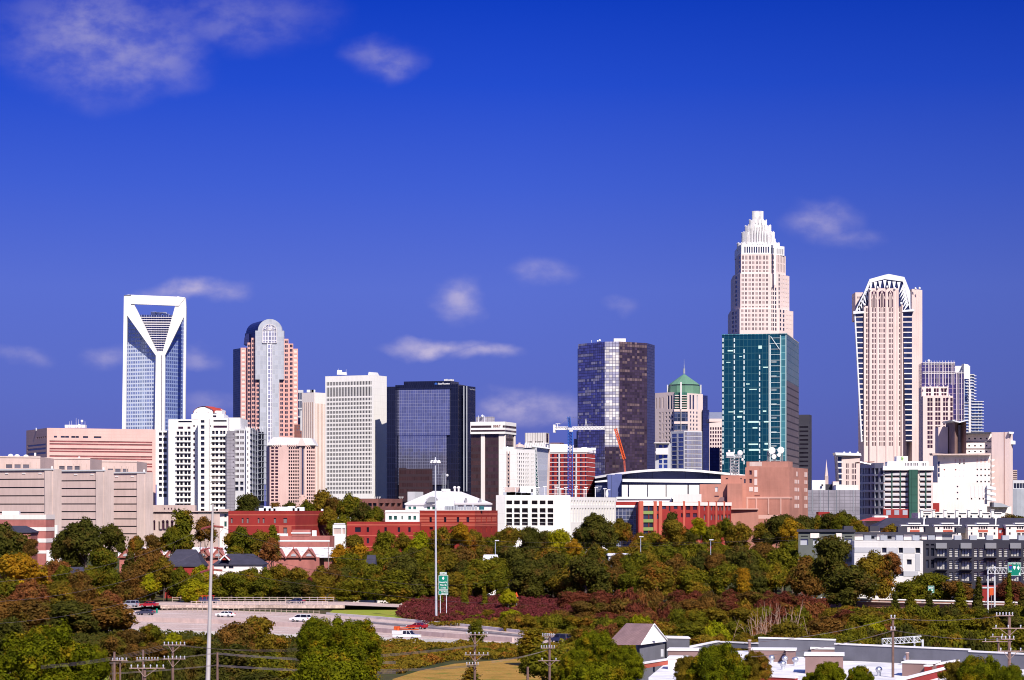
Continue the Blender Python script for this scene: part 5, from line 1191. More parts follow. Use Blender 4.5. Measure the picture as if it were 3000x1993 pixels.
for x0_,x1_ in ((1872,1884),(1914,1923.5),(1929.5,1939),(2000.5,2006),(2045,2050)): f.slab(mb,f.pu(x0_),f.pu(x1_),z0,f.z(1471,1960)+.3,.3,inn=0)
for x0_ in (2072,2095,2118): g2.slab(mb,g2.pu(x0_),g2.pu(x0_+4),z0,g2.z(1471,2100)+.3,.3,inn=0)
mb.build('orange_pier','brick_orange',r)
plain('olive_panel',(.20,.27,.08),.7,.1)
mb = MB()
for y0_,y1_ in ((1497.3,1506.7),(1521.3,1530.7),(1545.3,1554.7)): f.slab(mb,f.pu(1884.5),f.pu(1913.5),f.z(y1_,1900),f.z(y0_,1900),.15,inn=0)
mb.build('green_panel','olive_panel',r)
# ---- salmon brick telephone building with antennas
D0 = 930;r = bld('salmon_brick_exchange','blank salmon brick telephone exchange with white panels, dishes and antenna frames on its roof',2300,D0)
z0 = GZ(D0)-1
pl = rect(2183,2313,2367,D0,18)
fs,zt = mass(r,'wall',pl,z0,ZZ(1369,D0),'brick_salmon',{0: [H([(2195,2202.5)],[(1378.5,1391),(1403,1415.5)],'w_plum',xr=2200,d=.5),H([(2179.5,2184)],[(1403,1416)],'w_dark',xr=2200)],1: []},capm='mid_grey',parapet=.6)
mb = MB();f = fs[0];f1 = fs[1]
for (x0_,y0_,x1_,y1_) in ((2210,1378,2218.5,1397),(2210,1403,2218.5,1422),(2195,1427,2206,1440),(2210,1427,2220.5,1442),(2179,1427,2185.5,1439)): f.slabpx(mb,x0_,x1_,y0_,y1_,.12,xr=2210,inn=0)
for x in (2333,2357,2361.5): f1.slabpx(mb,x,x+3,1382,1396,.1,xr=2333,inn=0)
for y in (1406,1429,1453,1477):
    for x in (2328,2333,2338,2357,2362): f1.slabpx(mb,x,x+2.6,y,y+11,.1,xr=2333,inn=0)
mb.build('white_panel','cream_pink',r)
mb = MB();f.slabpx(mb,2187,2313,1456,1461,.25,xr=2250,inn=0);f1.slabpx(mb,2313,2320,1456,1461,.25,xr=2314,inn=0)
for x in (2214,2250,2286): f.slabpx(mb,x,x+3.5,1461,1507,.22,xr=2250,inn=0)
f.slabpx(mb,2187,2192,1461,1490,.22,xr=2250,inn=0);mb.build('stone_trim','band_pink',r)
mb = MB();f.slabpx(mb,2178,2182.5,1465,1490,.12,xr=2210,inn=0);f.slabpx(mb,2211,2226,1450.5,1453.5,.12,xr=2210,inn=0);mb.build('dark_slot','brick_brown',r)
mass(r,'penthouse',rect(2187,2309,2322,D0+8,18),zt-2,ZZ(1352,D0+8),'brick_salmon')
mb = MB();mb.extrude(fp([(2196,1366),(2232,1366),(2232,1354),(2196,1354)],D0+6.9),(0,.5,0));mb.build('roof_louvre','stone_old',r)
fsb,_ = mass(r,'left_wing',rect(2112,2186,2188,D0+5,5),z0,ZZ(1393,D0+5),'brick_salmon',{0: [H([(2126,2133),(2169,2173)],[(1401,1404.5)],'w_plum',xr=2150),H([(2126,2131)],[(1427,1439)],'w_plum',xr=2150),H([(2180,2184.5)],[(1404,1416)],'w_dark',xr=2150)]})
mass(r,'round_stair',rect(2131,2175,2177,D0-6,4),z0,ZZ(1417,D0-6),'brick_salmon')
mass(r,'low_wing',rect(2050,2132,2134,D0-2,4),z0,ZZ(1419,D0-2),'brick_salmon',{0: [H([(2093,2106)],[(1452.5,1456)],'w_plum',xr=2100),H([(2095,2103)],[(1427,1441)],'light_grey',xr=2100)]})
mass(r,'front_wall',rect(2142,2222,2224,D0-14,4),z0,ZZ(1491,D0-14),'brick_salmon')
mb = MB();mb.extrude(fp([(2222,1520),(2280,1520),(2280,1509),(2222,1509)],D0-13),(0,3,0));mb.extrude(fp([(2142,1493),(2222,1493),(2222,1490),(2142,1490)],D0-15),(0,2,0));mb.build('stone_base','band_pink',r)
mb = MB();mb.extrude(fp([(2104,1470),(2131,1470),(2131,1457),(2112,1457),(2106,1462)],D0-3),(0,.5,0));mb.build('painted_arch_shadow','purple_brown',r)  # shadow painted as a thin dark panel on the brick
t = T('antenna_frame','white lattice antenna frame with a broad platform and dishes, left on the salmon brick building','antenna',P(2152,1393,D0+10))
mb = MB();lattice(mb,P(2152,1393,D0+10),P(2152,1341,D0+10),3.2,6,.16,.11);mb.build('lattice','light_grey',t)
mb = MB();mb.box(P(2150,1341,D0+10),6.2,4.2,.35);lattice(mb,P(2128,1336,D0+9),P(2172,1336,D0+9),.9,8,.07,.05);mb.build('platform','light_grey',t)
mb = MB();mb.extrude(fp([(2129,1336),(2150,1336),(2152,1324),(2127,1326)],D0+8),(0,.8,0));mb.ball(P(2168,1328,D0+9),1.1,.5,1.2);mb.ball(P(2175,1347,D0+8),.5,.3,.6);mb.ball(P(2136,1322,D0+9),.5,.4,.5);mb.build('dish','pearl',t)
t = T('dish_tower','steel frame carrying four large white round dishes above the salmon brick penthouse','antenna',P(2272,1353,D0+14))
mb = MB()
for x in (2252,2270,2290): lattice(mb,P(x,1367,D0+14),P(x,1322,D0+14),.8,6,.1,.07)
mb.tube(P(2252,1336,D0+14),P(2290,1336,D0+14),.15,n=4);mb.build('frame','mid_grey',t)
mb = MB()
for x,y,rr_ in ((2261,1320,1.35),(2287,1319,1.35),(2267,1338,.95),(2282,1333,.75)): mb.tube(P(x,y,D0+12.8),P(x+.6,y,D0+12),rr_*.95,rr_,14);mb.ball(P(x,y,D0+12.9),rr_*.95,.7,rr_*.95,12,6)
mb.build('dish','white_paint',t)
mb = MB();lattice(mb,P(2232,1362,D0+12),P(2250,1352,D0+12),1.0,3,.08,.06);lattice(mb,P(2236,1352,D0+12),P(2240,1366,D0+12),1.2,2,.08,.06);mb.build('side_frame','brick_brown',t)
# ---- things around the church spire
D0 = 1300;r = bld('church_spire','slender pale stone church spire pointing up between the dark banded tower and pale podium',2421,D0)
c = P(2421,1420,D0);hz = lambda y: (1420-y)/F*D0
mb = MB();mb.box(c,1.9,1.9,hz(1395));
for k in range(4): a = k*math.pi/2+.78;mb.tube(c+Vector((1.1*math.cos(a),1.1*math.sin(a),hz(1400))),c+Vector((1.1*math.cos(a),1.1*math.sin(a),hz(1386))),.2,.02,5)
mb.build('belfry','stone_old',r)
mb = MB();mb.tube(c+Vector((0,0,hz(1395))),c+Vector((0,0,hz(1352))),.95,.08,8);mb.tube(c+Vector((0,0,hz(1352))),c+Vector((0,0,hz(1347))),.06,.04,4);mb.build('spire','cream_pink',r)
r = bld('white_cube_block','plain white cube shaped roof block left of the church spire',2398,1180)
mass(r,'wall',rect(2379,2418,2419,1180,6),GZ(1180),ZZ(1407,1180),'white_paint');mb = MB();mb.box(P(2409,1424,1179),.9,.6,.8);mb.build('wall_unit','w_black',r)
r = bld('distant_low_block','low cream and brown blocks on the skyline behind the netted building',2450,1260)
mass(r,'wall',rect(2440,2458,2460,1260,6),GZ(1200),ZZ(1411,1260),'cream_pink');mass(r,'rear_wall',rect(2418,2446,2448,1270,6),GZ(1200),ZZ(1419,1270),'navy_wall');mass(r,'cream_wall',rect(2449,2515,2518,1240,4),GZ(1200),ZZ(1421,1240),'cream')
D0 = 1080;r = bld('netted_building','low building wrapped in grey construction netting left of the round metal facade',2445,D0)
pl = [Vector((PX(2366,D0+6),D0+6)),Vector((PX(2520,D0),D0)),Vector((PX(2520,D0),D0+30)),Vector((PX(2366,D0),D0+30))]
fs,_ = mass(r,'netting',pl,GZ(D0)-1,ZZ(1436,D0),'net_grey');mb = MB()
for x in (2380,2403,2428,2451,2500): fs[0].slabpx(mb,x,x+1,1434,1500,.35,xr=2450)
mb.build('scaffold_pole','slate_grey',r)
mb = MB();mb.extrude(fp([(2449,1437),(2516,1437),(2512,1431),(2449,1425)],D0+10),(0,8,0));mb.build('white_roof','white_paint',r)
# ---- hotel with parking decks and green glass strip, rounded metal corner
D0 = 960;r = bld('green_strip_hotel','hotel block of open decks with a dark green glass strip and red base',2620,D0)
z0 = GZ(D0)-1
pl = rect(2589,2664,2666,D0,6);rows = per(1380,14.9,8,4.6)
fs,zt = mass(r,'deck_wall',pl,z0,ZZ(1374,D0),'cream_pink',{0: [H([(2592,2611),(2615,2635),(2639.5,2659.5)],rows,'w_black',name='deck_opening',xr=2640,d=1.5)]})
mb = MB();f = fs[0]
for k in range(8): f.slabpx(mb,2592,2660,1386.5+14.9*k,1393+14.9*k,.3,xr=2640,inn=0)
mb.build('deck_rail','light_grey',r)
mb = MB()
for x in (2611.3,2635.8): f.slabpx(mb,x,x+3.4,1376,1490,.5,xr=2640,inn=0)
mb.build('green_pier','glass_green_wall',r)
mb = MB();mb.extrude(fp([(2664,1520),(2689,1520),(2689,1376),(2664,1376)],D0-3),(0,24,0));mb.build('green_glass_strip','glass_green_wall',r)
pl = rect(2689,2733,2735,D0,6);fs2,_ = mass(r,'deck_wall',pl,z0,ZZ(1374,D0),'cream_pink',{0: [H([(2695,2710),(2714.5,2728)],rows,'w_black',name='deck_opening',xr=2700,d=1.5)]})
mb = MB();
for k in range(8): fs2[0].slabpx(mb,2694,2729,1386.5+14.9*k,1393+14.9*k,.3,xr=2700,inn=0)
mb.build('deck_rail','light_grey',r)
mb = MB();fs2[0].slabpx(mb,2710.5,2714,1376,1490,.5,xr=2700,inn=0);mb.build('green_pier','glass_green_wall',r)
mb = MB();mb.extrude(fp([(2587,1378),(2736,1378),(2736,1366),(2587,1366)],D0-1),(0,12,0));mb.build('top_band','white_paint',r)
pl = rect(2600,2720,2722,D0+12,6);mass(r,'upper_storey',pl,ZZ(1380,D0),ZZ(1352,D0+12),'white_stone',{0: [H(ev(2652,2672,5,.6)+ev(2676,2690,3,.6)+ev(2700,2712,3,.6),[(1356,1365)],'w_grey',xr=2700)]})
mb = MB();mb.extrude(fp([(2600,1374),(2622,1374),(2622,1357),(2600,1357)],D0+2),(0,6,0));mb.build('roof_unit','white_paint',r)
mb = MB();f = Face(*rect(2588,2667,2668,D0-2,6)[:2]);f.slab(mb,0,f.W,z0,f.z(1492,2640),.3,inn=-2);mb.build('red_base','brick_red',r)
rest = {}
for x in (2596,2620,2644.5): pane(r,f,f.pu(x),f.pu(x+14),f.z(1509,x),f.z(1495,x),.4,'w_pale','window',rest)
pts = [Vector((PX(x,D),D)) for x,D in ((2519,D0+50),(2526,D0+32),(2540,D0+16),(2562,D0+5),(2589,D0))]
pl = pts+[Vector((PX(2589,D0),D0+40)),Vector((PX(2532,D0+60),D0+60))]
hs = {i: [H([(0,0)],[],'w_dark')] for i in range(0)}
hh = {}
for i,(xa,xb) in enumerate(((2519,2526),(2526,2540),(2540,2562),(2562,2589))):
    n = (1,2,2,2)[i];hh[i] = [H(ev(xa+1.2,xb-1,n,.72),[(1372+k*23.5,1372+k*23.5+17) for k in range(6)],'w_navy' if i < 2 else 'w_mixed',xr=(xa+xb)/2,d=.8)]
mass(r,'curved_corner',pl,z0,ZZ(1356,D0),'slate_grey',hh)
mb = MB();crv = fp([(2519,1355),(2526,1356),(2540,1359),(2562,1362),(2589,1364)],D0+10);mb.path(crv,.4,5);mb.build('curved_rail','white_metal',r)
mb = MB();mb.extrude(fp([(2517,1357),(2565,1354),(2560,1352),(2514,1354)],D0+40),(0,10,0));mb.build('roof_fin','brick_brown',r)
mb = MB();mb.extrude(fp([(2627,1352),(2660,1352),(2660,1337),(2627,1337)],D0+14),(0,6,0));mb.build('sign_block','white_paint',r)
mb = MB();mb.extrude(fp([(2640.5,1345.5),(2647.5,1345.5),(2647,1338),(2641,1338)],D0+13.7),(0,.25,0));mb.build('emblem','lime',r)
text('H',1.1,'sign_white',r,'letter',P(2644,1341.8,D0+13.5),0,.03)
text('Holiday Inn',.55,'lime',r,'lettering',P(2644,1348.6,D0+13.7),0,.03,width=21/F*D0)
# ---- beige office and jail tower complex on the right
D0 = 1150;r = bld('beige_slab_complex','large beige concrete complex with small square windows, stepped front and tall plain end slab',2850,D0)
z0 = GZ(D0)-1
mass(r,'left_tower',rect(2749,2777,2779,D0+30,6),z0,ZZ(1251,D0+30),'cream_pink')
mass(r,'white_core',rect(2777,2797,2798,D0+34,4),z0,ZZ(1255,D0+34),'white_stone',{0: [H([(2785,2791)],[(1256,1259),(1322,1328)],'w_black',xr=2785)]})
a,b,c = Vector((PX(2797,D0+14),D0+14)),Vector((PX(2812,D0+24),D0+24)),Vector((PX(2831,D0+12),D0+12))
mass(r,'brown_notch_tower',[a,b,c,c+Vector((0,24)),a+Vector((0,24))],z0,ZZ(1236,D0+14),'brown_box');mb = MB();mb.extrude(fp([(2808,1340),(2817,1340),(2817,1246),(2808,1246)],D0+21),(0,1,0));mb.build('notch_glass','w_grey',r)
mb = MB();mb.extrude(fp([(2791,1233),(2812,1239),(2835,1232),(2835,1229.5),(2812,1236),(2790,1230)],D0+10),(0,28,0));mb.build('folded_roof','white_metal',r)
mass(r,'mid_wall',rect(2830,2905,2906,D0+20,4),z0,ZZ(1271,D0+20),'cream',{0: [H([(2837,2842),(2854,2859),(2871,2876),(2888,2893)],[(1283,1287.5),(1304,1308.5),(1321,1325.5)],'w_black',xr=2870)]})
mb = MB();mb.extrude(fp([(2828,1273),(2907,1270),(2904,1266),(2828,1268)],D0+16),(0,20,0));f = Face(*rect(2830,2905,2906,D0+19.6,4)[:2])
for y in (1294,1314): f.slab(mb,0,f.W,f.z(y+1,2870),f.z(y,2870),.1,inn=-.5)
mb.build('roof_fascia','navy_wall',r)
fs,_ = mass(r,'end_slab',rect(2905,2957,2967,D0+10,30),z0,ZZ(1266,D0+10),'cream_pink')
mb = MB();fs[0].slabpx(mb,2941.5,2943,1266,1480,.12,xr=2940,inn=0);mb.build('drain_joint','brick_brown',r)
mb = MB();mb.extrude(fp([(2957,1271),(2969,1272),(2971,1266),(2956,1265)],D0+8),(0,10,0));mb.extrude(fp([(2957,1302),(2975,1302),(2975,1292),(2959,1290)],D0+12),(0,8,0));mb.build('end_balcony','white_metal',r)
fs,_ = mass(r,'upper_front',rect(2747,2902,2907,D0,4),z0,ZZ(1333,D0),'cream',{0: [H([(2764.5,2769)],[(1374,1378.5)],'band_plum',xr=2765),H([(2797.5,2802)],[(1374,1378.5)],'band_plum',xr=2797),H([(2809.5,2814),(2822,2826.5)],[(1356,1360.5)],'w_black',xr=2810),H([(2861,2865.5),(2872,2876.5),(2884,2888.5),(2895,2899.5)],[(1373.5,1378),(1391,1395.5),(1409,1413.5)],'w_black',xr=2880),H([(2742,2753)],[(1352,1367),(1370,1384),(1387,1398)],'w_navy',xr=2750)]})
mb = MB();f = fs[0]
for x in (2764.5,2797,2810,2822,2861,2872,2884,2895):
    for y in (1340,1356.5 if x < 2805 or x > 2830 else 1375,1392 if x < 2850 else 1362): f.slabpx(mb,x,x+4.5,y,y+4.5,.07,xr=2850,inn=0)
mb.build('blind_panel','pearl',r)
mb = MB()
for x in (2861,2872,2884,2895): f.slabpx(mb,x,x+4.5,1345.5,1355.5,.06,xr=2850,inn=0)
for x in (2797,2810,2822): f.slabpx(mb,x,x+4.5,1345.5,1355,.06,xr=2850,inn=0)
mb.build('pink_panel','pink_light',r)
mb = MB();mb.extrude(fp([(2733,1334),(2904,1334),(2903,1328),(2770,1330),(2730,1328)],D0-3),(0,8,0));mb.build('roof_edge','stone_old',r)
mb = MB()
for k in range(5): y = 1346+k*17.4;mb.extrude(fp([(2905,y+7),(2914,y+3),(2914,y),(2905,y-1)],D0-1),(0,8,0))
mb.build('side_balcony','cream',r)
fs,_ = mass(r,'lower_front',rect(2714,2892,2896,D0-40,4),z0,ZZ(1414,D0-40),'cream',{0: [H([(2803,2807.5)],[(1423.5,1428),(1441,1445.5),(1459.5,1464)],'w_black',xr=2805),H([(2844,2848.5),(2867.5,2872),(2878.5,2883)],[(1459.5,1464)],'w_black',xr=2845),H([(2718.5,2730)],[(1419,1433),(1437,1451)],'w_navy',xr=2720),H([(2718.5,2730)],[(1454,1470)],'w_pale',xr=2720)]})
mb = MB();f = fs[0]
for x in (2843.5,2855,2867,2878.5): f.slabpx(mb,x,x+4,1423,1458,.07,xr=2860,inn=0)
mb.build('blind_panel','pearl',r)
mb = MB();mb.extrude(fp([(2720,1500),(2752,1500),(2752,1474),(2720,1474)],D0-44),(0,3,0));mb.build('red_panel','brick_red',r)
mb = MB()
for k in range(3): y = 1422+k*16.5;mb.extrude(fp([(2892,y+10),(2918,y+14),(2917,y+6),(2892,y)],D0-42),(0,10,0))
mb.build('curved_balcony','white_metal',r)
mb = MB();mb.extrude(fp([(2912,1486),(2962,1486),(2935,1475),(2912,1472)],D0-45),(0,10,0));mb.build('entrance_roof','slate_grey',r)
mass(r,'entrance_wall',rect(2890,2963,2968,D0-38,4),z0,ZZ(1484,D0-38),'cream')
# right edge
D0 = 1300;r = bld('round_grey_building','grey rounded metal clad building with a flat roof at the right edge',2990,D0)
X,Y = PX(3012,D0),D0+26;pts = [(X+(38/F*D0+.5)*1.15*math.cos(2*math.pi*i/24),Y+8*math.sin(2*math.pi*i/24)) for i in range(24)]
mb = MB();mb.prism(pts,GZ(D0)-1,ZZ(1432,D0));mb.build('drum','slate_grey',r)
mass(r,'flat_roof_storey',rect(2968,3040,3044,D0+20,4),ZZ(1470,D0),ZZ(1407,D0+20),'light_grey',{0: [H(ev(2970,3036,8,.85),[(1416,1431)],'w_dark',xr=2990)]})
r = bld('small_brown_tower','small distant brown banded tower at the right edge of the skyline',2975,1800)
mass(r,'wall',rect(2967,2980,2984,1800,12),GZ(1800),ZZ(1377,1800),'stone_old',{0: [H([(2968,2979.5)],per(1381,5.5,8,2.4),'w_plum',name='window_band',xr=2975)]})
# sky-coloured far infill: low roofs hidden in trees
for i,(x0_,x1_,y,D,m) in enumerate(((1740,1812,1463,1020,'white_stone'),)): pass
# ---- white town blocks and red base row
D0 = 900;r = bld('white_row_houses','row of white flat roofed houses below the beige concrete complex',2810,D0)
z0 = GZ(D0)-1
hsr = [H([(2704+i*32,2709+i*32),(2712+i*32,2720+i*32)],[(1510,1517)],'w_dark',xr=2800,d=.6) for i in range(7)]
fs,zt = mass(r,'wall',rect(2690,2948,2950,D0,3),z0,ZZ(1503,D0),'white_stone',{0: hsr},capm='roof_membrane',parapet=.5)
mb = MB();f = fs[0]
for i in range(7):
    x = 2697+i*34.5;f.slabpx(mb,x,x+7,1495,1516,.5,xr=2800,inn=-2);f.slabpx(mb,x-1.5,x+8.5,1493.5,1495,.8,xr=2800,inn=-2)
    f.slabpx(mb,x+10,x+31,1501,1503,.6,xr=2800,inn=-.4)
mb.build('party_wall','white_paint',r)
# ---- tile roofed house and small things right middle
D0 = 880;r = bld('red_tile_house','cream house with a low red tile hip roof left of the dark roofed townhouses',2560,D0)
mass(r,'wall',rect(2536,2592,2594,D0,4),GZ(D0)-1,ZZ(1527,D0),'cream')
mb = MB();zr = ZZ(1527,D0);a = [P(2514,1526,D0-4),P(2596,1527,D0-4),P(2596,1525,D0+10),P(2530,1525,D0+10)];t1,t2 = P(2552,1516,D0+4),P(2594,1516,D0+4)
mb.face([a[0],a[1],t2,t1]);mb.face([a[1],a[2],t2]);mb.face([a[2],a[3],t1,t2]);mb.face([a[3],a[0],t1]);mb.build('roof','red_tile',r)
mb = MB();mb.extrude(fp([(2562,1518),(2602,1518),(2602,1511),(2562,1511)],D0+14),(0,6,0));mb.build('flat_roof_block','white_paint',r)
D0 = 905;r = bld('red_white_shopfront','small red brick front with white framed windows half hidden by trees below the netted building',2415,D0)
mass(r,'wall',rect(2398,2431,2433,D0,5),GZ(D0)-1,ZZ(1500,D0),'brick_red',{0: [H([(2402,2406),(2411,2415),(2421,2426)],[(1508,1528)],'w_pale',xr=2410)]})
# ---- townhouses with dark pitched roofs (right)
D0 = 800;r = bld('cream_townhouses','terrace of cream and red townhouses with dark slate roofs and bay dormers',2830,D0)
z0 = GZ(D0)-1
a,b = Vector((PX(2594,D0-4),D0-4)),Vector((PX(3060,D0+6),D0+6))
mass(r,'wall',[a,b,b+Vector((0,12)),a+Vector((0,12))],z0,ZZ(1545,D0),'cream')
zr0,zr1 = ZZ(1546,D0),ZZ(1518,D0)
for i,(xa,xb) in enumerate(((2570,2706),(2708,2808),(2810,2916),(2918,3060))):
    mb = MB();p,q = P(xa-8*(i == 0),1547,D0-3),P(xb,1547,D0-2);u,v = P(xa+(30 if i == 0 else 6),1517,D0+7),P(xb+2,1519,D0+7)
    mb.face([p,q,v,u]);mb.face([u,v,v+Vector((0,9,-3)),u+Vector((0,9,-3))]);mb.face([q,q+Vector((0,18,0)),v]);mb.face([p,u,p+Vector((0,18,0))]);mb.build('roof','slate_roof',r)
    mb = MB();mb.tube(q+Vector((0,-.2,.1)),v+Vector((0,0,.2)),.3,n=4);mb.build('roof_verge','white_paint',r)
rest = {}
for i,xc in enumerate((2680,2777,2880,2992)):
    w_ = 38 if i < 2 else 44
    D = D0-7;fpl = rect(xc-w_,xc+w_,xc+w_+1,D,1.5);fs,zt = mass(r,'bay',fpl,z0,ZZ(1538,D),'cream',{0: [H([(xc-13,xc-8),(xc-6,xc-1),(xc+1,xc+6),(xc+8,xc+13)],[(1540,1551)],'w_grey',xr=xc,d=.4),H([(xc-12,xc-2),(xc+2,xc+12)],[(1562,1574),(1583,1596)],'w_grey',xr=xc,d=.4),H([(xc-w_+8,xc-w_+13),(xc+w_-13,xc+w_-8)],[(1545,1551),(1560,1567)],'w_dark',xr=xc,d=.4)]},rest=rest)
    mb = MB();f = fs[0];f.slab(mb,f.pu(xc-w_)-.3,f.W+.3,ZZ(1541,D),ZZ(1538,D),.5,inn=-1);f.slabpx(mb,xc-20,xc+17,1532,1535,.9,xr=xc,inn=-3);f.slabpx(mb,xc-18,xc+15,1535,1539,.5,xr=xc,inn=-3);mb.build('cornice','white_paint',r)
    mb = MB();f.slabpx(mb,xc-14,xc+14,1553,1559,.15,xr=xc,inn=0);mb.build('brick_panel','brick_orange',r)
mass(r,'red_infill',rect(2916,2948,2949,D0-5,1.5),z0,ZZ(1549,D0-5),'brick_red',{0: [H([(2926,2936)],[(1552,1562)],'w_pale',xr=2930)]},rest=rest);flush(r,rest)
# ---- modern apartments: green-grey, white and navy parts
D0 = 700;r = bld('modern_apartments','modern flat roofed apartments, grey green on the left, white block, navy part on the right',2600,D0)
z0 = -1
pl = [Vector((PX(2339,D0+6),D0+6)),Vector((PX(2504,D0+4),D0+4)),Vector((PX(2504,D0),D0+20)),Vector((PX(2343,D0+24),D0+24))]
fs,zt = mass(r,'green_grey_wall',pl,z0,ZZ(1558,D0),'green_grey',{0: [H([(2345,2367),(2382,2401)],[(1579,1597)],'w_pale',xr=2350,d=.5),H([(2473,2483),(2484,2496)],[(1578,1599),(1611,1631),(1645,1660)],'w_pale',xr=2480,d=.5),H([(2446,2460)],[(1614,1632),(1645,1660)],'w_pale',xr=2450,d=.5),H([(2346,2367),(2412,2440),(2475,2496)],[(1570,1573)],'band_dark',xr=2400,d=.4)]})
mb = MB();f = fs[0];f.slabpx(mb,2374,2400,1562,1577,.3,xr=2400,inn=0);f.slabpx(mb,2449,2466,1562,1612,.3,xr=2450,inn=0);mb.build('white_panel','cream',r)
mb = MB();f.slab(mb,-.4,f.W+.2,zt-.1,zt+.5,.7,inn=-12);mb.build('roof_edge','navy_wall',r)
pl = [Vector((PX(2503,D0-2),D0-2)),Vector((PX(2704,D0-10),D0-10)),Vector((PX(2704,D0),D0+14)),Vector((PX(2503,D0),D0+16))]
fs,zt = mass(r,'white_wall',pl,z0,ZZ(1584,D0),'white_stone',{0: [H([(2583,2597),(2632,2645),(2681,2695)],[(1605,1620)],'w_dark',xr=2640,d=.5),H([(2656,2671)],[(1639,1654)],'w_dark',xr=2640,d=.5),H([(2633,2647)],[(1674,1688)],'w_dark',xr=2640,d=.5),H([(2608,2621)],[(1639,1654)],'w_dark',xr=2640,d=.5)]},capm='roof_membrane',parapet=.6)
mb = MB();f = fs[0]
for xa,xb in ((2504,2582.5),(2597.5,2631.5),(2645.5,2680.5),(2695.5,2699)): f.slabpx(mb,xa,xb,1604.5,1620.5,.08,xr=2640,inn=0)
for xa,xb in ((2632,2646),(2682,2696)): f.slabpx(mb,xa,xb,1622,1672,.08,xr=2640,inn=0)
f.slabpx(mb,2600,2632.5,1673.5,1688.5,.08,xr=2640,inn=0);f.slabpx(mb,2647.5,2690,1673.5,1688.5,.08,xr=2640,inn=0);mb.build('grey_panel','light_grey',r)
pl = [Vector((PX(2504,D0+10),D0+10)),Vector((PX(2790,D0+6),D0+6)),Vector((PX(2790,D0),D0+20)),Vector((PX(2504,D0),D0+24))]
fs3,_ = mass(r,'setback_storey',pl,8,ZZ(1564,D0+8),'mid_grey',{0: [H([(2550,2562),(2600,2612),(2660,2672),(2708,2718)],[(1571,1579)],'w_black',xr=2640,d=.4)]})
mb = MB();f = fs3[0]
for xa,xb in ((2504,2528),(2569,2590),(2648,2680),(2700,2716),(2742,2760)): f.slabpx(mb,xa,xb,1563.5,1583,.2,xr=2640,inn=0)
mb.build('white_panel','cream',r)
mb = MB();f.slab(mb,-1,f.W+1,ZZ(1566,D0+8),ZZ(1560,D0+8),.9,inn=-10);mb.build('roof_edge','navy_wall',r)
mb = MB()
for x in (2541,2588,2634,2682,2727,2805,2850,2898,2945,2992): mb = MB();mb.box(P(x,1583,D0-2),2.0,2,1.4);mb.build('stair_head','slate_grey',r)
mb = MB()
for x,y in ((2484,1541),(2560,1541),(2642,1543),(2722,1543),(2812,1545)): mb = MB();mb.box(P(x,y+17,D0+16),2.8,3,1.7);mb.build('roof_box','navy_wall',r)
pl = [Vector((PX(2704,D0-8),D0-8)),Vector((PX(3060,D0-22),D0-22)),Vector((PX(3060,D0),D0+8)),Vector((PX(2704,D0),D0+14))]
hs = []
for i in range(5):
    x = 2743+i*72.5
    hs += [H([(x,x+31)],[(1608,1630),(1643,1668),(1679,1702)],'blind_pale',name='balcony_door',xr=x,d=1.0),H([(x+37.5,x+49.5),(x+53.5,x+66)],[(1606,1631),(1641,1666),(1676,1700)],'blind_pale',xr=x,d=.4)]
hs += [H([(2712,2721),(2727,2737)],[(1606,1629),(1640,1664)],'w_dark',xr=2720,d=.4),H([(2712,2721),(2727,2737)],[(1594,1599)],'band_dark',xr=2720,d=.3)]
fs,zt = mass(r,'navy_wall',pl,z0,ZZ(1582,D0-12),'navy_wall',{0: hs},capm='mid_grey',parapet=.6)
mb = MB();f = fs[0]
for i in range(5):
    x = 2743+i*72.5;mb = MB();f.slabpx(mb,x,x+31,1591,1607,.5,xr=x,inn=0);mb.build('grey_bay','mid_grey',r)
mb = MB()
for i in range(5):
    x = 2743+i*72.5
    for y in (1632,1668,1704): f.slabpx(mb,x-2,x+33,y,y+2.5,1.2,xr=x,inn=0)
    for y in (1624,1660,1696):
        f.slabpx(mb,x-2,x+33,y,y+.5,1.2,xr=x,inn=1.1)
        for k in range(9): f.slabpx(mb,x-2+k*4.2,x-2+k*4.2+.4,y,y+9,1.2,xr=x,inn=1.12)
mb.build('balcony_rail','navy_wall',r)
mb = MB()
for i in range(5):
    x = 2743+i*72.5
    for k in range(1,4): f.slabpx(mb,x+k*7.7,x+k*7.7+.8,1608,1702,-.85,xr=x,inn=-.98)
    for (ya,yb) in ((1606,1631),(1641,1666),(1676,1700)):
        for k in range(1,4): y = ya+(yb-ya)*k/4;f.slabpx(mb,x+37.5,x+66,y-.6,y+.6,-.25,xr=x,inn=-.38)
mb.build('window_bar','navy_wall',r)
# ---- lower brick building and white annex by the trees (left middle)
D0 = 870;r = bld('long_red_brick_building','long red brick building with pale blinds in its windows, below the white slab tower',865,D0)
z0 = GZ(D0)-1;pl = rect(669,865,960,D0,14)
fs,zt = mass(r,'wall',pl,z0,ZZ(1497,D0),'brick_red',{0: [H([(675.5,681.5),(707.5,713.5),(722,728.5),(754.5,760.5),(769,775),(801.5,808.5)],[(1518,1533)],'blind_grey',xr=760,d=.35),H([(830,841)],[(1518,1532.5),(1546,1563)],'blind_grey',xr=830,d=.35)]},capm='roof_membrane',parapet=.7)
mb = MB();f,f1 = fs[0],fs[1]
for y0_,y1_ in ((1507,1510.5),(1538.5,1541.5)): f.slab(mb,0,f.W,ZZ(y1_,D0),ZZ(y0_,D0),.05,inn=0);f1.slab(mb,0,f1.W,ZZ(y1_,D0),ZZ(y0_,D0),.05,inn=0)
for xa,xb,ya,yb in ((817,829.5,1541.5,1572),(841.5,854,1541.5,1572),(829.5,841.5,1541.5,1545.7),(829.5,841.5,1563.5,1572)): f.slabpx(mb,xa,xb,ya,yb,.055,xr=830,inn=0)
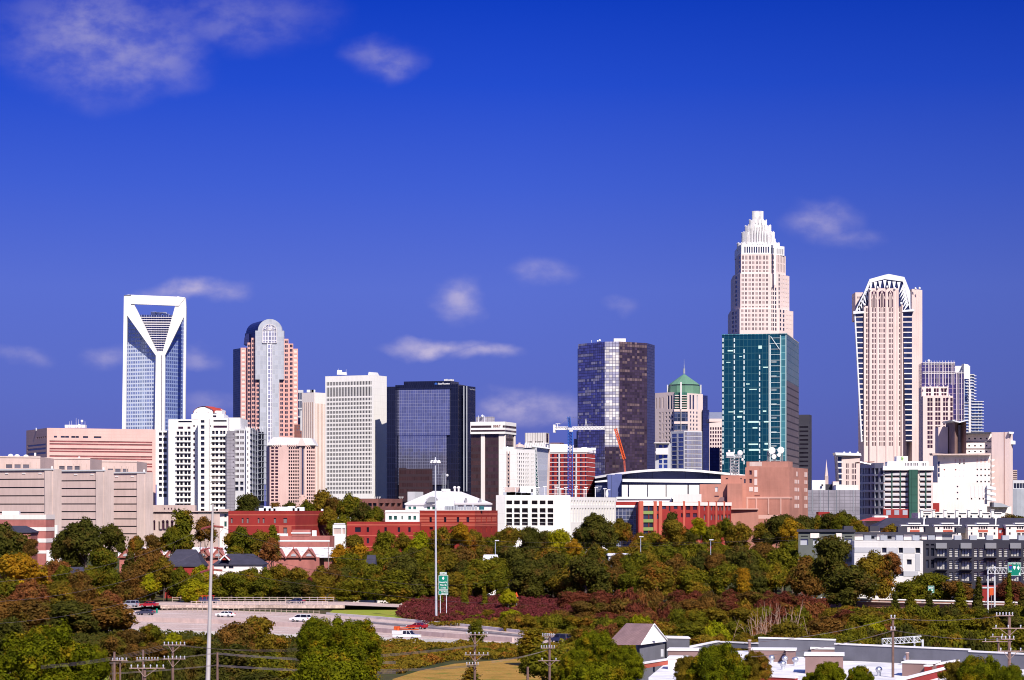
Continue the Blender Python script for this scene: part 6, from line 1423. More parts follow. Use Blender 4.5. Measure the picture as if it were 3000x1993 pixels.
mb.build('orange_stripe','brick_orange',r)
mb = MB();rn = random.Random(8)
for i in range(9): mb.box(P(770+i*14,1497,D0+15),2.6,2.4,.8+rn.random()*.9)
mb.box(P(833,1497,D0+15),5.5,3,1.5);mb.box(P(944,1497,D0+6),.8,.8,.7);mb.build('roof_plant','white_metal',r)
r = bld('pink_brick_annex','faded pink brick annex with a white band, below the long red brick building',870,835)
D0 = 835;pl = rect(782,966,980,D0,4);fs,_ = mass(r,'wall',pl,z0,ZZ(1571,D0),'brick_pink',capm='roof_membrane',parapet=.5);f = fs[0]
mb = MB();f.slabpx(mb,800,966,1583,1587,.12,xr=900,inn=0);f.slabpx(mb,853,908,1560,1563.5,.4,xr=900,inn=-3);mb.build('white_band','white_paint',r)
mb = MB();f.slabpx(mb,855,907,1563.5,1572,.1,xr=900,inn=-4);f.slabpx(mb,855,907,1552.5,1560,-.6,xr=900,inn=-4);mb.build('raised_wall','brick_pink',r)
mb = MB();mb.box(P(822,1571,D0+4),4.2,2,.9);mb.box(P(921,1571,D0+4),1.5,1.5,2.0);mb.box(P(837,1571,D0+5),1.6,1.5,.9);mb.build('air_conditioner','white_paint',r)
r = bld('white_plant_box','white louvred rooftop plant box between the two red brick buildings',992,865)
mass(r,'wall',rect(975,1012,1014,865,4),GZ(865)-1,ZZ(1538,865),'white_paint',{0: [H([(977,1000),(1003,1011)],[(1548,1565)],'stone_old',name='louvre',xr=990,d=.3)]})
mb = MB();mb.box(P(995,1537,870),4,2,.5);mb.build('roof_unit','light_grey',r)
# ---- classical courthouse and cream building in front of the apartments
D0 = 1060;r = bld('classical_stone_hall','old stone hall with arched windows and dark cornice between the jail and the apartments',530,D0)
z0 = GZ(D0)-1;pl = rect(446,660,664,D0,4)
rest = {}
fs,zt = mass(r,'wall',pl,z0,ZZ(1504,D0),'stone_old',{0: [H([(449,455),(464,468),(474,482),(486,494),(500,508)],[(1528,1554)],'w_plum',xr=480,d=.8)]},rest=rest)
mb = MB();f = fs[0];f.slabpx(mb,445,660,1497,1500,1.0,xr=500,inn=-1);mb.build('cornice','stone_old',r)
mb = MB();f.slabpx(mb,446,660,1500,1503.5,.5,xr=500,inn=0);mb.build('dentil_band','w_plum',r)
mass(r,'attic',rect(446,572,576,D0+14,4),z0,ZZ(1480,D0+14),'stone_old',{0: [H([(481,484),(492,495),(501,504),(511,514)],[(1488,1493.5)],'w_plum',xr=500)]},rest=rest)
mb = MB()
for x,w2 in ((452,3.3),(478,4.3),(490,4.3),(504,4.3)): A = fp([(x-w2,1529)]+arc(x,1529,w2,5,180,0,8)[1:-1]+[(x+w2,1529)],D0-2.5);mb.extrude(A[::-1],(0,.2,0))
mb.build('arch_head','w_plum',r);flush(r,rest)
r = bld('cream_corner_building','narrow cream building with tall green framed windows left of the long red brick building',650,1000)
mass(r,'wall',rect(644,668,672,1000,6),GZ(1000)-1,ZZ(1498,1000),'cream',{0: [H([(657,664)],[(1506,1516),(1528,1543)],'w_green',xr=660)]})
mb = MB();mb.extrude(fp([(641,1500),(672,1500),(672,1492),(641,1492)],998),(0,5,0));mb.build('attic','stone_old',r)
# ---- brick building left edge
D0 = 790;r = bld('banded_brick_building','brown brick building with white bands and flat white roof at the left edge',60,D0)
pl = rect(-60,134,160,D0,8);z0 = GZ(D0)-1
fs,zt = mass(r,'wall',pl,z0,ZZ(1508,D0),'brick_pink',{0: [H([(106.5,112)],[(1558,1567),(1592,1601)],'w_black',xr=110)]},capm='roof_membrane',parapet=.6)
mb = MB();f = fs[0];f1 = fs[1]
for y0_,y1_ in ((1508,1522),(1545,1556),(1578,1590),(1613,1622)):
    f.slab(mb,0,f.W,ZZ(y1_,D0),ZZ(y0_,D0),.12,inn=0);f1.slab(mb,0,f1.W,ZZ(y1_,D0),ZZ(y0_,D0),.12,inn=0)
mb.build('white_band','cream',r)
mb = MB();mb.box(P(33,1508,D0+8),5.5,3,1.2);mb.build('roof_unit','white_paint',r)
mass(r,'low_white_wing',rect(136,215,218,D0-10,4),z0,ZZ(1612,D0-10),'white_stone');mass(r,'high_white_wing',rect(134,168,171,D0+10,4),z0,ZZ(1539,D0+10),'white_stone')
def gabled(name,label,xa,xb,ye,yr,D,dep,wm='brick_red',rm='slate_roof',hip=.25,cat='house',win=None,ridge=None):
    r = bld(name,label,(xa+xb)/2,D,cat);z0 = GZ(D)-1;ze,zr = ZZ(ye,D),ZZ(yr,D)
    A = [Vector((PX(xa,D),D)),Vector((PX(xb,D),D)),Vector((PX(xb,D),D+dep)),Vector((PX(xa,D),D+dep))]
    mass(r,'wall',[A[0]+Vector((.4,.4)),A[1]+Vector((-.4,.4)),A[2]+Vector((-.4,-.4)),A[3]+Vector((.4,-.4))],z0,ze,wm,{0: [win]} if win else None)
    L = A[1].x-A[0].x;p = [Vector((v.x,v.y,ze)) for v in A];a,b = Vector((A[0].x+L*hip,D+dep/2,zr)),Vector((A[1].x-L*hip,D+dep/2,zr))
    mb = MB();mb.face([p[0],p[1],b,a]);mb.face([p[1],p[2],b]);mb.face([p[2],p[3],a,b]);mb.face([p[3],p[0],a]);mb.prism([(v.x,v.y) for v in A],ze-.3,ze-.01,0,True,True);mb.build('roof',rm,r);return r
gabled('hip_roofed_house','small house with dark blue hip roof before the banded brown brick building',-15,92,1559,1541,740,12,wm='brick_pink')
gabled('hip_roofed_house','house with a dark slate roof and red wall among trees on the left',168,250,1705,1663,655,14,win=H([(222,226)],[(1709,1720)],'w_pale',xr=224))
g_ = gabled('hip_roofed_house','wide slate roofed house before the sawtooth building, left of the steel pole',478,594,1658,1611,705,14)
g_ = gabled('hip_roofed_house','long house with a dark slate roof and small red gable, right of the steel pole',622,772,1654,1624,690,14,wm='cream',win=H([(655,662),(670,684)],[(1657,1666)],'w_dark',xr=660))
mb = MB();mb.extrude(fp([(645,1641),(672,1641),(658,1629)],689.5),(0,5,0));mb.build('gable','brick_red',g_);mb = MB();a,b,c = P(644,1642,689.2),P(658,1628,689.2),P(673,1642,689.2);mb.tube(a,b,.22,n=4);mb.tube(b,c,.22,n=4);mb.build('gable_trim','white_paint',g_)
gabled('white_gabled_house','tiny white gabled house peeping out of the trees below the red brick buildings',1072,1100,1655,1627,700,8,wm='white_paint',hip=.05)
gabled('white_low_building','low white building with a flat roof half buried in trees, middle of the tree belt',1412,1462,1643,1626,730,10,wm='white_paint',rm='roof_membrane',hip=.1,cat='building')
gabled('white_low_building','long low white building with small dark windows in the right middle of the tree belt',1780,1906,1626,1622,735,10,wm='white_paint',rm='roof_membrane',hip=.02,cat='building',win=H([(1853,1861),(1874,1881)],[(1634,1641)],'w_black',xr=1850))
# ---- sawtooth building with brick gables
D0 = 765;r = bld('sawtooth_roof_building','long building with a white roof cut into brick gables with half round windows',680,D0)
z0 = GZ(D0)-1;zt = ZZ(1603,D0);xs = [368,411,456,501,548,595,638,683,726,770,815,860,905]
mb = MB();a,b = P(346,1634,D0+1.5),P(1000,1634,D0+1.5);a2,b2 = P(346,1603,D0+13),P(1000,1603,D0+13)
a2.z = b2.z = ZZ(1603,D0+13)
mb.face([a,b,b2,a2]);mb.face([a2,b2,b2+Vector((0,10,-5)),a2+Vector((0,10,-5))]);mb.build('roof','roof_membrane',r)
mb = MB();mb.prism([(PX(350,D0),D0),(PX(935,D0),D0),(PX(935,D0),D0+20),(PX(350,D0),D0+20)],z0,ZZ(1633,D0));mb.build('wall','brick_pink',r)
for x in xs:
    mb = MB();mb.extrude(fp([(x-22,1634),(x+22,1634),(x,1608)],D0-.8),(0,11,0));mb.build('gable','brick_pink',r)
    mb = MB();A = fp([(x-8,1630)]+arc(x,1630,8,8,180,0,10)[1:-1]+[(x+8,1630)],D0-.95);mb.extrude(A[::-1],(0,.1,0));mb.build('half_round_window','w_pale',r)
    mb = MB();mb.tube(P(x-23,1635,D0-1),P(x,1607,D0-1),.22,n=4);mb.tube(P(x+23,1635,D0-1),P(x,1607,D0-1),.22,n=4);mb.tube(P(x,1610,D0-.9),P(x,1602,D0-.9),.28,.1,5);mb.build('gable_edge','brick_pink',r)
# ================================================================ ground, roads
def groundmat(name,cols,scale,rough=.95,detail=6,track=False):
    m,q,b = mat(name);geo = q.node('ShaderNodeNewGeometry').outputs['Position']
    n = q.noise(geo,scale,detail,.65);st = [(.32+.36*i/(len(cols)-1),c) for i,c in enumerate(cols)]
    c = q.ramp(n,st);f = q.maprange(q.noise(geo,scale*14,3,.7),.3,.7,.75,1.2)
    if track:   # darker wheel tracks and slab joints along and across the lanes
        u = q.vmath('DOT_PRODUCT',geo,(.57,.82,0));v = q.vmath('DOT_PRODUCT',geo,(.82,-.57,0))
        tr = q.math('SINE',q.math('MULTIPLY',u,3.4));f = q.math('MULTIPLY',f,q.maprange(tr,-.2,1,1.04,.86))
        f = q.math('MULTIPLY',f,q.math('SUBTRACT',1.0,q.math('MULTIPLY',q.math('LESS_THAN',q.math('FRACT',q.math('DIVIDE',v,6.0)),.035),.3)))
    q.put(b.inputs['Base Color'],q.mix(1.0,c,f,'MULTIPLY'));b.inputs['Roughness'].default_value = rough;b.inputs['Specular IOR Level'].default_value = .15
    return m
groundmat('scrub_ground',[(.035,.045,.012),(.055,.060,.018),(.085,.060,.022)],.05)
groundmat('lawn',[(.20,.26,.02),(.26,.29,.03),(.32,.25,.045)],.15)
groundmat('dry_lawn',[(.15,.17,.02),(.30,.17,.03),(.38,.21,.045),(.20,.19,.02)],.22)
groundmat('concrete_road',[(.44,.33,.28),(.53,.40,.35),(.60,.46,.40)],.12,track=True)
groundmat('asphalt_road',[(.13,.10,.11),(.17,.14,.15)],.1)
def struct(o): o['kind'] = 'structure';return o
mb = MB();ys = [-9000,-2000,0,300]+list(range(400,1900,50))+[2500,4000,9000,40000]
xs_ = [-30000,-3000,-800]+list(range(-500,501,100))+[800,3000,30000]
def gq(y): return GZ(y)
for y0_,y1_ in zip(ys[:-1],ys[1:]):
    for x0_,x1_ in zip(xs_[:-1],xs_[1:]): mb.face([(x0_,y0_,gq(y0_)),(x1_,y0_,gq(y0_)),(x1_,y1_,gq(y1_)),(x0_,y1_,gq(y1_))])
struct(mb.build('ground','scrub_ground',loc=(0,0,0),smooth=True))
def sheet(name,pts,m,z=.004,t=0):
    """flat ground patch through photo points (column, row)"""
    mb = MB();P3 = [G(x,y,z) for x,y in pts];mb.face([p for p in P3]);o = mb.build(name,m)
    # make sure it faces up
    if o.data.polygons[0].normal.z < 0: o.data.flip_normals()
    return struct(o)
def strip(name,up,lo,m,z,n=40):
    """ribbon between an upper and lower row curve, interpolated over columns"""
    def itp(c,x):
        for (xa,ya),(xb,yb) in zip(c[:-1],c[1:]):
            if x <= xb: return ya+(yb-ya)*(x-xa)/(xb-xa)
        return c[-1][1]
    x0_,x1_ = up[0][0],up[-1][0];mb = MB();prev = None
    for i in range(n+1):
        x = x0_+(x1_-x0_)*i/n;a,b = G(x,itp(lo,x),z),G(x,itp(up,x),z)
        if prev: mb.face([prev[0],a,b,prev[1]])
        prev = (a,b)
    return struct(mb.build(name,m))
UP = [(300,1783),(640,1787),(950,1799),(1100,1812),(1364,1836),(1537,1855),(1706,1878),(1900,1905)]
LO = [(300,1848),(600,1857),(900,1868),(1100,1874),(1241,1880),(1500,1893),(1640,1902),(1900,1925)]
strip('highway',UP,LO,'concrete_road',.02)
# darker strip of asphalt lane and lane lines
A1 = [(x,y+5+(x > 1000)*2) for x,y in UP if x >= 950];A2 = [(x,y+15) for x,y in UP if x >= 950]
strip('asphalt_lane',[(1010,1813),(1100,1822),(1364,1842),(1537,1860),(1706,1882)],[(1010,1814),(1100,1829),(1364,1851),(1537,1868),(1706,1889)],'asphalt_road',.026)
plain('lane_paint',(.75,.72,.68),.8,.1,.4)
for k,dy in enumerate((.18,.62,.80)):
    cu = [(x,u+(l-u)*dy) for (x,u),l in zip(UP,(1848,1858,1870,1874,1885,1895,1906,1925))]
    struct(strip('lane_line',[(x,y-.15) for x,y in cu],[(x,y+.25) for x,y in cu],'lane_paint',.032))
def median(name,label,cu,z,h,t,m,n=30,rails=0):
    """low wall following ground points"""
    mb = MB();pts = []
    for (xa,ya),(xb,yb) in zip(cu[:-1],cu[1:]):
        for i in range(6): pts.append(G(xa+(xb-xa)*i/6,ya+(yb-ya)*i/6,z))
    pts.append(G(cu[-1][0],cu[-1][1],z))
    for a,b in zip(pts[:-1],pts[1:]):
        d = (b-a);d.z = 0;nrm = Vector((-d.y,d.x,0)).normalized()*t
        mb.prism([(a.x,a.y),(b.x,b.y),(b.x+nrm.x,b.y+nrm.y),(a.x+nrm.x,a.y+nrm.y)],a.z,a.z+h)
    return tag(mb.build(name,m),label,'barrier')
plain('barrier_concrete',(.60,.46,.42),.9,.1,.4,streak=.15)
plain('barrier_white',(.74,.68,.64),.85,.08,.4,streak=.1)
median('median_barrier','long low concrete wall between the two carriageways of the highway',[(330,1817),(640,1827),(900,1839),(1100,1852),(1300,1868),(1500,1882)],.02,.95,.5,'barrier_concrete')
median('verge_barrier','white concrete verge barrier between the mown grass bank and the highway',[(955,1802),(1100,1813),(1364,1837),(1537,1856),(1706,1879),(1900,1907)],.02,.6,.4,'barrier_white')
median('edge_barrier','low concrete parapet along the near edge of the highway',[(340,1852),(600,1861),(900,1872),(1100,1879),(1241,1884),(1560,1899)],.02,.8,.4,'barrier_white')
# flyover ramp with railings
rz = 1.3;d0,d1 = 621,645
mb = MB();mb.prism([(PX(470,d0),d0),(PX(1010,d0),d0),(PX(1010,d1),d1),(PX(470,d1),d1)],rz-.8,rz,0,True,True)
for x in (500,620,745,950): mb.box((PX(x,d0+8),d0+8,0),1.2,14,rz-.8)
struct(mb.build('ramp_deck','concrete_road'))
mb = MB();mb.face([(PX(330,d0),d0,.02),(PX(470,d0),d0,rz),(PX(470,d1),d1,rz),(PX(330,d1),d1,.02)]);mb.face([(PX(1010,d0),d0,rz),(PX(1250,d0),d0,.5),(PX(1250,d1),d1,.5),(PX(1010,d1),d1,rz)]);struct(mb.build('ramp_road','concrete_road'))
plain('rail_cream',(.36,.29,.23),.7,.08)
def railing(name,label,a,b,zz,h,n,m,nr=2,th=.09):
    root = T(name,label,'railing',a);a,b = Vector(a),Vector(b);mb = MB();d = (b-a)
    for i in range(n+1): mb = MB();mb.box(a+d*i/n,.16,.16,h);mb.build('rail_post',m,root)
    mb = MB()
    for k in range(nr):
        z = h*(1-.45*k)-.15;mb.tube(a+Vector((0,0,z)),b+Vector((0,0,z)),th,n=4)
    mb.build('rail_bar',m,root);return root
railing('bridge_railing','cream railing on the far side of the flyover ramp',(PX(505,d1),d1,rz),(PX(978,d1),d1,rz),0,1.3,20,'rail_cream',2,.10)
railing('bridge_railing','thin pale railing on the near side of the flyover ramp',(PX(560,d0),d0,rz),(PX(960,d0),d0,rz),0,1.1,26,'barrier_concrete',2,.06)
railing('bridge_railing','sloping pale railing between the flyover ramp and the highway',G(475,1789,.1),G(935,1803,.1),0,1.15,30,'rail_cream',2,.08)
median('ramp_barrier','far pale concrete wall right of the flyover ramp, under the trees',[(979,1769),(1200,1770)],.0,.95,.4,'barrier_white')
median('ramp_barrier','near pale concrete wall right of the flyover ramp, above the mown grass',[(984,1779),(1090,1780),(1190,1777)],.0,.6,.4,'barrier_white')
sheet('grass_bank',[(985,1779),(1200,1777),(1240,1800),(1420,1838),(1364,1835),(1100,1811),(960,1799)],'lawn',.012)
sheet('dry_grass',[(1150,1990),(1230,1965),(1330,1945),(1450,1935),(1560,1925),(1640,1960),(1700,2010),(1150,2010)],'dry_lawn',.014)
sheet('park_lawn',[(300,1975),(480,1950),(640,1960),(640,2010),(300,2010)],'lawn',.016)
sheet('left_verge',[(340,1779),(440,1779),(470,1786),(300,1790)],'dry_lawn',.012)
# right hand road hidden behind a retaining wall
D0 = 640;mb = MB();mb.prism([(PX(2405,D0+4),D0+4),(PX(3060,D0-24),D0-24),(PX(3060,D0-24),D0-23),(PX(2405,D0+5),D0+5)],0,ZZ(1758,D0));tag(mb.build('retaining_wall','brick_salmon'),'long low pinkish retaining wall behind the ivy covered columns on the right','wall')
mb = MB();a,b = P(2405,1753,D0+3),P(3060,1768,D0-25);mb.tube(a,b,.28,n=5);mb.tube(a-Vector((0,0,.6)),b-Vector((0,0,.6)),.12,n=4);tag(mb.build('guard_rail','barrier_white'),'white guard rail on top of the retaining wall at right','railing')
D1 = 660;r = bld('red_brick_shed','small red brick building behind the sign gantry at the right edge',2912,D1)
fs,_ = mass(r,'wall',rect(2878,2945,2950,D1,6),0,ZZ(1723,D1),'brick_red',{0: [H([(2918,2934)],[(1750,1760)],'w_black',xr=2920)]})
mb = MB();fs[0].slabpx(mb,2878,2945,1720,1724,.3,xr=2900,inn=-1);mb.build('roof_edge','light_grey',r)
# ================================================================ vehicles
plain('tyre',(.02,.02,.02),.9,.1);plain('hub',(.5,.5,.52),.4,.1,metal=.6)
def paint(name,c):
    m,q,b = mat(name);b.inputs['Base Color'].default_value = (*c,1);b.inputs['Roughness'].default_value = .3;b.inputs['Coat Weight'].default_value = .6;b.inputs['Specular IOR Level'].default_value = .5
paint('car_white',(.80,.80,.80));paint('car_red',(.32,.006,.012));paint('car_silver',(.30,.30,.34));paint('car_navy',(.015,.02,.06));paint('car_blue_grey',(.05,.05,.09));paint('lamp_red',(.5,.01,.01));paint('lamp_clear',(.8,.8,.75))
PROF = {  # side outlines: body and glasshouse, metres, nose towards +x
 'sedan': ([(-2.35,.38),(-2.38,.78),(-2.2,.98),(-1.35,1.02),(1.0,.98),(2.0,.86),(2.35,.68),(2.38,.36)],[(-1.75,1.0),(-1.05,1.42),(.25,1.45),(1.05,.97)],.64),
 'coupe': ([(-2.2,.36),(-2.25,.78),(-2.05,.96),(-1.2,.98),(.8,.94),(1.9,.8),(2.25,.6),(2.25,.34)],[(-1.6,.97),(-.9,1.30),(.1,1.32),(.85,.93)],.64),
 'minivan': ([(-2.5,.40),(-2.55,.95),(-2.5,1.10),(1.2,1.08),(2.1,.95),(2.5,.72),(2.55,.38)],[(-2.48,1.08),(-2.3,1.70),(-.2,1.76),(.55,1.62),(1.45,1.06)],.68),
 'suv': ([(-2.35,.48),(-2.38,1.05),(-2.3,1.12),(1.0,1.10),(2.1,1.02),(2.32,.8),(2.34,.46)],[(-2.28,1.10),(-2.1,1.74),(-.1,1.78),(.45,1.72),(.98,1.10)],.74),
 'pickup': ([(-2.8,.55),(-2.82,1.12),(-.9,1.12),(1.4,1.10),(2.55,1.0),(2.75,.85),(2.78,.52)],[(-.85,1.10),(-.75,1.78),(.75,1.82),(1.4,1.10)],.80)}
def car(kind,px,py,yaw,m,label,z=.03,extra=None,D=None):
    D = D or Gd(py,z);pos = Vector((PX(px,D),D,z));t = T({'coupe': 'parked_car','sedan': 'parked_car'}.get(kind,kind).replace('parked_car','sedan' if kind == 'sedan' else 'coupe'),label,{'pickup': 'truck','minivan': 'van','suv': 'suv'}.get(kind,'car'),pos,'vehicles on the highway and ramp')
    body,cab,wr = PROF[kind];ca,sa = math.cos(R(yaw)),math.sin(R(yaw));W = .92
    def w(x,y,zz): return Vector((pos.x+x*ca-y*sa,pos.y+x*sa+y*ca,pos.z+zz))
    def sect(mb,prof,w0,w1,m=0):
        n = len(prof);zs_ = [p[1] for p in prof];zl,zh = min(zs_),max(zs_)
        wid = [w0+(w1-w0)*((p[1]-zl)/(zh-zl)) for p in prof]
        Lf = [w(p[0],wid[i],p[1]) for i,p in enumerate(prof)];Rt = [w(p[0],-wid[i],p[1]) for i,p in enumerate(prof)]
        mb.face(Lf[::1],m);mb.face(Rt[::-1],m)
        for i in range(n): j = (i+1) % n;mb.face([Lf[j],Lf[i],Rt[i],Rt[j]],m)
    mb = MB();sect(mb,body,W,W*.96)
    roof = [(x,zz) for x,zz in cab if zz > 1.25];
    mb.build('body',m,t)
    mb = MB();sect(mb,cab,W*.93,W*.74);mb.build('window','w_black',t)
    mb = MB();rx = sorted(x for x,zz in roof);zt_ = max(zz for x,zz in roof);q = [w(rx[0]-.05,W*.76,zt_-.03),w(rx[-1]+.05,W*.76,zt_-.03),w(rx[-1]+.05,-W*.76,zt_-.03),w(rx[0]-.05,-W*.76,zt_-.03)]
    mb.prism([(p.x,p.y) for p in q][::-1],pos.z+zt_-.06,pos.z+zt_+.03,0,True,True)
    for sx in (-1,1):     # pillars
        for (xa,za),(xb,zb) in ((cab[0],cab[1]),(cab[-1],cab[-2]),(((cab[0][0]+cab[-1][0])/2,cab[0][1]),((cab[0][0]+cab[-1][0])/2,cab[1][1]))):
            mb.tube(w(xa,sx*W*.93,za),w(xb,sx*W*.76,zb),.05,n=4)
    mb.build('roof',m,t)
    for i,(xx,sy) in enumerate(((1.45,1),(1.45,-1),(-1.45,1),(-1.45,-1))):
        xx *= 1.0 if kind != 'pickup' else 1.15
        mb = MB();mb.tube(w(xx,sy*.66,.33),w(xx,sy*.95,.33),.33,n=14);wh = mb.build('wheel','tyre',t)
        mb = MB();mb.tube(w(xx,sy*.945,.33),w(xx,sy*.965,.33),.19,n=10);mb.build('rim','hub',wh)
    fx,bx = body[-2][0],body[1][0]
    for sy in (-1,1):
        mb = MB();c = w(fx-.02,sy*.68,body[-2][1]);mb.box(c,.2,.38,.16,R(yaw));mb.build('headlight','lamp_clear',t)
        mb = MB();c = w(bx+.05,sy*.70,.82);mb.box(c,.2,.32,.2,R(yaw));mb.build('tail_light','lamp_red',t)
    if extra == 'rack':
        mb = MB()
        for xx in (-1.9,-.8,.3,1.0):
            for sy in (-1,1): mb.tube(w(xx,sy*.85,1.1),w(xx,sy*.85,2.05),.05,n=4)
            mb.tube(w(xx,-.85,2.05),w(xx,.85,2.05),.05,n=4)
        for sy in (-1,1): mb.tube(w(-2.2,sy*.85,2.05),w(1.4,sy*.85,2.05),.08,n=4)
        mb.build('ladder_rack','lamp_red',t);mb = MB();mb.box(w(-1.6,0,1.1),2.2,1.6,.6,R(yaw));mb.build('canopy','w_navy',t)
    if extra == 'boom':
        mb = MB();mb.box(w(-1.7,0,1.1),2.4,1.9,.7,R(yaw));mb.build('tool_box',m,t)
        mb = MB();mb.tube(w(-2.4,0,2.2),w(1.9,0,2.5),.13,n=6);mb.tube(w(-2.4,.2,2.0),w(2.6,.1,2.05),.10,n=6);mb.tube(w(-2.0,0,1.8),w(-2.0,0,2.3),.3,n=8);mb.box(w(-2.4,.3,1.9),1.0,.9,.7,R(yaw));mb.build('boom','orange_paint',t)
    return t
car('suv',380,1779,160,'car_silver','silver suv at the far left of the ramp, behind the red sedan',z=.9,D=Gd(1779,.9))
car('sedan',436,1779,165,'car_red','bright red sedan at the far left of the ramp',z=.9,D=Gd(1779,.9))
car('sedan',426,1802,160,'car_blue_grey','dark blue grey sedan on the highway at far left')
car('pickup',612,1777,20,'car_blue_grey','dark pickup with a red ladder rack on the flyover beside the steel pole',z=rz,extra='rack',D=632)
car('sedan',660,1808,152,'car_white','white sedan on the highway just right of the steel pole')
car('sedan',866,1780,165,'car_navy','black sedan on the flyover ramp behind the thin railing',z=rz,D=630)
car('minivan',880,1822,150,'car_white','white minivan on the highway left of the big green foreground tree')
car('coupe',1222,1843,150,'car_red','dark red coupe on the highway left of the light mast')
car('pickup',1192,1874,-25,'car_white','white utility truck carrying an orange lift boom',extra='boom')
car('suv',1640,1884,140,'car_navy','black suv on the highway at the right, partly behind trees')
# ================================================================ signs
paint('sign_green',(.0,.20,.13));paint('sign_blue',(.02,.06,.35))
def panel(name,root,x0,x1,y0,y1,D,m='sign_green',edge=True):
    mb = MB();mb.extrude(fp([(x0,y1),(x1,y1),(x1,y0),(x0,y0)],D),(0,.12,0));o = mb.build(name,m,root)
    if edge:
        e = MB();q = fp([(x0+.9,y1-.9),(x1-.9,y1-.9),(x1-.9,y0+.9),(x0+.9,y0+.9)],D-.03);e.path(q+[q[0]],.045,4);e.build('border','sign_white',o)
    return o
D0 = 575;t = T('exit_sign','tall green highway sign with a diamond above Fourth St and Third St, right of the light mast','road sign',(PX(1298,D0),D0,0))
tag(t,'tall green highway sign with a diamond, right of the light mast')
panel('sign_tab',t,1288,1309,1676.5,1684.5,D0);panel('sign_panel',t,1284.5,1313,1685.5,1728.5,D0);panel('lower_panel',t,1284.5,1313,1730,1743.5,D0)
px2m = D0/F
text('EXIT 2A',5*px2m*1.2,'sign_white',t,'lettering',P(1298.5,1680.5,D0-.06),0,.02,width=17*px2m,bold=.01)
text('Fourth St',6.6*px2m,'sign_white',t,'lettering',P(1298.5,1706.5,D0-.06),0,.02,width=22*px2m,bold=.012)
text('Third St',6.6*px2m,'sign_white',t,'lettering',P(1298.5,1715,D0-.06),0,.02,width=19*px2m,bold=.012)
text('1/4 MILE',4.5*px2m,'sign_white',t,'lettering',P(1298.5,1723,D0-.06),0,.02,width=15*px2m,bold=.01)
text('Time Warner',4.8*px2m,'sign_white',t,'lettering',P(1301.5,1734.3,D0-.06),0,.02,width=19*px2m,bold=.01)
text('Cable Arena',4.8*px2m,'sign_white',t,'lettering',P(1301.5,1740,D0-.06),0,.02,width=19*px2m,bold=.01)
mb = MB();mb.extrude(fp([(1298.5,1700),(1302,1694.5),(1298.5,1689),(1295,1694.5)],D0-.05),(0,.04,0));mb.build('diamond','sign_white',t)
mb = MB()
for x in (1290,1308): mb.tube(P(x,1744,D0+.2),(PX(x,D0),D0+.2,0),.1,n=6)
mb.build('post','white_metal',t)
D0 = 628;t = T('exit_arrow_sign','small green EXIT sign with an arrow above the guard rail on the right','road sign',(PX(2728,D0),D0,0))
panel('sign_panel',t,2718.5,2737,1716.5,1738,D0);text('EXIT',6.5*D0/F,'sign_white',t,'lettering',P(2727.8,1723,D0-.06),0,.02,width=13*D0/F,bold=.015)
mb = MB();mb.extrude(fp([(2724,1734.5),(2729.5,1730),(2727,1728),(2733,1727.5),(2732.5,1733),(2730.5,1731.5),(2727,1736)],D0-.05),(0,.04,0));mb.build('arrow','sign_white',t)
mb = MB();mb.tube(P(2728,1738,D0+.2),(PX(2728,D0),D0+.2,0),.08,n=6);mb.build('post','white_metal',t)
D0 = 600;t = T('sign_gantry','white tubular sign gantry with a large green route sign at the right edge','road sign',(PX(2905,D0),D0,0))
for x,y0_ in ((2894,1666),(2914,1659)):
    mb = MB();mb.tube((PX(x,D0),D0,0),P(x,y0_,D0),.24,.2,8);mb.build('post','white_metal',t)
mb = MB();lattice(mb,P(2894,1672,D0),P(3060,1672,D0),1.5,16,.08,.05);mb.build('truss','light_grey',t)
panel('sign_panel',t,2952.5,2991.5,1648,1688,D0-1);q = D0/F
for s_,x in (('SOUTH',2960.5),('WEST',2972),('SOUTH',2984)): text(s_,3.6*q,'sign_white',t,'lettering',P(x,1652.5,D0-1.06),0,.02,width=10*q,bold=.01)
text('INNER',3.4*q,'sign_white',t,'lettering',P(2960,1674,D0-1.06),0,.02,width=9*q,bold=.01)
mb = MB();mb.extrude(fp([(2956,1663),(2960.5,1670),(2965,1663),(2965,1658),(2956,1658)],D0-1.05),(0,.03,0));mb.build('route_shield','sign_blue',t)
mb = MB();mb.extrude(fp([(2956,1658.2),(2965,1658.2),(2965,1656),(2956,1656)],D0-1.05),(0,.03,0));mb.build('shield_top','lamp_red',t)
mb = MB();mb.extrude(fp([(2969,1665),(2972,1670),(2975,1665),(2975.5,1659),(2968.5,1659)],D0-1.05),(0,.03,0));mb.build('route_shield','sign_white',t)
mb = MB();mb.extrude(fp([(2983.5,1671),(2987.5,1664),(2983.5,1657),(2979.5,1664)],D0-1.05),(0,.03,0));mb.build('diamond','sign_white',t)
for x in (2958,2987):
    mb = MB();mb.extrude(fp([(x,1685.5),(x+3.5,1681.5),(x+1.2,1681.8),(x+1.2,1678),(x-1.2,1678),(x-1.2,1681.8),(x-3.5,1681.5)],D0-1.05),(0,.03,0));mb.build('arrow','sign_white',t)
D0 = 612;t = T('warning_sign','orange diamond shaped roadwork sign above the red shrubs','road sign',(PX(1513,D0),D0,0))
mb = MB();mb.extrude(fp([(1507,1749),(1519,1749),(1514,1735),(1512,1735)],D0),(0,.08,0));mb.build('sign_panel','orange_paint',t);mb = MB();mb.tube(P(1513,1749,D0+.1),(PX(1513,D0),D0+.1,0),.06,n=5);mb.build('post','slate_grey',t)
D0 = 600;t = T('warning_sign','orange roadwork banner between the gantry posts at the right edge','road sign',(PX(2904,D0+20),D0+20,0))
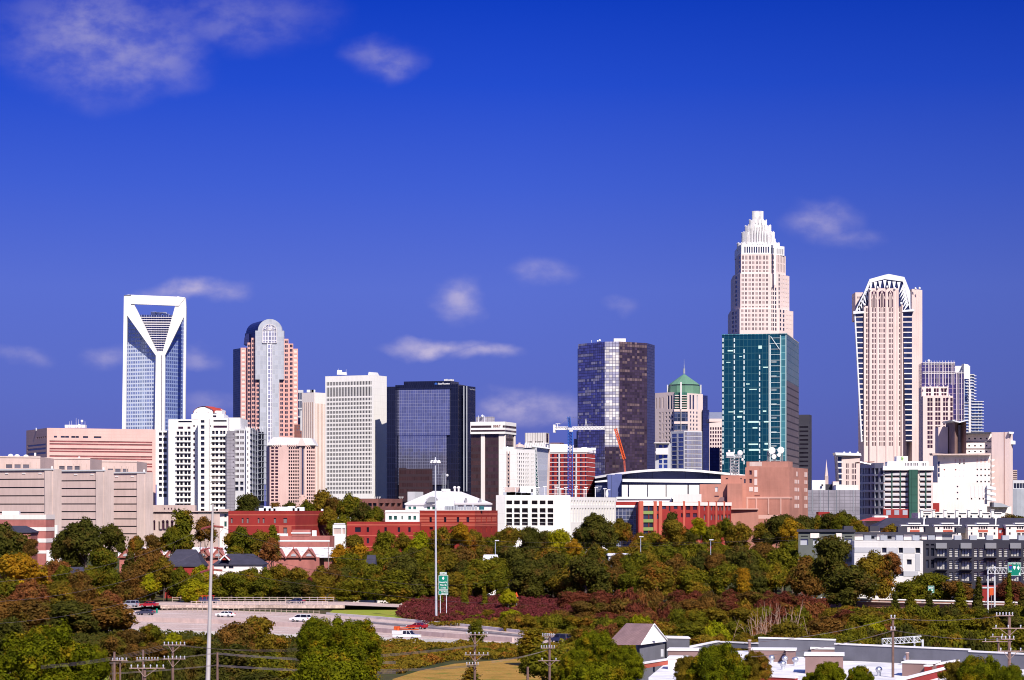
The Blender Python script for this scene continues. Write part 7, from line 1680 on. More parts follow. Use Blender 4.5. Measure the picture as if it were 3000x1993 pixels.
mb = MB();mb.extrude(fp([(2899,1744),(2911,1744),(2911,1722),(2899,1724)],D0+20),(0,.08,0));mb.build('sign_panel','orange_paint',t);mb = MB();mb.tube(P(2905,1744,D0+20.1),(PX(2905,D0+20),D0+20.1,0),.06,n=5);mb.build('post','slate_grey',t)
t = T('marker_sign','small green and blue marker board on the highway beside the dark blue sedan','road sign',G(460,1800,0))
panel('sign_panel',t,457,462,1783,1797,Gd(1800),edge=False);mb = MB();mb.tube(G(459.5,1800,0),P(459.5,1783,Gd(1800)+.15),.06,n=5);mb.build('post','slate_grey',t)
# ================================================================ high mast and street lamps
plain('galvanised',(.62,.64,.68),.4,.08,.6,metal=.4)
t = T('high_mast_light','very tall slender white light mast standing beside the highway','light mast',G(1278,1821))
D0 = Gd(1821);mb = MB();mb.tube(G(1278,1821),P(1275.5,1352,D0),.30,.14,10);mb.build('pole','galvanised',t)
mb = MB();c = P(1275.5,1352,D0);mb.tube(c+Vector((0,0,-.3)),c+Vector((0,0,.1)),.95,.95,12);mb.tube(c,c+Vector((0,0,1.0)),.25,.1,8);mb.build('lamp_ring','galvanised',t)
for k in range(6):
    a = k*math.pi/3+.3;p = c+Vector((.98*math.cos(a),.98*math.sin(a),-.25));mb = MB();mb.tube(p+Vector((0,0,.5)),p+Vector((0,0,-.15)),.16,.32,8);mb.tube(c+Vector((0,0,.1)),p+Vector((0,0,.45)),.05,n=4);mb.build('lamp','white_paint',t)
def street_lamp(px,yb,yt,D,label,side=1,arm=16,m='galvanised'):
    t = T('street_lamp',label,'street lamp',(PX(px,D),D,GZ(D)),'street lamps among the trees');k = D/F
    mb = MB();top = P(px,yt+6,D);mb.tube((PX(px,D),D,GZ(D)),top,.16,.1,6)
    mb.build('pole',m,t);mb = MB();e = P(px+side*arm,yt,D);mid = P(px+side*arm*.5,yt+1,D);mb.path([top,mid,e],.07,4);mb.build('arm',m,t)
    mb = MB();mb.box(e-Vector((0,0,.1)),1.3,.45,.25);mb.build('lamp_head','white_paint',t)
street_lamp(552,1640,1583,755,'curved street lamp bending left, in front of the sawtooth roof',-1,15)
street_lamp(588,1640,1578,757,'curved street lamp bending right, in front of the sawtooth roof',1,11)
street_lamp(448,1600,1588,752,'street lamp above the trees at the left end of the sawtooth roof',-1,8)
street_lamp(455,1600,1584,753,'twin street lamp bending right at the left end of the sawtooth roof',1,8)
street_lamp(641,1600,1576,757,'curved street lamp just right of the steel pole',-1,12)
street_lamp(1451,1615,1584,740,'small straight lamp above the middle of the tree belt',1,5)
street_lamp(1877,1622,1573,730,'twin headed lamp above the long low white building',1,2)
street_lamp(2082,1600,1582,740,'twin headed lamp among trees below the salmon brick building',1,2)
# ================================================================ transmission pole, utility poles and wires
plain('steel_pole',(.55,.50,.50),.5,.12,.5,metal=.15,streak=.2)
plain('wood_pole',(.20,.12,.10),.9,.2,2,streak=.3);plain('wood_pale',(.32,.22,.19),.9,.2,2)
paint('insulator',(.50,.50,.54));paint('insulator_red',(.30,.04,.035))
m_,q_,b_ = mat('wire');b_.inputs['Base Color'].default_value = (.12,.09,.09,1);b_.inputs['Roughness'].default_value = .6
m_,q_,b_ = mat('wire_pale');b_.inputs['Base Color'].default_value = (.34,.27,.24,1);b_.inputs['Roughness'].default_value = .6
D0 = 300;t = T('steel_transmission_pole','tall tapering pale steel transmission pole rising from the bottom edge on the left','utility pole',(PX(608,D0),D0,0))
mb = MB();mb.tube((PX(606,D0),D0,0),P(623.5,1478,D0),.34,.12,14);mb.build('pole','steel_pole',t)
for y in (1541,1604,1668):
    x = 623.5-(y-1478)*.0245
    for sx in (-1,1):
        a,b = P(x+sx*3,y+1,D0),P(x+sx*33,y+10 if sx < 0 else y+4,D0+(.0 if sx < 0 else 0))
        mb = MB();mb.tube(a,b,.035,n=5)
        for k in range(12): p = a.lerp(b,.1+k*.075);mb.tube(p,p+(b-a).normalized()*.06,.15,n=6)
        mb.build('insulator_string','insulator_red',t)
        mb = MB();mb.path([P(x+sx*31,y+8,D0),P(x+sx*18,y+26,D0),P(x+sx*3,y+34,D0)],.02,3);mb.build('jumper','wire',t)
t_w = 0
def wire(pts,label,rr_=.02,m='wire',sag=0,n=14):
    mb = MB();pp = []
    a,b = Vector(pts[0]),Vector(pts[-1])
    for i in range(n+1):
        s_ = i/n;p = a.lerp(b,s_);p.z -= sag*4*s_*(1-s_);pp.append(p)
    mb.path(pp,rr_,3,0);return tag(mb.build('power_line',m),label,'wire','power lines')
for i,y in enumerate((1551,1614,1678)):
    nm = ('top','middle','lowest')[i]
    x = 623.5-(y-1478)*.0245
    wire([P(x-33,y,D0),P(-20,y+(155,150,150)[i],190)],'%s thin line running down left from the steel pole' % nm,.012,sag=1.2)
    wire([P(x+33,y-4,D0),P((1250,1500,1800)[i],(1605,1690,1745)[i],(620,720,800)[i])],'%s thin line running right from the steel pole over the trees' % nm,.025,sag=3.5)
wire([P(1250,1580,700),P(3010,1540,760)],'thin line crossing the tree belt on the right, upper',.03,sag=3);wire([P(1250,1592,700),P(2500,1552,760)],'thin line crossing the tree belt on the right, lower',.03,sag=3)
def upole(name,px,ytop,D,label,arms,lean=0,m='wood_pole',rr_=.17,z=None,tr=False):
    t = T('utility_pole',label,'utility pole',(PX(px,D),D,0),'wooden utility poles');k = D/F
    mb = MB();top = P(px+lean,ytop,D);mb.tube((PX(px,D),D,0),top,rr_,rr_*.7,8);mb.build('pole',m,t)
    for (y,xa,xb,nins,br) in arms:
        a,b = P(px+xa,y,D-.2),P(px+xb,y,D-.2);mb = MB();d = (b-a);mb.tube(a,b,.055,n=4);mb.build('crossarm','wood_pale',t)
        if br: mb = MB();c = P(px,y+br,D-.2);mb.tube(a.lerp(b,.22),c,.03,n=4);mb.tube(a.lerp(b,.78),c,.03,n=4);mb.build('brace','wood_pale',t)
        for j in range(nins):
            p = a.lerp(b,(j+.3)/(nins-.4) if nins > 1 else .5);mb = MB();mb.tube(p,p+Vector((0,0,.22)),.035,.06,6);mb.tube(p+Vector((0,0,.20)),p+Vector((0,0,.29)),.075,.045,6);mb.build('insulator','insulator',t)
    if tr: mb = MB();p = P(px+8,ytop+tr,D-.4);mb.tube(p,p-Vector((0,0,.9)),.28,n=10);mb.build('transformer','light_grey',t)
    return t
upole('a',506,1888,215,'utility pole with two rows of white insulators left of the steel pole',[(1890,-28,38,6,22),(1931,-28,38,6,24)])
upole('b',335,1910,235,'first small utility pole at the far left, above the big round tree',[(1936,-8,38,5,0)])
upole('c',352,1934,220,'second small utility pole at the far left with a doubled crossarm',[(1936,-12,22,3,0)],rr_=.12)
upole('d',424,1958,190,'utility pole with a wide low crossarm and V brace near the bottom edge',[(1958,-45,60,6,26)],m='wood_pole')
upole('e',419,1904,240,'wooden pole carrying a small cobra lamp left of the steel pole',[(1934,-20,46,8,0)])
upole('f',637,1912,250,'plain wooden pole carrying the heavy cables just right of the steel pole',[])
upole('g',1391,1856,255,'utility pole with three crossarms and curling jumpers in the middle foreground',[(1860,-27,40,6,28),(1919,-30,42,6,20),(1948,-26,12,5,0)])
upole('h',1610,1860,250,'utility pole with two insulator rows and a pale low crossarm left of the foreground tree',[(1864,-22,14,6,0),(1899,-26,16,6,0),(1936,-34,31,2,16)])
upole('i',1546,1954,235,'short bare wooden pole stub between the two middle utility poles',[])
upole('j',2616,1808,200,'tall wooden pole with stacked insulators rising through the white roofs',[(1812,-8,8,2,0),(1846,-8,8,2,0)],rr_=.15)
upole('k',2957,1800,205,'tall utility pole with four crossarms at the right edge',[(1804,-40,12,6,0),(1841,-50,44,3,22),(1873,-26,16,4,0),(1908,-34,42,3,24)],rr_=.18)
upole('l',2925,1866,225,'short utility pole with one wide crossarm just left of the right edge pole',[(1866,-25,20,2,0),(1880,-48,40,3,0)],rr_=.14)
upole('m',962,1590,740,'distant lattice topped utility pole in front of the sawtooth roof',[(1608,-14,14,4,0),(1618,-12,12,3,0)],m='wood_pale',rr_=.14)
for y0_,y1_,y2_ in ((1936,1913,0),(1966,1948,0)):
    for k in range(2):
        wire([P(285,y0_+8+k*3,225),P(634,y1_+k*2.2,250)],'%s heavy cable of the %s bundle at the lower left' % (('upper','lower')[k],('upper','lower')[y0_ > 1950]),.02,'wire_pale',.1)
    for k in range(3): wire([P(638,y1_+k*2.2,250),P(1160,y1_+(26 if y0_ < 1950 else 20)+k*3,215)],'%s strand of the %s cable bundle right of the steel pole' % (('top','middle','bottom')[k],('upper','lower')[y0_ > 1950]),.018,'wire_pale',.15)
for y0_,y1_ in ((1919,1888),(1962,1948)):
    for k in range(3): wire([P(1100,y0_+k*3,215),P(1400,y1_+k*2,255)],'%s strand of the %s cable bundle meeting the middle utility pole' % (('top','middle','bottom')[k],('upper','lower')[y0_ > 1950]),.02,'wire_pale',.1)
for k in range(4): wire([P(480+k*18,1889,215),P(120,1950+k*3,180)],'thin line %d of four running down left from the insulator pole' % (k+1),.010,'wire',.3)
for k in range(3): wire([P(500+k*18,1890,215),P(950,1893+k*4,230)],'thin dark line %d of three running right from the insulator pole' % (k+1),.016,'wire',.4)
for k in range(3): wire([P(1405+k*12,1862,255),P(2180,1990+k*8,190)],'thin dark line %d of three from the middle pole towards the white roofs' % (k+1),.014,'wire',.3) if False else None
wire([P(2616,1812,200),P(2950,1802,205)],'dark line between the tall pole and the right edge pole, upper',.022,'wire',.3);wire([P(2616,1846,200),P(2950,1872,205)],'dark line between the tall pole and the right edge pole, lower',.022,'wire',.3)
wire([P(2616,1812,200),P(2180,1885,170)],'dark line running left from the tall pole over the roofs, upper',.022,'wire',.3);wire([P(2616,1848,200),P(2200,1925,170)],'dark line running left from the tall pole over the roofs, lower',.022,'wire',.3)
for k in range(3): wire([P(1620,1899,250),P(1440,1936+k*3,256)],'thin line %d of three between the two middle utility poles' % (k+1),.012,'wire_pale',.2)
# ================================================================ foreground flat roofs (lower right)
ZR = 12.0
t = T('white_roofed_building','large flat white roofed building with grey parapets and brick edges, lower right','building',G(2400,1960,0))
WL[t.name] = Vector((PX(2400,215),215,0));t.location = WL[t.name]
def RG(px,py,z=ZR): return G(px,py,z)
mb = MB();pts = [RG(1900,1985),RG(1960,1935),RG(2060,1908),RG(2220,1906),RG(2300,1920),RG(2460,1936),RG(2900,1945),RG(3100,1960),RG(3100,2040),RG(1900,2040)]
q = [(p.x,p.y) for p in pts];mb.prism(q[::-1] if False else q,ZR-.3,ZR,0,True,False)
o = mb.build('roof','roof_membrane',t);
import bmesh
bm = bmesh.new();bm.from_mesh(o.data);bmesh.ops.recalc_face_normals(bm,faces=bm.faces);bm.to_mesh(o.data);bm.free()
mb = MB();q2 = [(p.x*.995,p.y+.2) for p in pts[:8]]+[(pts[8].x,pts[8].y),(pts[9].x,pts[9].y)]
mb.prism(q,0,ZR-.31,0,False);mb.build('wall','brick_pink',t)
def parapet(name,xa,ya,xb,yb,h,m,th=.35,cop=True,z=ZR):
    a,b = G(xa,ya,z),G(xb,yb,z);d = b-a;d.z = 0;n = Vector((-d.y,d.x,0)).normalized()*th
    mb = MB();mb.prism([(a.x,a.y),(b.x,b.y),(b.x+n.x,b.y+n.y),(a.x+n.x,a.y+n.y)],z,z+h);o = mb.build(name,m,t)
    if cop:
        e = d.normalized()*.06;n2 = n*1.2;mb = MB();mb.prism([(a.x-n.x*.2,a.y-n.y*.2),(b.x-n.x*.2,b.y-n.y*.2),(b.x+n2.x,b.y+n2.y),(a.x+n2.x,a.y+n2.y)],z+h+.002,z+h+.13,0,True,True);mb.build('coping','white_paint',o)
    return o
parapet('parapet',2222,1921,2445,1928,1.65,'parapet_grey');parapet('parapet',2445,1934,2838,1953,1.45,'parapet_grey');parapet('parapet',2838,1953,3080,1966,1.3,'parapet_grey')
parapet('parapet',2020,1915,2108,1897,.55,'parapet_grey');parapet('parapet',2108,1897,2222,1902,.5,'parapet_grey')
parapet('parapet',1850,1965,1966,1946,.4,'brick_orange')
parapet('brick_parapet',2640,2015,2790,1975,.55,'brick_red');parapet('brick_parapet',2720,1985,2810,1968,.9,'brick_red')
parapet('brick_parapet',2150,2000,2330,2010,.6,'brick_red')
def rbox(name,label,x0,x1,ytop,yb,dep,m='brown_box',th=8):
    D = Gd(yb,ZR);z1 = ZZ(ytop,D);pl = rect(x0,x1,x1+1,D,th);L = (pl[1]-pl[0]).length
    pl = [pl[0],pl[1],pl[1]+(pl[2]-pl[1]).normalized()*dep,pl[0]+(pl[2]-pl[1]).normalized()*dep]
    t2 = T(name,label,'rooftop unit',(*((pl[0]+pl[1])/2),ZR),'units on the white flat roof')
    mass(t2,'housing',pl,ZR+.01,z1,m);mb = MB();c = sum(pl,Vector((0,0)))/4
    mb.prism([tuple(c+(p-c)*1.07) for p in pl],z1,z1+.12,0,True,True);mb.build('cap','white_paint',t2);return t2
rbox('roof_unit','long brown rooftop housing with a white cap right of the white gable',1957,2046,1907,1940,3.0)
rbox('roof_unit','low white rooftop box in front of the long brown housing',1957,2015,1930,1962,2.5,'cream')
rbox('roof_unit','wide brown rooftop housing behind the round silver vents',2204,2329,1906,1940,2.5)
rbox('roof_unit','brown rooftop housing at the left of the large middle pair',2302,2330,1907,1946,3.0)
rbox('roof_unit','small brown box with white cap behind the largest housing',2376,2456,1903,1930,2.6)
rbox('roof_unit','largest brown rooftop housing with a white cap',2359,2470,1922,1975,3.4)
rbox('roof_unit','brown rooftop housing right of the tall wooden pole',2643,2737,1945,1983,2.6,th=20)
rbox('roof_unit','grey sloped skylight housing beside the right parapet',2685,2770,1925,1942,1.6,'parapet_grey')
paint('vent_metal',(.55,.56,.60));MATS['vent_metal'].node_tree.nodes['Principled BSDF'].inputs['Metallic'].default_value = .8
for i,(x,y,nm) in enumerate(((2261,1944,'leftmost round silver turbine vent'),(2294,1962,'round silver turbine vent nearest the brick edge'),(2330,1950,'round silver turbine vent below the brown housing'),(2575,1980,'round silver turbine vent left of the tall wooden pole'),(2655,1945,'small silver vent beside the right brown housing'),(2300,1946,'half hidden silver vent between two others'))):
    D = Gd(y,ZR);v = T('turbine_vent',nm,'vent',P(x,y,D),'turbine vents on the white roof');c = P(x,y,D);mb = MB();mb.tube(c,c+Vector((0,0,.35)),.17,n=10);mb.build('neck','galvanised',v);mb = MB();mb.ball(c+Vector((0,0,.52)),.30,.30,.27,14,9);mb.build('turbine','vent_metal',v,smooth=False)
for i,(x,yt,yb,nm) in enumerate(((2477,1886,1922,'brown chimney pipe against the long grey parapet'),(2658,1914,1950,'brown chimney pipe beside the right brown housing'),(2196,1877,1910,'dark chimney pipe at the left end of the tall parapet'),(2305,1873,1912,'pale chimney pipe in front of the tall left parapet'))):
    D = Gd(yb,ZR);v = T('chimney_pipe',nm,'chimney',P(x,yb,D),'chimney pipes on the white roof');mb = MB();mb.tube(P(x,yb,D),P(x,yt,D),.14,n=10);mb.build('flue','brown_box',v);mb = MB();mb.tube(P(x,yt,D),P(x,yt-2.5,D),.2,.16,10);mb.tube(P(x,yt+22,D),P(x,yt+20,D),.2,.2,10);mb.build('collar','stone_old',v)
for i,(x,yt,yb) in enumerate(((2521,1886,1936),(2532,1888,1938))):
    D = Gd(yb,ZR);tag((lambda mb: (mb.tube(P(x,yb,D),P(x,yt,D),.07,n=6),mb.tube(P(x-1,yt+18,D),P(x+11,yt+19,D),.03,n=4),mb.build('vent_pipe','white_metal'))[2])(MB()),('left','right')[i]+' one of two slim white pipes on the white flat roof','pipe','slim white roof pipes')
D = Gd(1960,ZR)
# gable roofed part at the left of it
D0 = 232;g_ = T('gabled_building','grey walled building with a brown shingle roof and a white gable with an arched louvre','building',(PX(1900,D0),D0,0))
plain('shingle',(.24,.15,.15),.9,.18,1.2,joint=(0,.25,.05),jcol=.75)
mb = MB();rgA,rgB = P(1835,1826,D0+3.2),P(1916,1828,D0+.6);eL = P(1878,1890,D0-1.4);eA = P(1775,1890,D0+1)
mb.face([eA,eL,rgB,rgA]);mb.face([rgA,rgB,P(1957,1880,D0+3),P(1880,1878,D0+6)]);mb.build('roof','shingle',g_)
mb = MB();mb.extrude([P(1878,1890,D0-1.4),P(1956,1879,D0+2.2),P(1917,1829,D0+.5)],(.05,.12,0));mb.build('gable','white_paint',g_)
mb = MB();A = [P(1909+a,y-(a*.14)*0,D0+.05) for a,y in ((0,1879),(14,1877),(14,1864),(11.5,1859),(7,1857),(3,1859.5),(0,1865))];mb.extrude(A,(0,.08,0));mb.build('arched_louvre','pearl',g_)
mb = MB()
for a,b in ((P(1878,1890,D0-1.5),P(1917,1828.5,D0+.3)),(P(1917,1828.5,D0+.3),P(1957,1879,D0+2.1))): mb.tube(a,b,.07,n=4)
mb.build('barge_board','white_paint',g_)
mb = MB();a,b = P(1874,1895,D0-.9),P(2020,1872,D0+6);b0 = P(1955,1880,D0+2.6)
pl = [Vector((a.x,a.y)),Vector((b0.x,b0.y)),Vector((b0.x+.5,b0.y+6)),Vector((a.x,a.y+7))];mb.prism(pl,0,ZZ(1891,D0-.9));mb.build('wall','parapet_grey',g_)
mb = MB();c = P(2020,1872,D0+1);d2 = P(1953,1882,D0+2.0);mb.prism([(d2.x,d2.y),(c.x,c.y),(c.x,c.y+3),(d2.x,d2.y+3)],0,ZZ(1872,D0+1));mb.build('right_wall','parapet_grey',g_)
mb = MB();mb.prism([(d2.x,d2.y-.1),(c.x+.1,c.y-.1),(c.x+.1,c.y+3),(d2.x,d2.y+3)],ZZ(1872,D0+1)+.002,ZZ(1869,D0+1));mb.build('coping','white_paint',g_)
mb = MB();mb.extrude(fp([(1936,1924),(1944,1924),(1944,1902),(1936,1902)],D0-.95),(0,.06,0));mb.build('window','light_grey',g_)
# white lattice gantry behind the roofs
t = T('white_lattice_gantry','small white lattice gantry standing in the thicket behind the tall wooden pole','gantry',(PX(2670,330),330,0))
mb = MB();lattice(mb,P(2585,1880,330),P(2700,1872,330),.8,9,.05,.035);mb.build('truss','white_metal',t);mb = MB();mb.tube((PX(2679,330),330,0),P(2679,1866,330),.13,n=6);mb.tube((PX(2703,330),330,0),P(2703,1874,330),.16,n=6);mb.build('post','white_metal',t)
# ================================================================ vegetation
leafmat('leaf_dark',(.036,.044,.006),(.056,.062,.008),(.075,.055,.010))
leafmat('leaf_green',(.062,.075,.005),(.105,.110,.006),(.14,.10,.008))
leafmat('leaf_bright',(.13,.16,.004),(.19,.20,.005),(.22,.17,.008))
leafmat('leaf_olive',(.085,.078,.007),(.13,.105,.008),(.18,.085,.012))
leafmat('leaf_brown',(.075,.052,.010),(.12,.068,.012),(.08,.078,.008))
leafmat('leaf_rust',(.13,.055,.018),(.16,.075,.018),(.08,.070,.012))
leafmat('leaf_gold',(.20,.12,.006),(.24,.17,.008),(.10,.11,.008))
leafmat('leaf_maroon',(.085,.026,.014),(.115,.038,.017),(.075,.055,.010))
leafmat('leaf_purple',(.085,.019,.019),(.11,.028,.025),(.075,.035,.014),scale=.2)
leafmat('leaf_near',(.050,.070,.002),(.10,.122,.003),(.16,.13,.005),scale=.9)
plain('bark',(.13,.09,.07),.95,.2,1.0)
plain('bare_twig',(.42,.27,.20),.95,.15,1.0)
NPR = np.random.default_rng(7)
def leaf_mesh(name,lobes,n,size,seed,core=.74,flat=.0,up=.35,coren=9):
    """a crown: many small leaf quads through a set of overlapping lobes, dense shells inside"""
    g_ = np.random.default_rng(seed);L = np.array(lobes,float)
    area = (L[:,3]*L[:,4]+L[:,3]*L[:,5]+L[:,4]*L[:,5]);k = g_.choice(len(L),n,p=area/area.sum())
    d = g_.normal(size=(n,3));d /= np.linalg.norm(d,axis=1)[:,None]
    d[:,2] = np.where(g_.random(n) < .55,np.abs(d[:,2]),d[:,2])
    # bumpy radius so that the outline is uneven
    ph = g_.random((len(L),3))*6.28
    bump = 1+.10*np.sin(5*d[:,0]+ph[k,0])+.10*np.sin(6*d[:,2]+ph[k,1])+.07*np.sin(9*d[:,1]+ph[k,2])
    r = (.80+.30*g_.random(n)**1.3)*bump
    c = L[k,:3]+d*L[k,3:6]*r[:,None]
    keep = np.ones(n,bool)
    for j in range(len(L)):
        q = np.linalg.norm((c-L[j,:3])/L[j,3:6],axis=1);keep &= ~((q < .66) & (k != j))
    keep &= c[:,2] > .02
    c,d = c[keep],d[keep];n = len(c)
    nn = d+g_.normal(size=(n,3))*.55+np.array([0,0,up]);nn /= np.linalg.norm(nn,axis=1)[:,None]
    a = np.cross(nn,g_.normal(size=(n,3)));a /= np.linalg.norm(a,axis=1)[:,None];b = np.cross(nn,a)
    s = size*(.55+.8*g_.random(n));s2 = s*(.55+.3*g_.random(n))
    V = np.stack([c-a*s[:,None],c-b*s2[:,None],c+a*s[:,None],c+b*s2[:,None]],1).reshape(-1,3)
    F_ = np.arange(4*n).reshape(-1,4)
    cv,cf = [],[]
    if core:
        off = 4*n;nu,nv = coren,6
        for l in L:
            for j in range(nv+1):
                th = math.pi*j/nv
                for i in range(nu):
                    f = 2*math.pi*i/nu;rr_ = core*(.88+.24*g_.random())
                    cv.append((l[0]+l[3]*rr_*math.sin(th)*math.cos(f),l[1]+l[4]*rr_*math.sin(th)*math.sin(f),max(.02,l[2]+l[5]*rr_*math.cos(th))))
            for j in range(nv):
                for i in range(nu):
                    k2 = (i+1) % nu;cf.append((off+(j+1)*nu+i,off+(j+1)*nu+k2,off+j*nu+k2,off+j*nu+i))
            off += nu*(nv+1)
        V = np.vstack([V,np.array(cv)]);F_ = np.vstack([F_,np.array(cf)])
    me = bpy.data.meshes.new(name);me.vertices.add(len(V));me.vertices.foreach_set('co',V.ravel().astype(np.float32))
    me.loops.add(F_.size);me.loops.foreach_set('vertex_index',F_.ravel().astype(np.int32))
    me.polygons.add(len(F_));me.polygons.foreach_set('loop_start',(np.arange(len(F_))*4).astype(np.int32));me.polygons.foreach_set('loop_total',np.full(len(F_),4,np.int32))
    me.update(calc_edges=True);me.materials.append(MATS['leaf_green']);return me
def lobes_round(seed,H=12.0,Rr=5.0,n=9,low=.22):
    rn = random.Random(seed);L = [(0,0,H*.60,Rr*.72,Rr*.72,H*.30)]
    for i in range(n):
        a = 2*math.pi*i/n*1.618*1.0+rn.random()*.6;hh = low+rn.random()*(.80-low);rad = Rr*(.62 if hh < .6 else .42)*(.8+.35*rn.random())
        s = Rr*(.30+.16*rn.random());L.append((rad*math.cos(a),rad*math.sin(a),H*hh,s*1.1,s*1.1,s*.95))
    L.append((rn.uniform(-.15,.15)*Rr,0,H*.83,Rr*.36,Rr*.36,H*.15));return L
def lobes_near(seed,H=12.0,Rr=5.0):
    rn = random.Random(seed);L = lobes_round(seed,H,Rr,12,.14)
    for i in range(46):
        a = rn.random()*6.28;e = math.asin(rn.uniform(-.5,1));rr_ = .86+.16*rn.random();s = rn.uniform(.11,.19)*Rr
        L.append((Rr*.92*rr_*math.cos(a)*math.cos(e),Rr*.92*rr_*math.sin(a)*math.cos(e),H*.52+H*.44*rr_*math.sin(e),s,s,s*1.35))
    return L
def lobes_tall(seed,H=13.0,Rr=3.6):
    rn = random.Random(seed);return [(rn.uniform(-.2,.2)*Rr,rn.uniform(-.2,.2)*Rr,H*(.2+.72*i/6),Rr*(1.0-.10*abs(i-2.2))*(.62 if i > 4 else .85),Rr*.8,H*.13) for i in range(7)]
def lobes_cone(H=13.0,Rr=3.4): return [(0,0,H*(.1+.13*i),Rr*(1-.135*i),Rr*(1-.135*i),H*.11) for i in range(7)]
def lobes_col(seed,H=10.0,Rr=1.8):
    rn = random.Random(seed);return [(rn.uniform(-.2,.2),rn.uniform(-.2,.2),H*(.06+.15*i),Rr*(1.05-.11*i)*(.85+.3*rn.random()),Rr*(1-.11*i),H*.12) for i in range(7)]
def lobes_shrub(seed,H=5.0,Rr=5.0):
    rn = random.Random(seed);return [(rn.uniform(-.7,.7)*Rr,rn.uniform(-.5,.5)*Rr,H*(.22+.38*rn.random()),Rr*(.30+.2*rn.random()),Rr*.4,H*(.26+.14*rn.random())) for i in range(9)]
SH = {'round': [(leaf_mesh('crown',lobes_round(s,n=16),5200,.30,s),12.0,5.0) for s in (1,2,3,4,5,6)],
      'tall': [(leaf_mesh('crown',lobes_tall(s),3400,.33,s),13.6,3.6) for s in (11,12,13)],
      'cone': [(leaf_mesh('crown',lobes_cone(),3000,.30,21),13.2,3.4)],
      'column': [(leaf_mesh('crown',lobes_col(s),3000,.24,s),10.4,1.9) for s in (31,32)],
      'shrub': [(leaf_mesh('crown',lobes_shrub(s),3200,.30,s),4.3,5.0) for s in (41,42,43)],
      'near': [(leaf_mesh('crown',lobes_near(s),42000,.135,s,core=.74,coren=9),12.0,5.0) for s in (51,52,53)]}
def trunk_mesh(seed,bare=False):
    rn = random.Random(seed);mb = MB();mb.tube((0,0,0),(.1,0,4.0),.34,.24,7);mb.tube((.1,0,4.0),(0,.1,8.0),.24,.10,6)
    for i in range(6):
        a = i*1.05+rn.random();z = 2.6+i*.75;mb.tube((0,0,z),(2.6*math.cos(a),2.6*math.sin(a),z+2.4),.13,.05,5)
    me = bpy.data.meshes.new('trunk');me.from_pydata(mb.v,[],mb.f);me.materials.append(MATS['bark']);return me
TRK = [trunk_mesh(1),trunk_mesh(2)]
LEAF = {};TREES = [];tn = 0
CN = {'leaf_dark': 'dark green','leaf_green': 'mid green','leaf_bright': 'bright green','leaf_olive': 'olive green','leaf_brown': 'brownish green','leaf_rust': 'rust brown','leaf_gold': 'golden yellow','leaf_maroon': 'maroon','leaf_purple': 'purple red','leaf_near': 'leafy green'}
def tree(px,yt,w,D,kind='round',c='leaf_green',label=None,area=None,sq=None,hbase=0):
    """px: column of its centre, yt: row of its top, w: width in photo pixels"""
    global tn;tn += 1;rn = random.Random(tn*77)
    me,h0,r0 = SH[kind][rn.randrange(len(SH[kind]))];z = GZ(D)-.2+hbase;Ht = ZZ(yt,D)-z
    if Ht < .8: return
    wm = w/F*D;sx = wm/(2*r0*1.05);nm = 'shrub' if kind == 'shrub' else 'tree'
    ch = min(Ht,wm*{'round': 1.25,'near': 1.15,'tall': 2.3,'cone': 2.6,'column': 9,'shrub': 3}[kind]);sz = ch/h0/1.03;tz = Ht/h0
    pos = Vector((PX(px,D),D,z));rz = rn.random()*6.28
    t = T(nm,label,nm,pos,None);WL[t.name] = pos
    o = bpy.data.objects.new('crown' if kind != 'shrub' else 'foliage',me);COL.objects.link(o);o.parent = t;o.location = (0,0,Ht-ch);o.rotation_euler = (0,0,rz);o.scale = (sx,sx,sz)
    o.material_slots[0].link = 'OBJECT';o.material_slots[0].material = MATS[c]
    if kind in ('round','near','tall','cone'):
        k = bpy.data.objects.new('trunk',TRK[tn % 2]);COL.objects.link(k);k.parent = t;k.scale = (sx*.9+.1,sx*.9+.1,tz)
    TREES.append((t,px,yt,w,D,kind,c,area,label));return t
def band(xa,xb,top,D,w,cols,area,kind='round',jit=.35,step=.62,hj=10,kinds=None,dj=12):
    """a staggered row of trees whose tops follow the given profile"""
    rn = random.Random(int(xa*7+D));x = xa
    def it(x):
        for (a,ya),(b,yb) in zip(top[:-1],top[1:]):
            if x <= b: return ya+(yb-ya)*(x-a)/(b-a)
        return top[-1][1]
    while x < xb:
        ww = w*(.75+.55*rn.random());c = rn.choice(cols);kd = rn.choice(kinds) if kinds else kind
        tree(x+ww*jit*(rn.random()-.5),it(x)+hj*(rn.random()-.45),ww,D+dj*(rn.random()-.5)*2,kd,c,area=area);x += ww*step
Dk,Gn,Br,Ol,Bn,Ru,Go,Ma,Pu,Ne = ('leaf_dark','leaf_green','leaf_bright','leaf_olive','leaf_brown','leaf_rust','leaf_gold','leaf_maroon','leaf_purple','leaf_near')
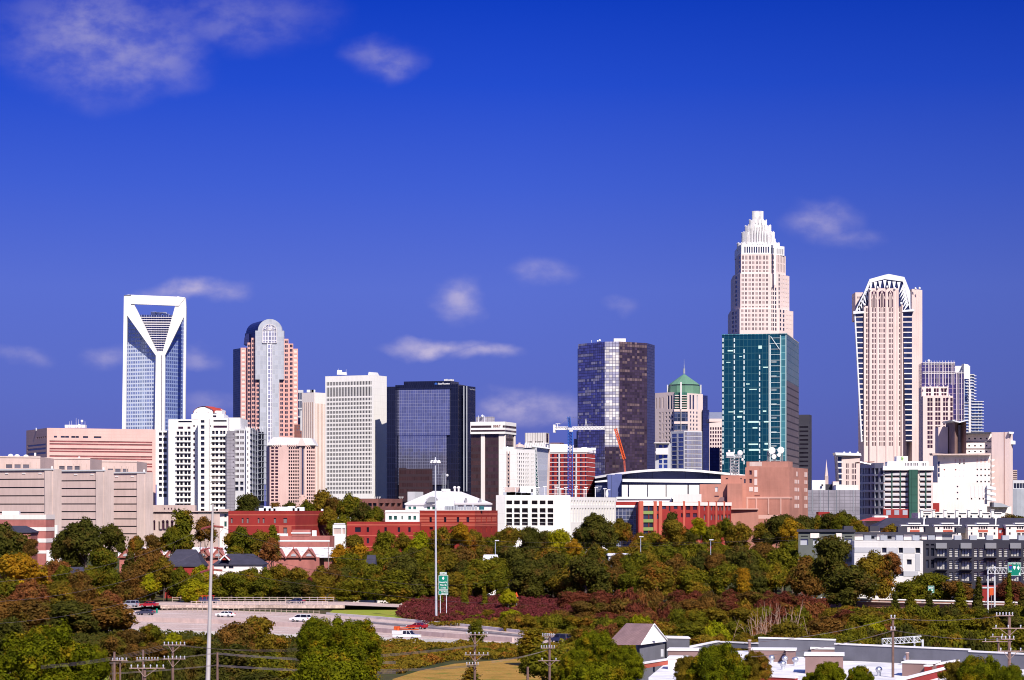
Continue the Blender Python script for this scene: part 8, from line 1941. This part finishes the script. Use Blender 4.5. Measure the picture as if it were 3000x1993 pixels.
# --- trees in front of the centre, seen one by one
tree(727,1441,88,900,'round',Dk,'dark rounded tree standing before the white apartment block')
tree(805,1470,40,905,'tall',Bn,'small reddish tree before the pink mansard office');tree(778,1484,36,908,'round',Dk,'small dark bush like tree beside the reddish one above the brick roof')
tree(848,1466,52,915,'round',Dk,'dark tree at the foot of the pink mansard office');tree(897,1460,60,918,'round',Gn,'green tree under the right half of the pink mansard office')
tree(945,1431,72,930,'tall',Ol,'tall olive tree between the pink office and the white slab tower');tree(978,1452,60,925,'round',Bn,'brownish tree at the left foot of the white slab tower')
tree(1022,1440,92,915,'round',Gn,'largest rounded green tree at the foot of the white slab tower');tree(1064,1466,80,900,'round',Dk,'dark tree before the brown arcade block');tree(1100,1478,70,895,'round',Gn,'green tree right of the dark one before the brown arcade block')
tree(1000,1500,90,880,'round',Gn,'green tree between the two red brick buildings');tree(1090,1512,80,872,'round',Ol,'olive tree just above the low red brick wing');tree(960,1480,70,895,'round',Ol,'olive tree behind the right end of the long red brick building')
tree(250,1507,140,745,'round',Dk,'biggest dark tree before the concrete jail');tree(325,1528,90,750,'round',Dk,'dark right hand part of the grove before the concrete jail');tree(190,1545,90,748,'round',Dk,'dark tree at the left of the grove before the concrete jail')
tree(20,1522,150,735,'round',Dk,'dark tree at the left edge beside the banded brick building');tree(90,1575,50,725,'round',Bn,'thin brownish tree before the banded brick building');tree(400,1565,60,742,'round',Ol,'olive tree at the foot of the jail end wall')
tree(535,1487,85,745,'tall',Gn,'slender green tree before the classical stone hall');tree(600,1507,75,750,'round',Bn,'brown green tree just left of the steel pole top');tree(500,1540,70,742,'round',Gn,'low green tree under the slender one');tree(445,1560,60,741,'round',Bn,'brown tree left of the classical stone hall')
tree(700,1536,90,742,'round',Gn,'green tree before the left end of the long red brick building');tree(760,1548,80,744,'round',Ol,'olive tree before the long red brick building');tree(800,1535,50,746,'tall',Gn,'small pointed green tree before the long red brick building');tree(795,1570,70,738,'round',Ru,'rust tinged tree left of the pink brick annex')
tree(690,1590,60,735,'round',Gn,'green tree between the sawtooth roof gables');tree(60,1610,175,640,'round',Go,'golden orange tree at the left edge');tree(160,1632,110,645,'round',Ru,'rust coloured tree beside the golden one');tree(440,1592,110,690,'round',Bn,'brown tree hiding the left part of the sawtooth roof');tree(300,1595,110,700,'round',Gn,'green tree below the dark grove');tree(380,1615,60,690,'tall',Dk,'dark slim tree at the left end of the sawtooth building')
tree(525,1656,90,675,'round',Gn,'green tree hiding the walls of the wide slate roofed house');tree(740,1656,80,672,'round',Gn,'green tree hiding the wall of the long slate roofed house');tree(480,1625,80,672,'round',Ol,'olive tree before the wide slate roofed house');tree(575,1690,95,640,'round',Br,'bright yellow green tree left of the steel pole');tree(590,1650,70,665,'round',Br,'yellow green tree top under the wide slate roofed house')
tree(1040,1560,70,790,'round',Ol,'olive tree before the low red brick wing at left');tree(1000,1588,75,770,'round',Go,'yellowish tree at the right end of the sawtooth roof');tree(1055,1590,60,765,'tall',Go,'yellow autumn tree below the red brick corner');tree(1110,1545,55,800,'cone',Dk,'dark pointed tree before the low red brick wing');tree(1020,1610,90,740,'round',Gn,'green tree right of the sawtooth gables')
# --- left belt behind the highway
band(320,700,[(320,1668),(500,1672),(700,1668)],668,85,[Gn,Gn,Ol,Dk,Br],'left belt behind the flyover',hj=16)
band(640,1120,[(640,1668),(780,1650),(900,1645),(1000,1640),(1120,1655)],680,95,[Gn,Dk,Ol,Gn,Bn],'belt behind the flyover',hj=22)
band(700,1130,[(700,1688),(1130,1680)],662,90,[Gn,Dk,Ol,Bn],'front of the belt behind the flyover',hj=16)
tree(905,1690,42,655,'tall',Pu,'bare looking purple brown tree in the belt behind the flyover');tree(880,1700,45,656,'round',Ru,'rusty tree beside the purple brown one');
band(180,420,[(180,1655),(420,1650)],640,85,[Ol,Gn,Gn,Bn],'left belt below the dark grove',hj=18)
band(-20,360,[(-20,1680),(200,1700),(360,1725)],560,110,[Gn,Bn,Ol,Dk,Ru],'left belt above the foreground',hj=16)
tree(300,1745,210,500,'round',Bn,'wide brown green tree at the left end of the highway');tree(210,1752,170,490,'round',Dk,'dark tree left of the wide brown green one');tree(90,1745,170,480,'round',Bn,'brown tree behind the big foreground tree at left');tree(0,1738,150,470,'round',Bn,'brown tree at the left edge behind the big foreground tree')
tree(440,1822,85,440,'round',Gn,'smooth round green bush tree at the near edge of the highway');tree(380,1840,110,430,'round',Bn,'brown low tree below the left end of the highway');tree(510,1850,60,450,'round',Br,'yellow green bush before the bridge opening');tree(570,1862,80,440,'round',Ol,'olive bush left of the steel pole by the highway')
band(280,700,[(280,1880),(700,1880)],400,95,[Bn,Dk,Dk],'low trees under the left power lines',hj=12)
band(330,620,[(330,1920),(620,1925)],350,80,[Dk,Gn,Bn],'lowest trees under the left power lines',hj=10,kind='shrub')
tree(745,1795,130,400,'round',Ol,'broad olive tree right of the steel pole');tree(690,1815,130,390,'round',Bn,'brownish tree beside the steel pole');tree(800,1850,110,380,'round',Ol,'orange tinged olive tree left of the big middle tree');tree(30,1800,120,300,'round',Dk,'dark tree left behind the huge corner tree');tree(330,1850,100,300,'round',Bn,'brown tree right behind the huge corner tree');tree(700,1880,200,350,'round',Dk,'dark tree mass right of the lower steel pole');tree(800,1900,160,340,'round',Gn,'green tree behind the cables at lower left');tree(640,1950,160,320,'round',Dk,'dark lowest tree behind the steel pole foot');tree(760,1960,180,310,'round',Dk,'dark tree at the bottom edge left of the big middle tree')
for x,y,c,s_ in ((1765,1628,Dk,'left end'),(1812,1641,Bn,'left half'),(1860,1644,Gn,'right half'),(1905,1636,Ol,'right end')): tree(x,y,72,722,'round',c,CN[c]+' tree before the %s of the long low white building' % s_)
# --- big foreground trees
tree(135,1822,340,205,'near',Ne,'huge rounded bright green tree in the lower left corner');tree(265,1885,130,212,'near',Ne,'lower right shoulder tree of the huge corner tree')
tree(950,1800,190,215,'near',Ne,'big green tree in the bottom middle, left crown');tree(1040,1808,180,212,'near',Ne,'big green tree in the bottom middle, right crown');tree(985,1880,320,205,'near',Ne,'lower mass of the big bottom middle tree')
tree(1745,1838,140,212,'near',Ne,'upright green foreground tree left of the shingle roof');tree(1690,1900,120,208,'near',Ne,'left side crown of the upright foreground tree');tree(1830,1885,120,206,'near',Ne,'right side crown of the upright foreground tree');tree(1760,1925,260,203,'near',Ne,'lower mass of the upright foreground tree')
tree(2110,1880,190,185,'near',Ne,'green foreground tree before the long brown housing');tree(2210,1905,100,186,'near',Ol,'olive tree right of the one before the long brown housing');tree(2020,1915,100,187,'near',Ol,'reddish green tree left of the long brown housing')
tree(2430,1932,100,180,'near',Ne,'green tree top before the largest brown housing');tree(2520,1945,90,181,'near',Ne,'green tree top left of the tall wooden pole');tree(2380,1965,70,182,'near',Ne,'small tree top at the bottom edge near the silver vents')
tree(2870,1915,150,190,'near',Ne,'green tree in front of the right edge poles');tree(2800,1935,110,192,'near',Ol,'olive tree left of the right edge poles');tree(2960,1945,120,188,'near',Ne,'green tree in the lower right corner')
# --- right belt, back to front
tp = [(1140,1556),(1230,1548),(1300,1535),(1345,1528),(1420,1560),(1500,1535),(1600,1548),(1690,1535),(1730,1504),(1790,1500),(1830,1515),(1875,1560),(1920,1555)]
band(1140,1900,tp,800,86,[Gn,Dk,Ol,Gn,Br,Ol],'back row below the white parking garage',hj=12)
band(1915,2380,[(1915,1545),(1975,1510),(2010,1545),(2070,1530),(2100,1535),(2140,1510),(2200,1530),(2290,1500),(2330,1502),(2380,1515)],812,78,[Gn,Dk,Ol,Gn,Dk],'back row below the salmon brick building',hj=12)
band(2300,2540,[(2300,1500),(2400,1510),(2440,1493),(2480,1495),(2540,1525)],830,70,[Dk,Gn,Gn],'back row below the netted building',hj=10)
tree(1735,1497,60,806,'round',Dk,'dark tree rising before the slotted wing of the garage');tree(1965,1498,62,822,'tall',Dk,'dark slim tree before the colourful brick building');tree(2045,1512,50,795,'round',Br,'lime green tree before the colourful brick building');tree(1350,1527,60,790,'round',Go,'yellow topped tree before the striped brick building');tree(2310,1517,60,800,'round',Go,'yellow topped tree below the salmon brick building')
tree(2470,1490,75,850,'round',Dk,'round dark tree before the curved steel corner');tree(2960,1500,90,870,'round',Bn,'brown tree under the tall beige end slab');tree(2990,1508,60,865,'round',Dk,'dark tree at the right edge under the round grey building');tree(2615,1530,70,790,'round',Ol,'olive bush before the dark roofs');tree(2525,1535,60,775,'round',Ol,'olive bush beside the red tile house')
band(1090,2340,[(1090,1600),(1500,1590),(2340,1580)],752,92,[Gn,Bn,Ol,Dk,Gn,Ol],'second row of the tree belt',hj=16)
band(1090,2420,[(1090,1640),(1600,1618),(2420,1600)],712,96,[Gn,Gn,Bn,Ol,Dk],'third row of the tree belt',hj=20,jit=.5)
band(1100,2480,[(1100,1672),(1700,1652),(2480,1630)],682,100,[Gn,Gn,Ol,Dk,Bn],'front row of the tree belt',hj=22,jit=.5)
tree(1740,1578,110,700,'cone',Dk,'large dark conical tree in the middle of the belt');tree(1715,1620,150,660,'round',Dk,'widest dark tree in the middle of the belt');tree(1680,1575,50,735,'round',Go,'golden tree in the middle of the belt');tree(2180,1660,50,640,'tall',Go,'small golden tree above the rust shrubs');tree(1180,1610,130,664,'round',Dk,'dark ivy clad tree left of the light mast');tree(1160,1665,110,645,'tall',Gn,'ivy clad green tree behind the tall green highway sign')
tree(2440,1560,130,650,'round',Dk,'dark tree covering the left end of the modern apartments');tree(2560,1605,130,640,'round',Ol,'olive tree before the white apartment wall');tree(2610,1612,70,638,'round',Ru,'orange tinged branch tree before the white apartment wall');tree(2500,1650,180,630,'round',Dk,'dark tree mass below the modern apartments');tree(2720,1672,150,660,'round',Gn,'smooth ivy mound before the navy apartments');tree(2660,1700,110,655,'round',Gn,'left shoulder of the ivy mound');tree(2800,1695,110,655,'round',Bn,'brown right shoulder of the ivy mound')
tree(2955,1685,70,655,'round',Ma,'dark maroon tree behind the sign gantry');tree(2985,1700,60,652,'round',Ma,'dark maroon tree at the right edge')
for i,(x,yt,w_,nm) in enumerate(((2622,1735,36,'first'),(2668,1722,46,'second'),(2722,1730,40,'third'),(2813,1705,48,'fourth'),(2865,1690,46,'fifth'),(2955,1678,34,'sixth'),(2996,1720,40,'seventh'))):
    tree(x,yt,w_,585,'column',Gn if i % 2 else Dk,'%s ivy covered column tree from the left before the retaining wall' % nm)
# shrubs and thickets
band(1660,2440,[(1660,1730),(1900,1722),(2200,1725),(2440,1742)],612,90,[Ma,Ma,Ru,Bn,Ma],'back row of the red shrubs',kind='shrub',hj=8,kinds=['shrub','round'])
band(1700,2600,[(1700,1760),(2100,1745),(2600,1775)],560,95,[Ma,Ru,Bn,Ru,Ol,Bn],'middle row of the red shrubs',kinds=['shrub','round'],hj=9)
band(1640,2640,[(1640,1790),(2200,1775),(2640,1785)],515,95,[Ru,Bn,Ol,Gn,Ma],'front row of the red shrubs',kinds=['shrub','round'],hj=9)
band(1500,1900,[(1500,1796),(1900,1802)],505,75,[Gn,Br,Gn,Ol],'hedge right of the lime tree',kinds=['shrub','round'],hj=6)
band(1720,2620,[(1720,1830),(2100,1815),(2620,1820)],462,100,[Ol,Gn,Br,Ru,Ol],'thicket behind the white roofs',kinds=['shrub','round'],hj=9)
band(1750,2500,[(1750,1850),(2500,1850)],405,100,[Ol,Bn,Gn,Dk],'nearest thicket behind the white roofs',kinds=['shrub','round'],hj=8)
band(2540,3060,[(2540,1775),(3060,1770)],540,95,[Gn,Dk,Gn],'thicket below the retaining wall',kinds=['shrub','round'],hj=9)
band(2540,3060,[(2540,1800),(3060,1800)],490,110,[Gn,Dk,Gn,Ol],'upper slope row on the right',kinds=['shrub','round'],hj=8)
band(2500,3060,[(2500,1830),(3060,1830)],430,120,[Gn,Gn,Dk],'lower slope row on the right',kinds=['shrub','round'],hj=8)
band(2460,3060,[(2460,1862),(3060,1860)],370,130,[Gn,Dk],'lowest slope row on the right',kinds=['shrub','round'],hj=7)
tree(2420,1800,160,440,'round',Bn,'wide brown green tree behind the long grey parapet');tree(2300,1812,120,430,'round',Ol,'olive tree behind the tall left parapet')
# middle foreground
tree(1497,1782,82,520,'round',Br,'bright lime green tree growing out of the red shrubs');tree(1488,1722,60,610,'round',Br,'lime green tree top behind the red shrubs');tree(1395,1812,60,455,'tall',Gn,'upright green tree before the highway behind the middle utility pole');tree(1560,1838,110,400,'tall',Gn,'feathery green tree just left of the second middle utility pole')
tree(1590,1880,170,340,'round',Gn,'broad green tree around the second middle utility pole');tree(1380,1935,110,330,'cone',Gn,'young green conifer at the foot of the middle utility pole')
tree(1430,1785,50,560,'tall',Ol,'small olive tree in the red shrub bed');tree(1345,1790,60,565,'shrub',Ol,'olive bush right of the light mast foot');tree(1385,1800,70,555,'shrub',Gn,'green bush between light mast and lime tree')
tree(1290,1690,24,640,'column',Gn,'ivy column left behind the tall green highway sign');tree(1362,1690,28,630,'column',Gn,'ivy column right of the tall green highway sign');tree(1420,1718,26,630,'column',Gn,'short ivy column before the red shrub bed')
band(1080,1500,[(1080,1876),(1300,1882),(1500,1892)],462,80,[Dk,Gn,Dk,Bn],'near hedge below the highway',kind='shrub',hj=4,dj=4)
band(1110,1560,[(1110,1900),(1560,1897)],430,90,[Dk,Gn,Dk],'dark hedge above the dry grass',kind='shrub',hj=4,dj=4)
# woods just outside the frame, for a step to either side
band(3040,3700,[(3040,1520),(3700,1520)],900,110,[Dk,Gn,Ol],'wood beyond the right edge')
band(3040,3600,[(3040,1600),(3600,1600)],760,120,[Dk,Gn,Ol],'nearer wood beyond the right edge')
band(-620,-60,[(-620,1560),(-60,1560)],760,120,[Dk,Gn,Bn],'wood beyond the left edge')
# dead branches
mb = MB();rn = random.Random(12)
for i in range(46):
    x = rn.gauss(2270,45);D = 435+rn.random()*10;a = Vector((PX(x,D),D,.2));h = 4+rn.random()*5.5;b = a+Vector((rn.uniform(-2.2,2.2),rn.uniform(-1,1),h));mb.tube(a,b,.06,.02,4)
    for k in range(3): p = a.lerp(b,.4+.2*k);mb.tube(p,p+Vector((rn.uniform(-1.2,1.2),rn.uniform(-.5,.5),rn.uniform(.5,1.6))),.03,.012,3)
tag(mb.build('bare_branches','bare_twig'),'tangle of pale bare branches between the shrubs and the white roofs','dead shrub')
# purple red shrub bed and other ground cover
def cover(name,poly,m,n,size,hmax,seed,label=None):
    g_ = np.random.default_rng(seed);P_ = []
    def inside(x,y):
        c = False
        for (xa,ya),(xb,yb) in zip(poly,poly[1:]+poly[:1]):
            if (ya > y) != (yb > y) and x < (xb-xa)*(y-ya)/(yb-ya)+xa: c = not c
        return c
    xs_ = [p[0] for p in poly];ys_ = [p[1] for p in poly]
    while len(P_) < n:
        x,y = g_.uniform(min(xs_),max(xs_)),g_.uniform(min(ys_),max(ys_))
        if inside(x,y): p = G(x,y);P_.append((p.x,p.y,0))
    c = np.array(P_);hh = hmax*(.55+.25*np.sin(c[:,0]*.55)*np.sin(c[:,1]*.21)+.15*np.sin(c[:,0]*1.7+c[:,1]*.4));c[:,2] = hh*(1-.85*g_.random(n)**2.2)
    nn = g_.normal(size=(n,3))*.8+np.array([0,-.4,.8]);nn /= np.linalg.norm(nn,axis=1)[:,None]
    a = np.cross(nn,g_.normal(size=(n,3)));a /= np.linalg.norm(a,axis=1)[:,None];b = np.cross(nn,a);s = size*(.6+.8*g_.random(n))[:,None]
    V = np.stack([c-a*s,c-b*s*.6,c+a*s,c+b*s*.6],1).reshape(-1,3);org = V.mean(0)*np.array([1,1,0]);V = V-org
    me = bpy.data.meshes.new(name);me.from_pydata(V.tolist(),[],np.arange(4*n).reshape(-1,4).tolist());me.materials.append(MATS[m])
    o = bpy.data.objects.new(name,me);COL.objects.link(o);o.location = org;tag(o,label,None,None,'stuff');return o
cover('red_shrub_bed',[(1158,1806),(1190,1772),(1260,1758),(1660,1758),(1860,1766),(1860,1850),(1560,1815),(1420,1825),(1240,1830)],'leaf_purple',56000,.30,2.2,3,'dense bed of purple red shrubs beside the light mast')
cover('verge_scrub',[(1240,1835),(1500,1815),(1700,1850),(1700,1880),(1540,1856),(1364,1836)],'leaf_olive',12000,.32,1.3,4,'rough olive and rust scrub along the highway verge')
cover('near_scrub',[(1080,1885),(1640,1905),(1640,1930),(1330,1936),(1230,1958),(1180,1975),(1090,1975)],'leaf_olive',22000,.28,1.6,5,'dark rough ground cover below the highway')
cover('slope_ground_cover',[(1640,1800),(3050,1790),(3050,1992),(1640,1992)],'leaf_green',70000,.34,1.6,6,'green ground cover on the slope at the right')
cover('left_ground_cover',[(-40,1770),(330,1775),(340,1856),(900,1876),(900,1992),(640,1992),(640,1965),(300,1950),(-40,1992)],'leaf_dark',40000,.32,1.5,7,'olive scrub on the ground at the left')
cover('belt_undergrowth',[(1010,1752),(1240,1752),(1240,1766),(1010,1766)],'leaf_bright',6000,.3,1.0,8,'bright green undergrowth behind the ramp walls')
# --- labels for the trees of the belts: colour, row and place, then order from the left
def place(x):
    for a,s_ in ((130,'at the left edge'),(330,'left of the flyover'),(620,'left of the steel pole'),(800,'right of the steel pole'),(1000,'below the long red brick building'),(1180,'below the low brick wing'),(1290,'left of the light mast'),(1460,'right of the light mast'),(1680,'below the parking garage'),(1870,'below the slotted garage wing'),(2120,'below the colourful brick building'),(2340,'below the salmon brick building'),(2520,'left of the modern apartments'),(2720,'below the white apartment wall'),(9999,'below the navy apartments')):
        if x < a: return s_
ORD = ['first','second','third','fourth','fifth','sixth','seventh','eighth','ninth','tenth','eleventh','twelfth']
by = {}
for it in TREES:
    t,px,yt,w_,D,kind,c,area,label = it
    if label: continue
    by.setdefault((area,CN[c]+(' shrub' if kind == 'shrub' else ' tree')),[]).append(it)
for (area,nm),L in by.items():
    L.sort(key=lambda i: i[1])
    for k,it in enumerate(L):
        it[0]['group'] = area
        pre = '' if len(L) == 1 else (ORD[k] if k < 12 else str(k+1)+'th')+' '
        s_ = pre+nm+(' from the left' if pre else '')+' in the '+area
        it[0]['label'] = s_
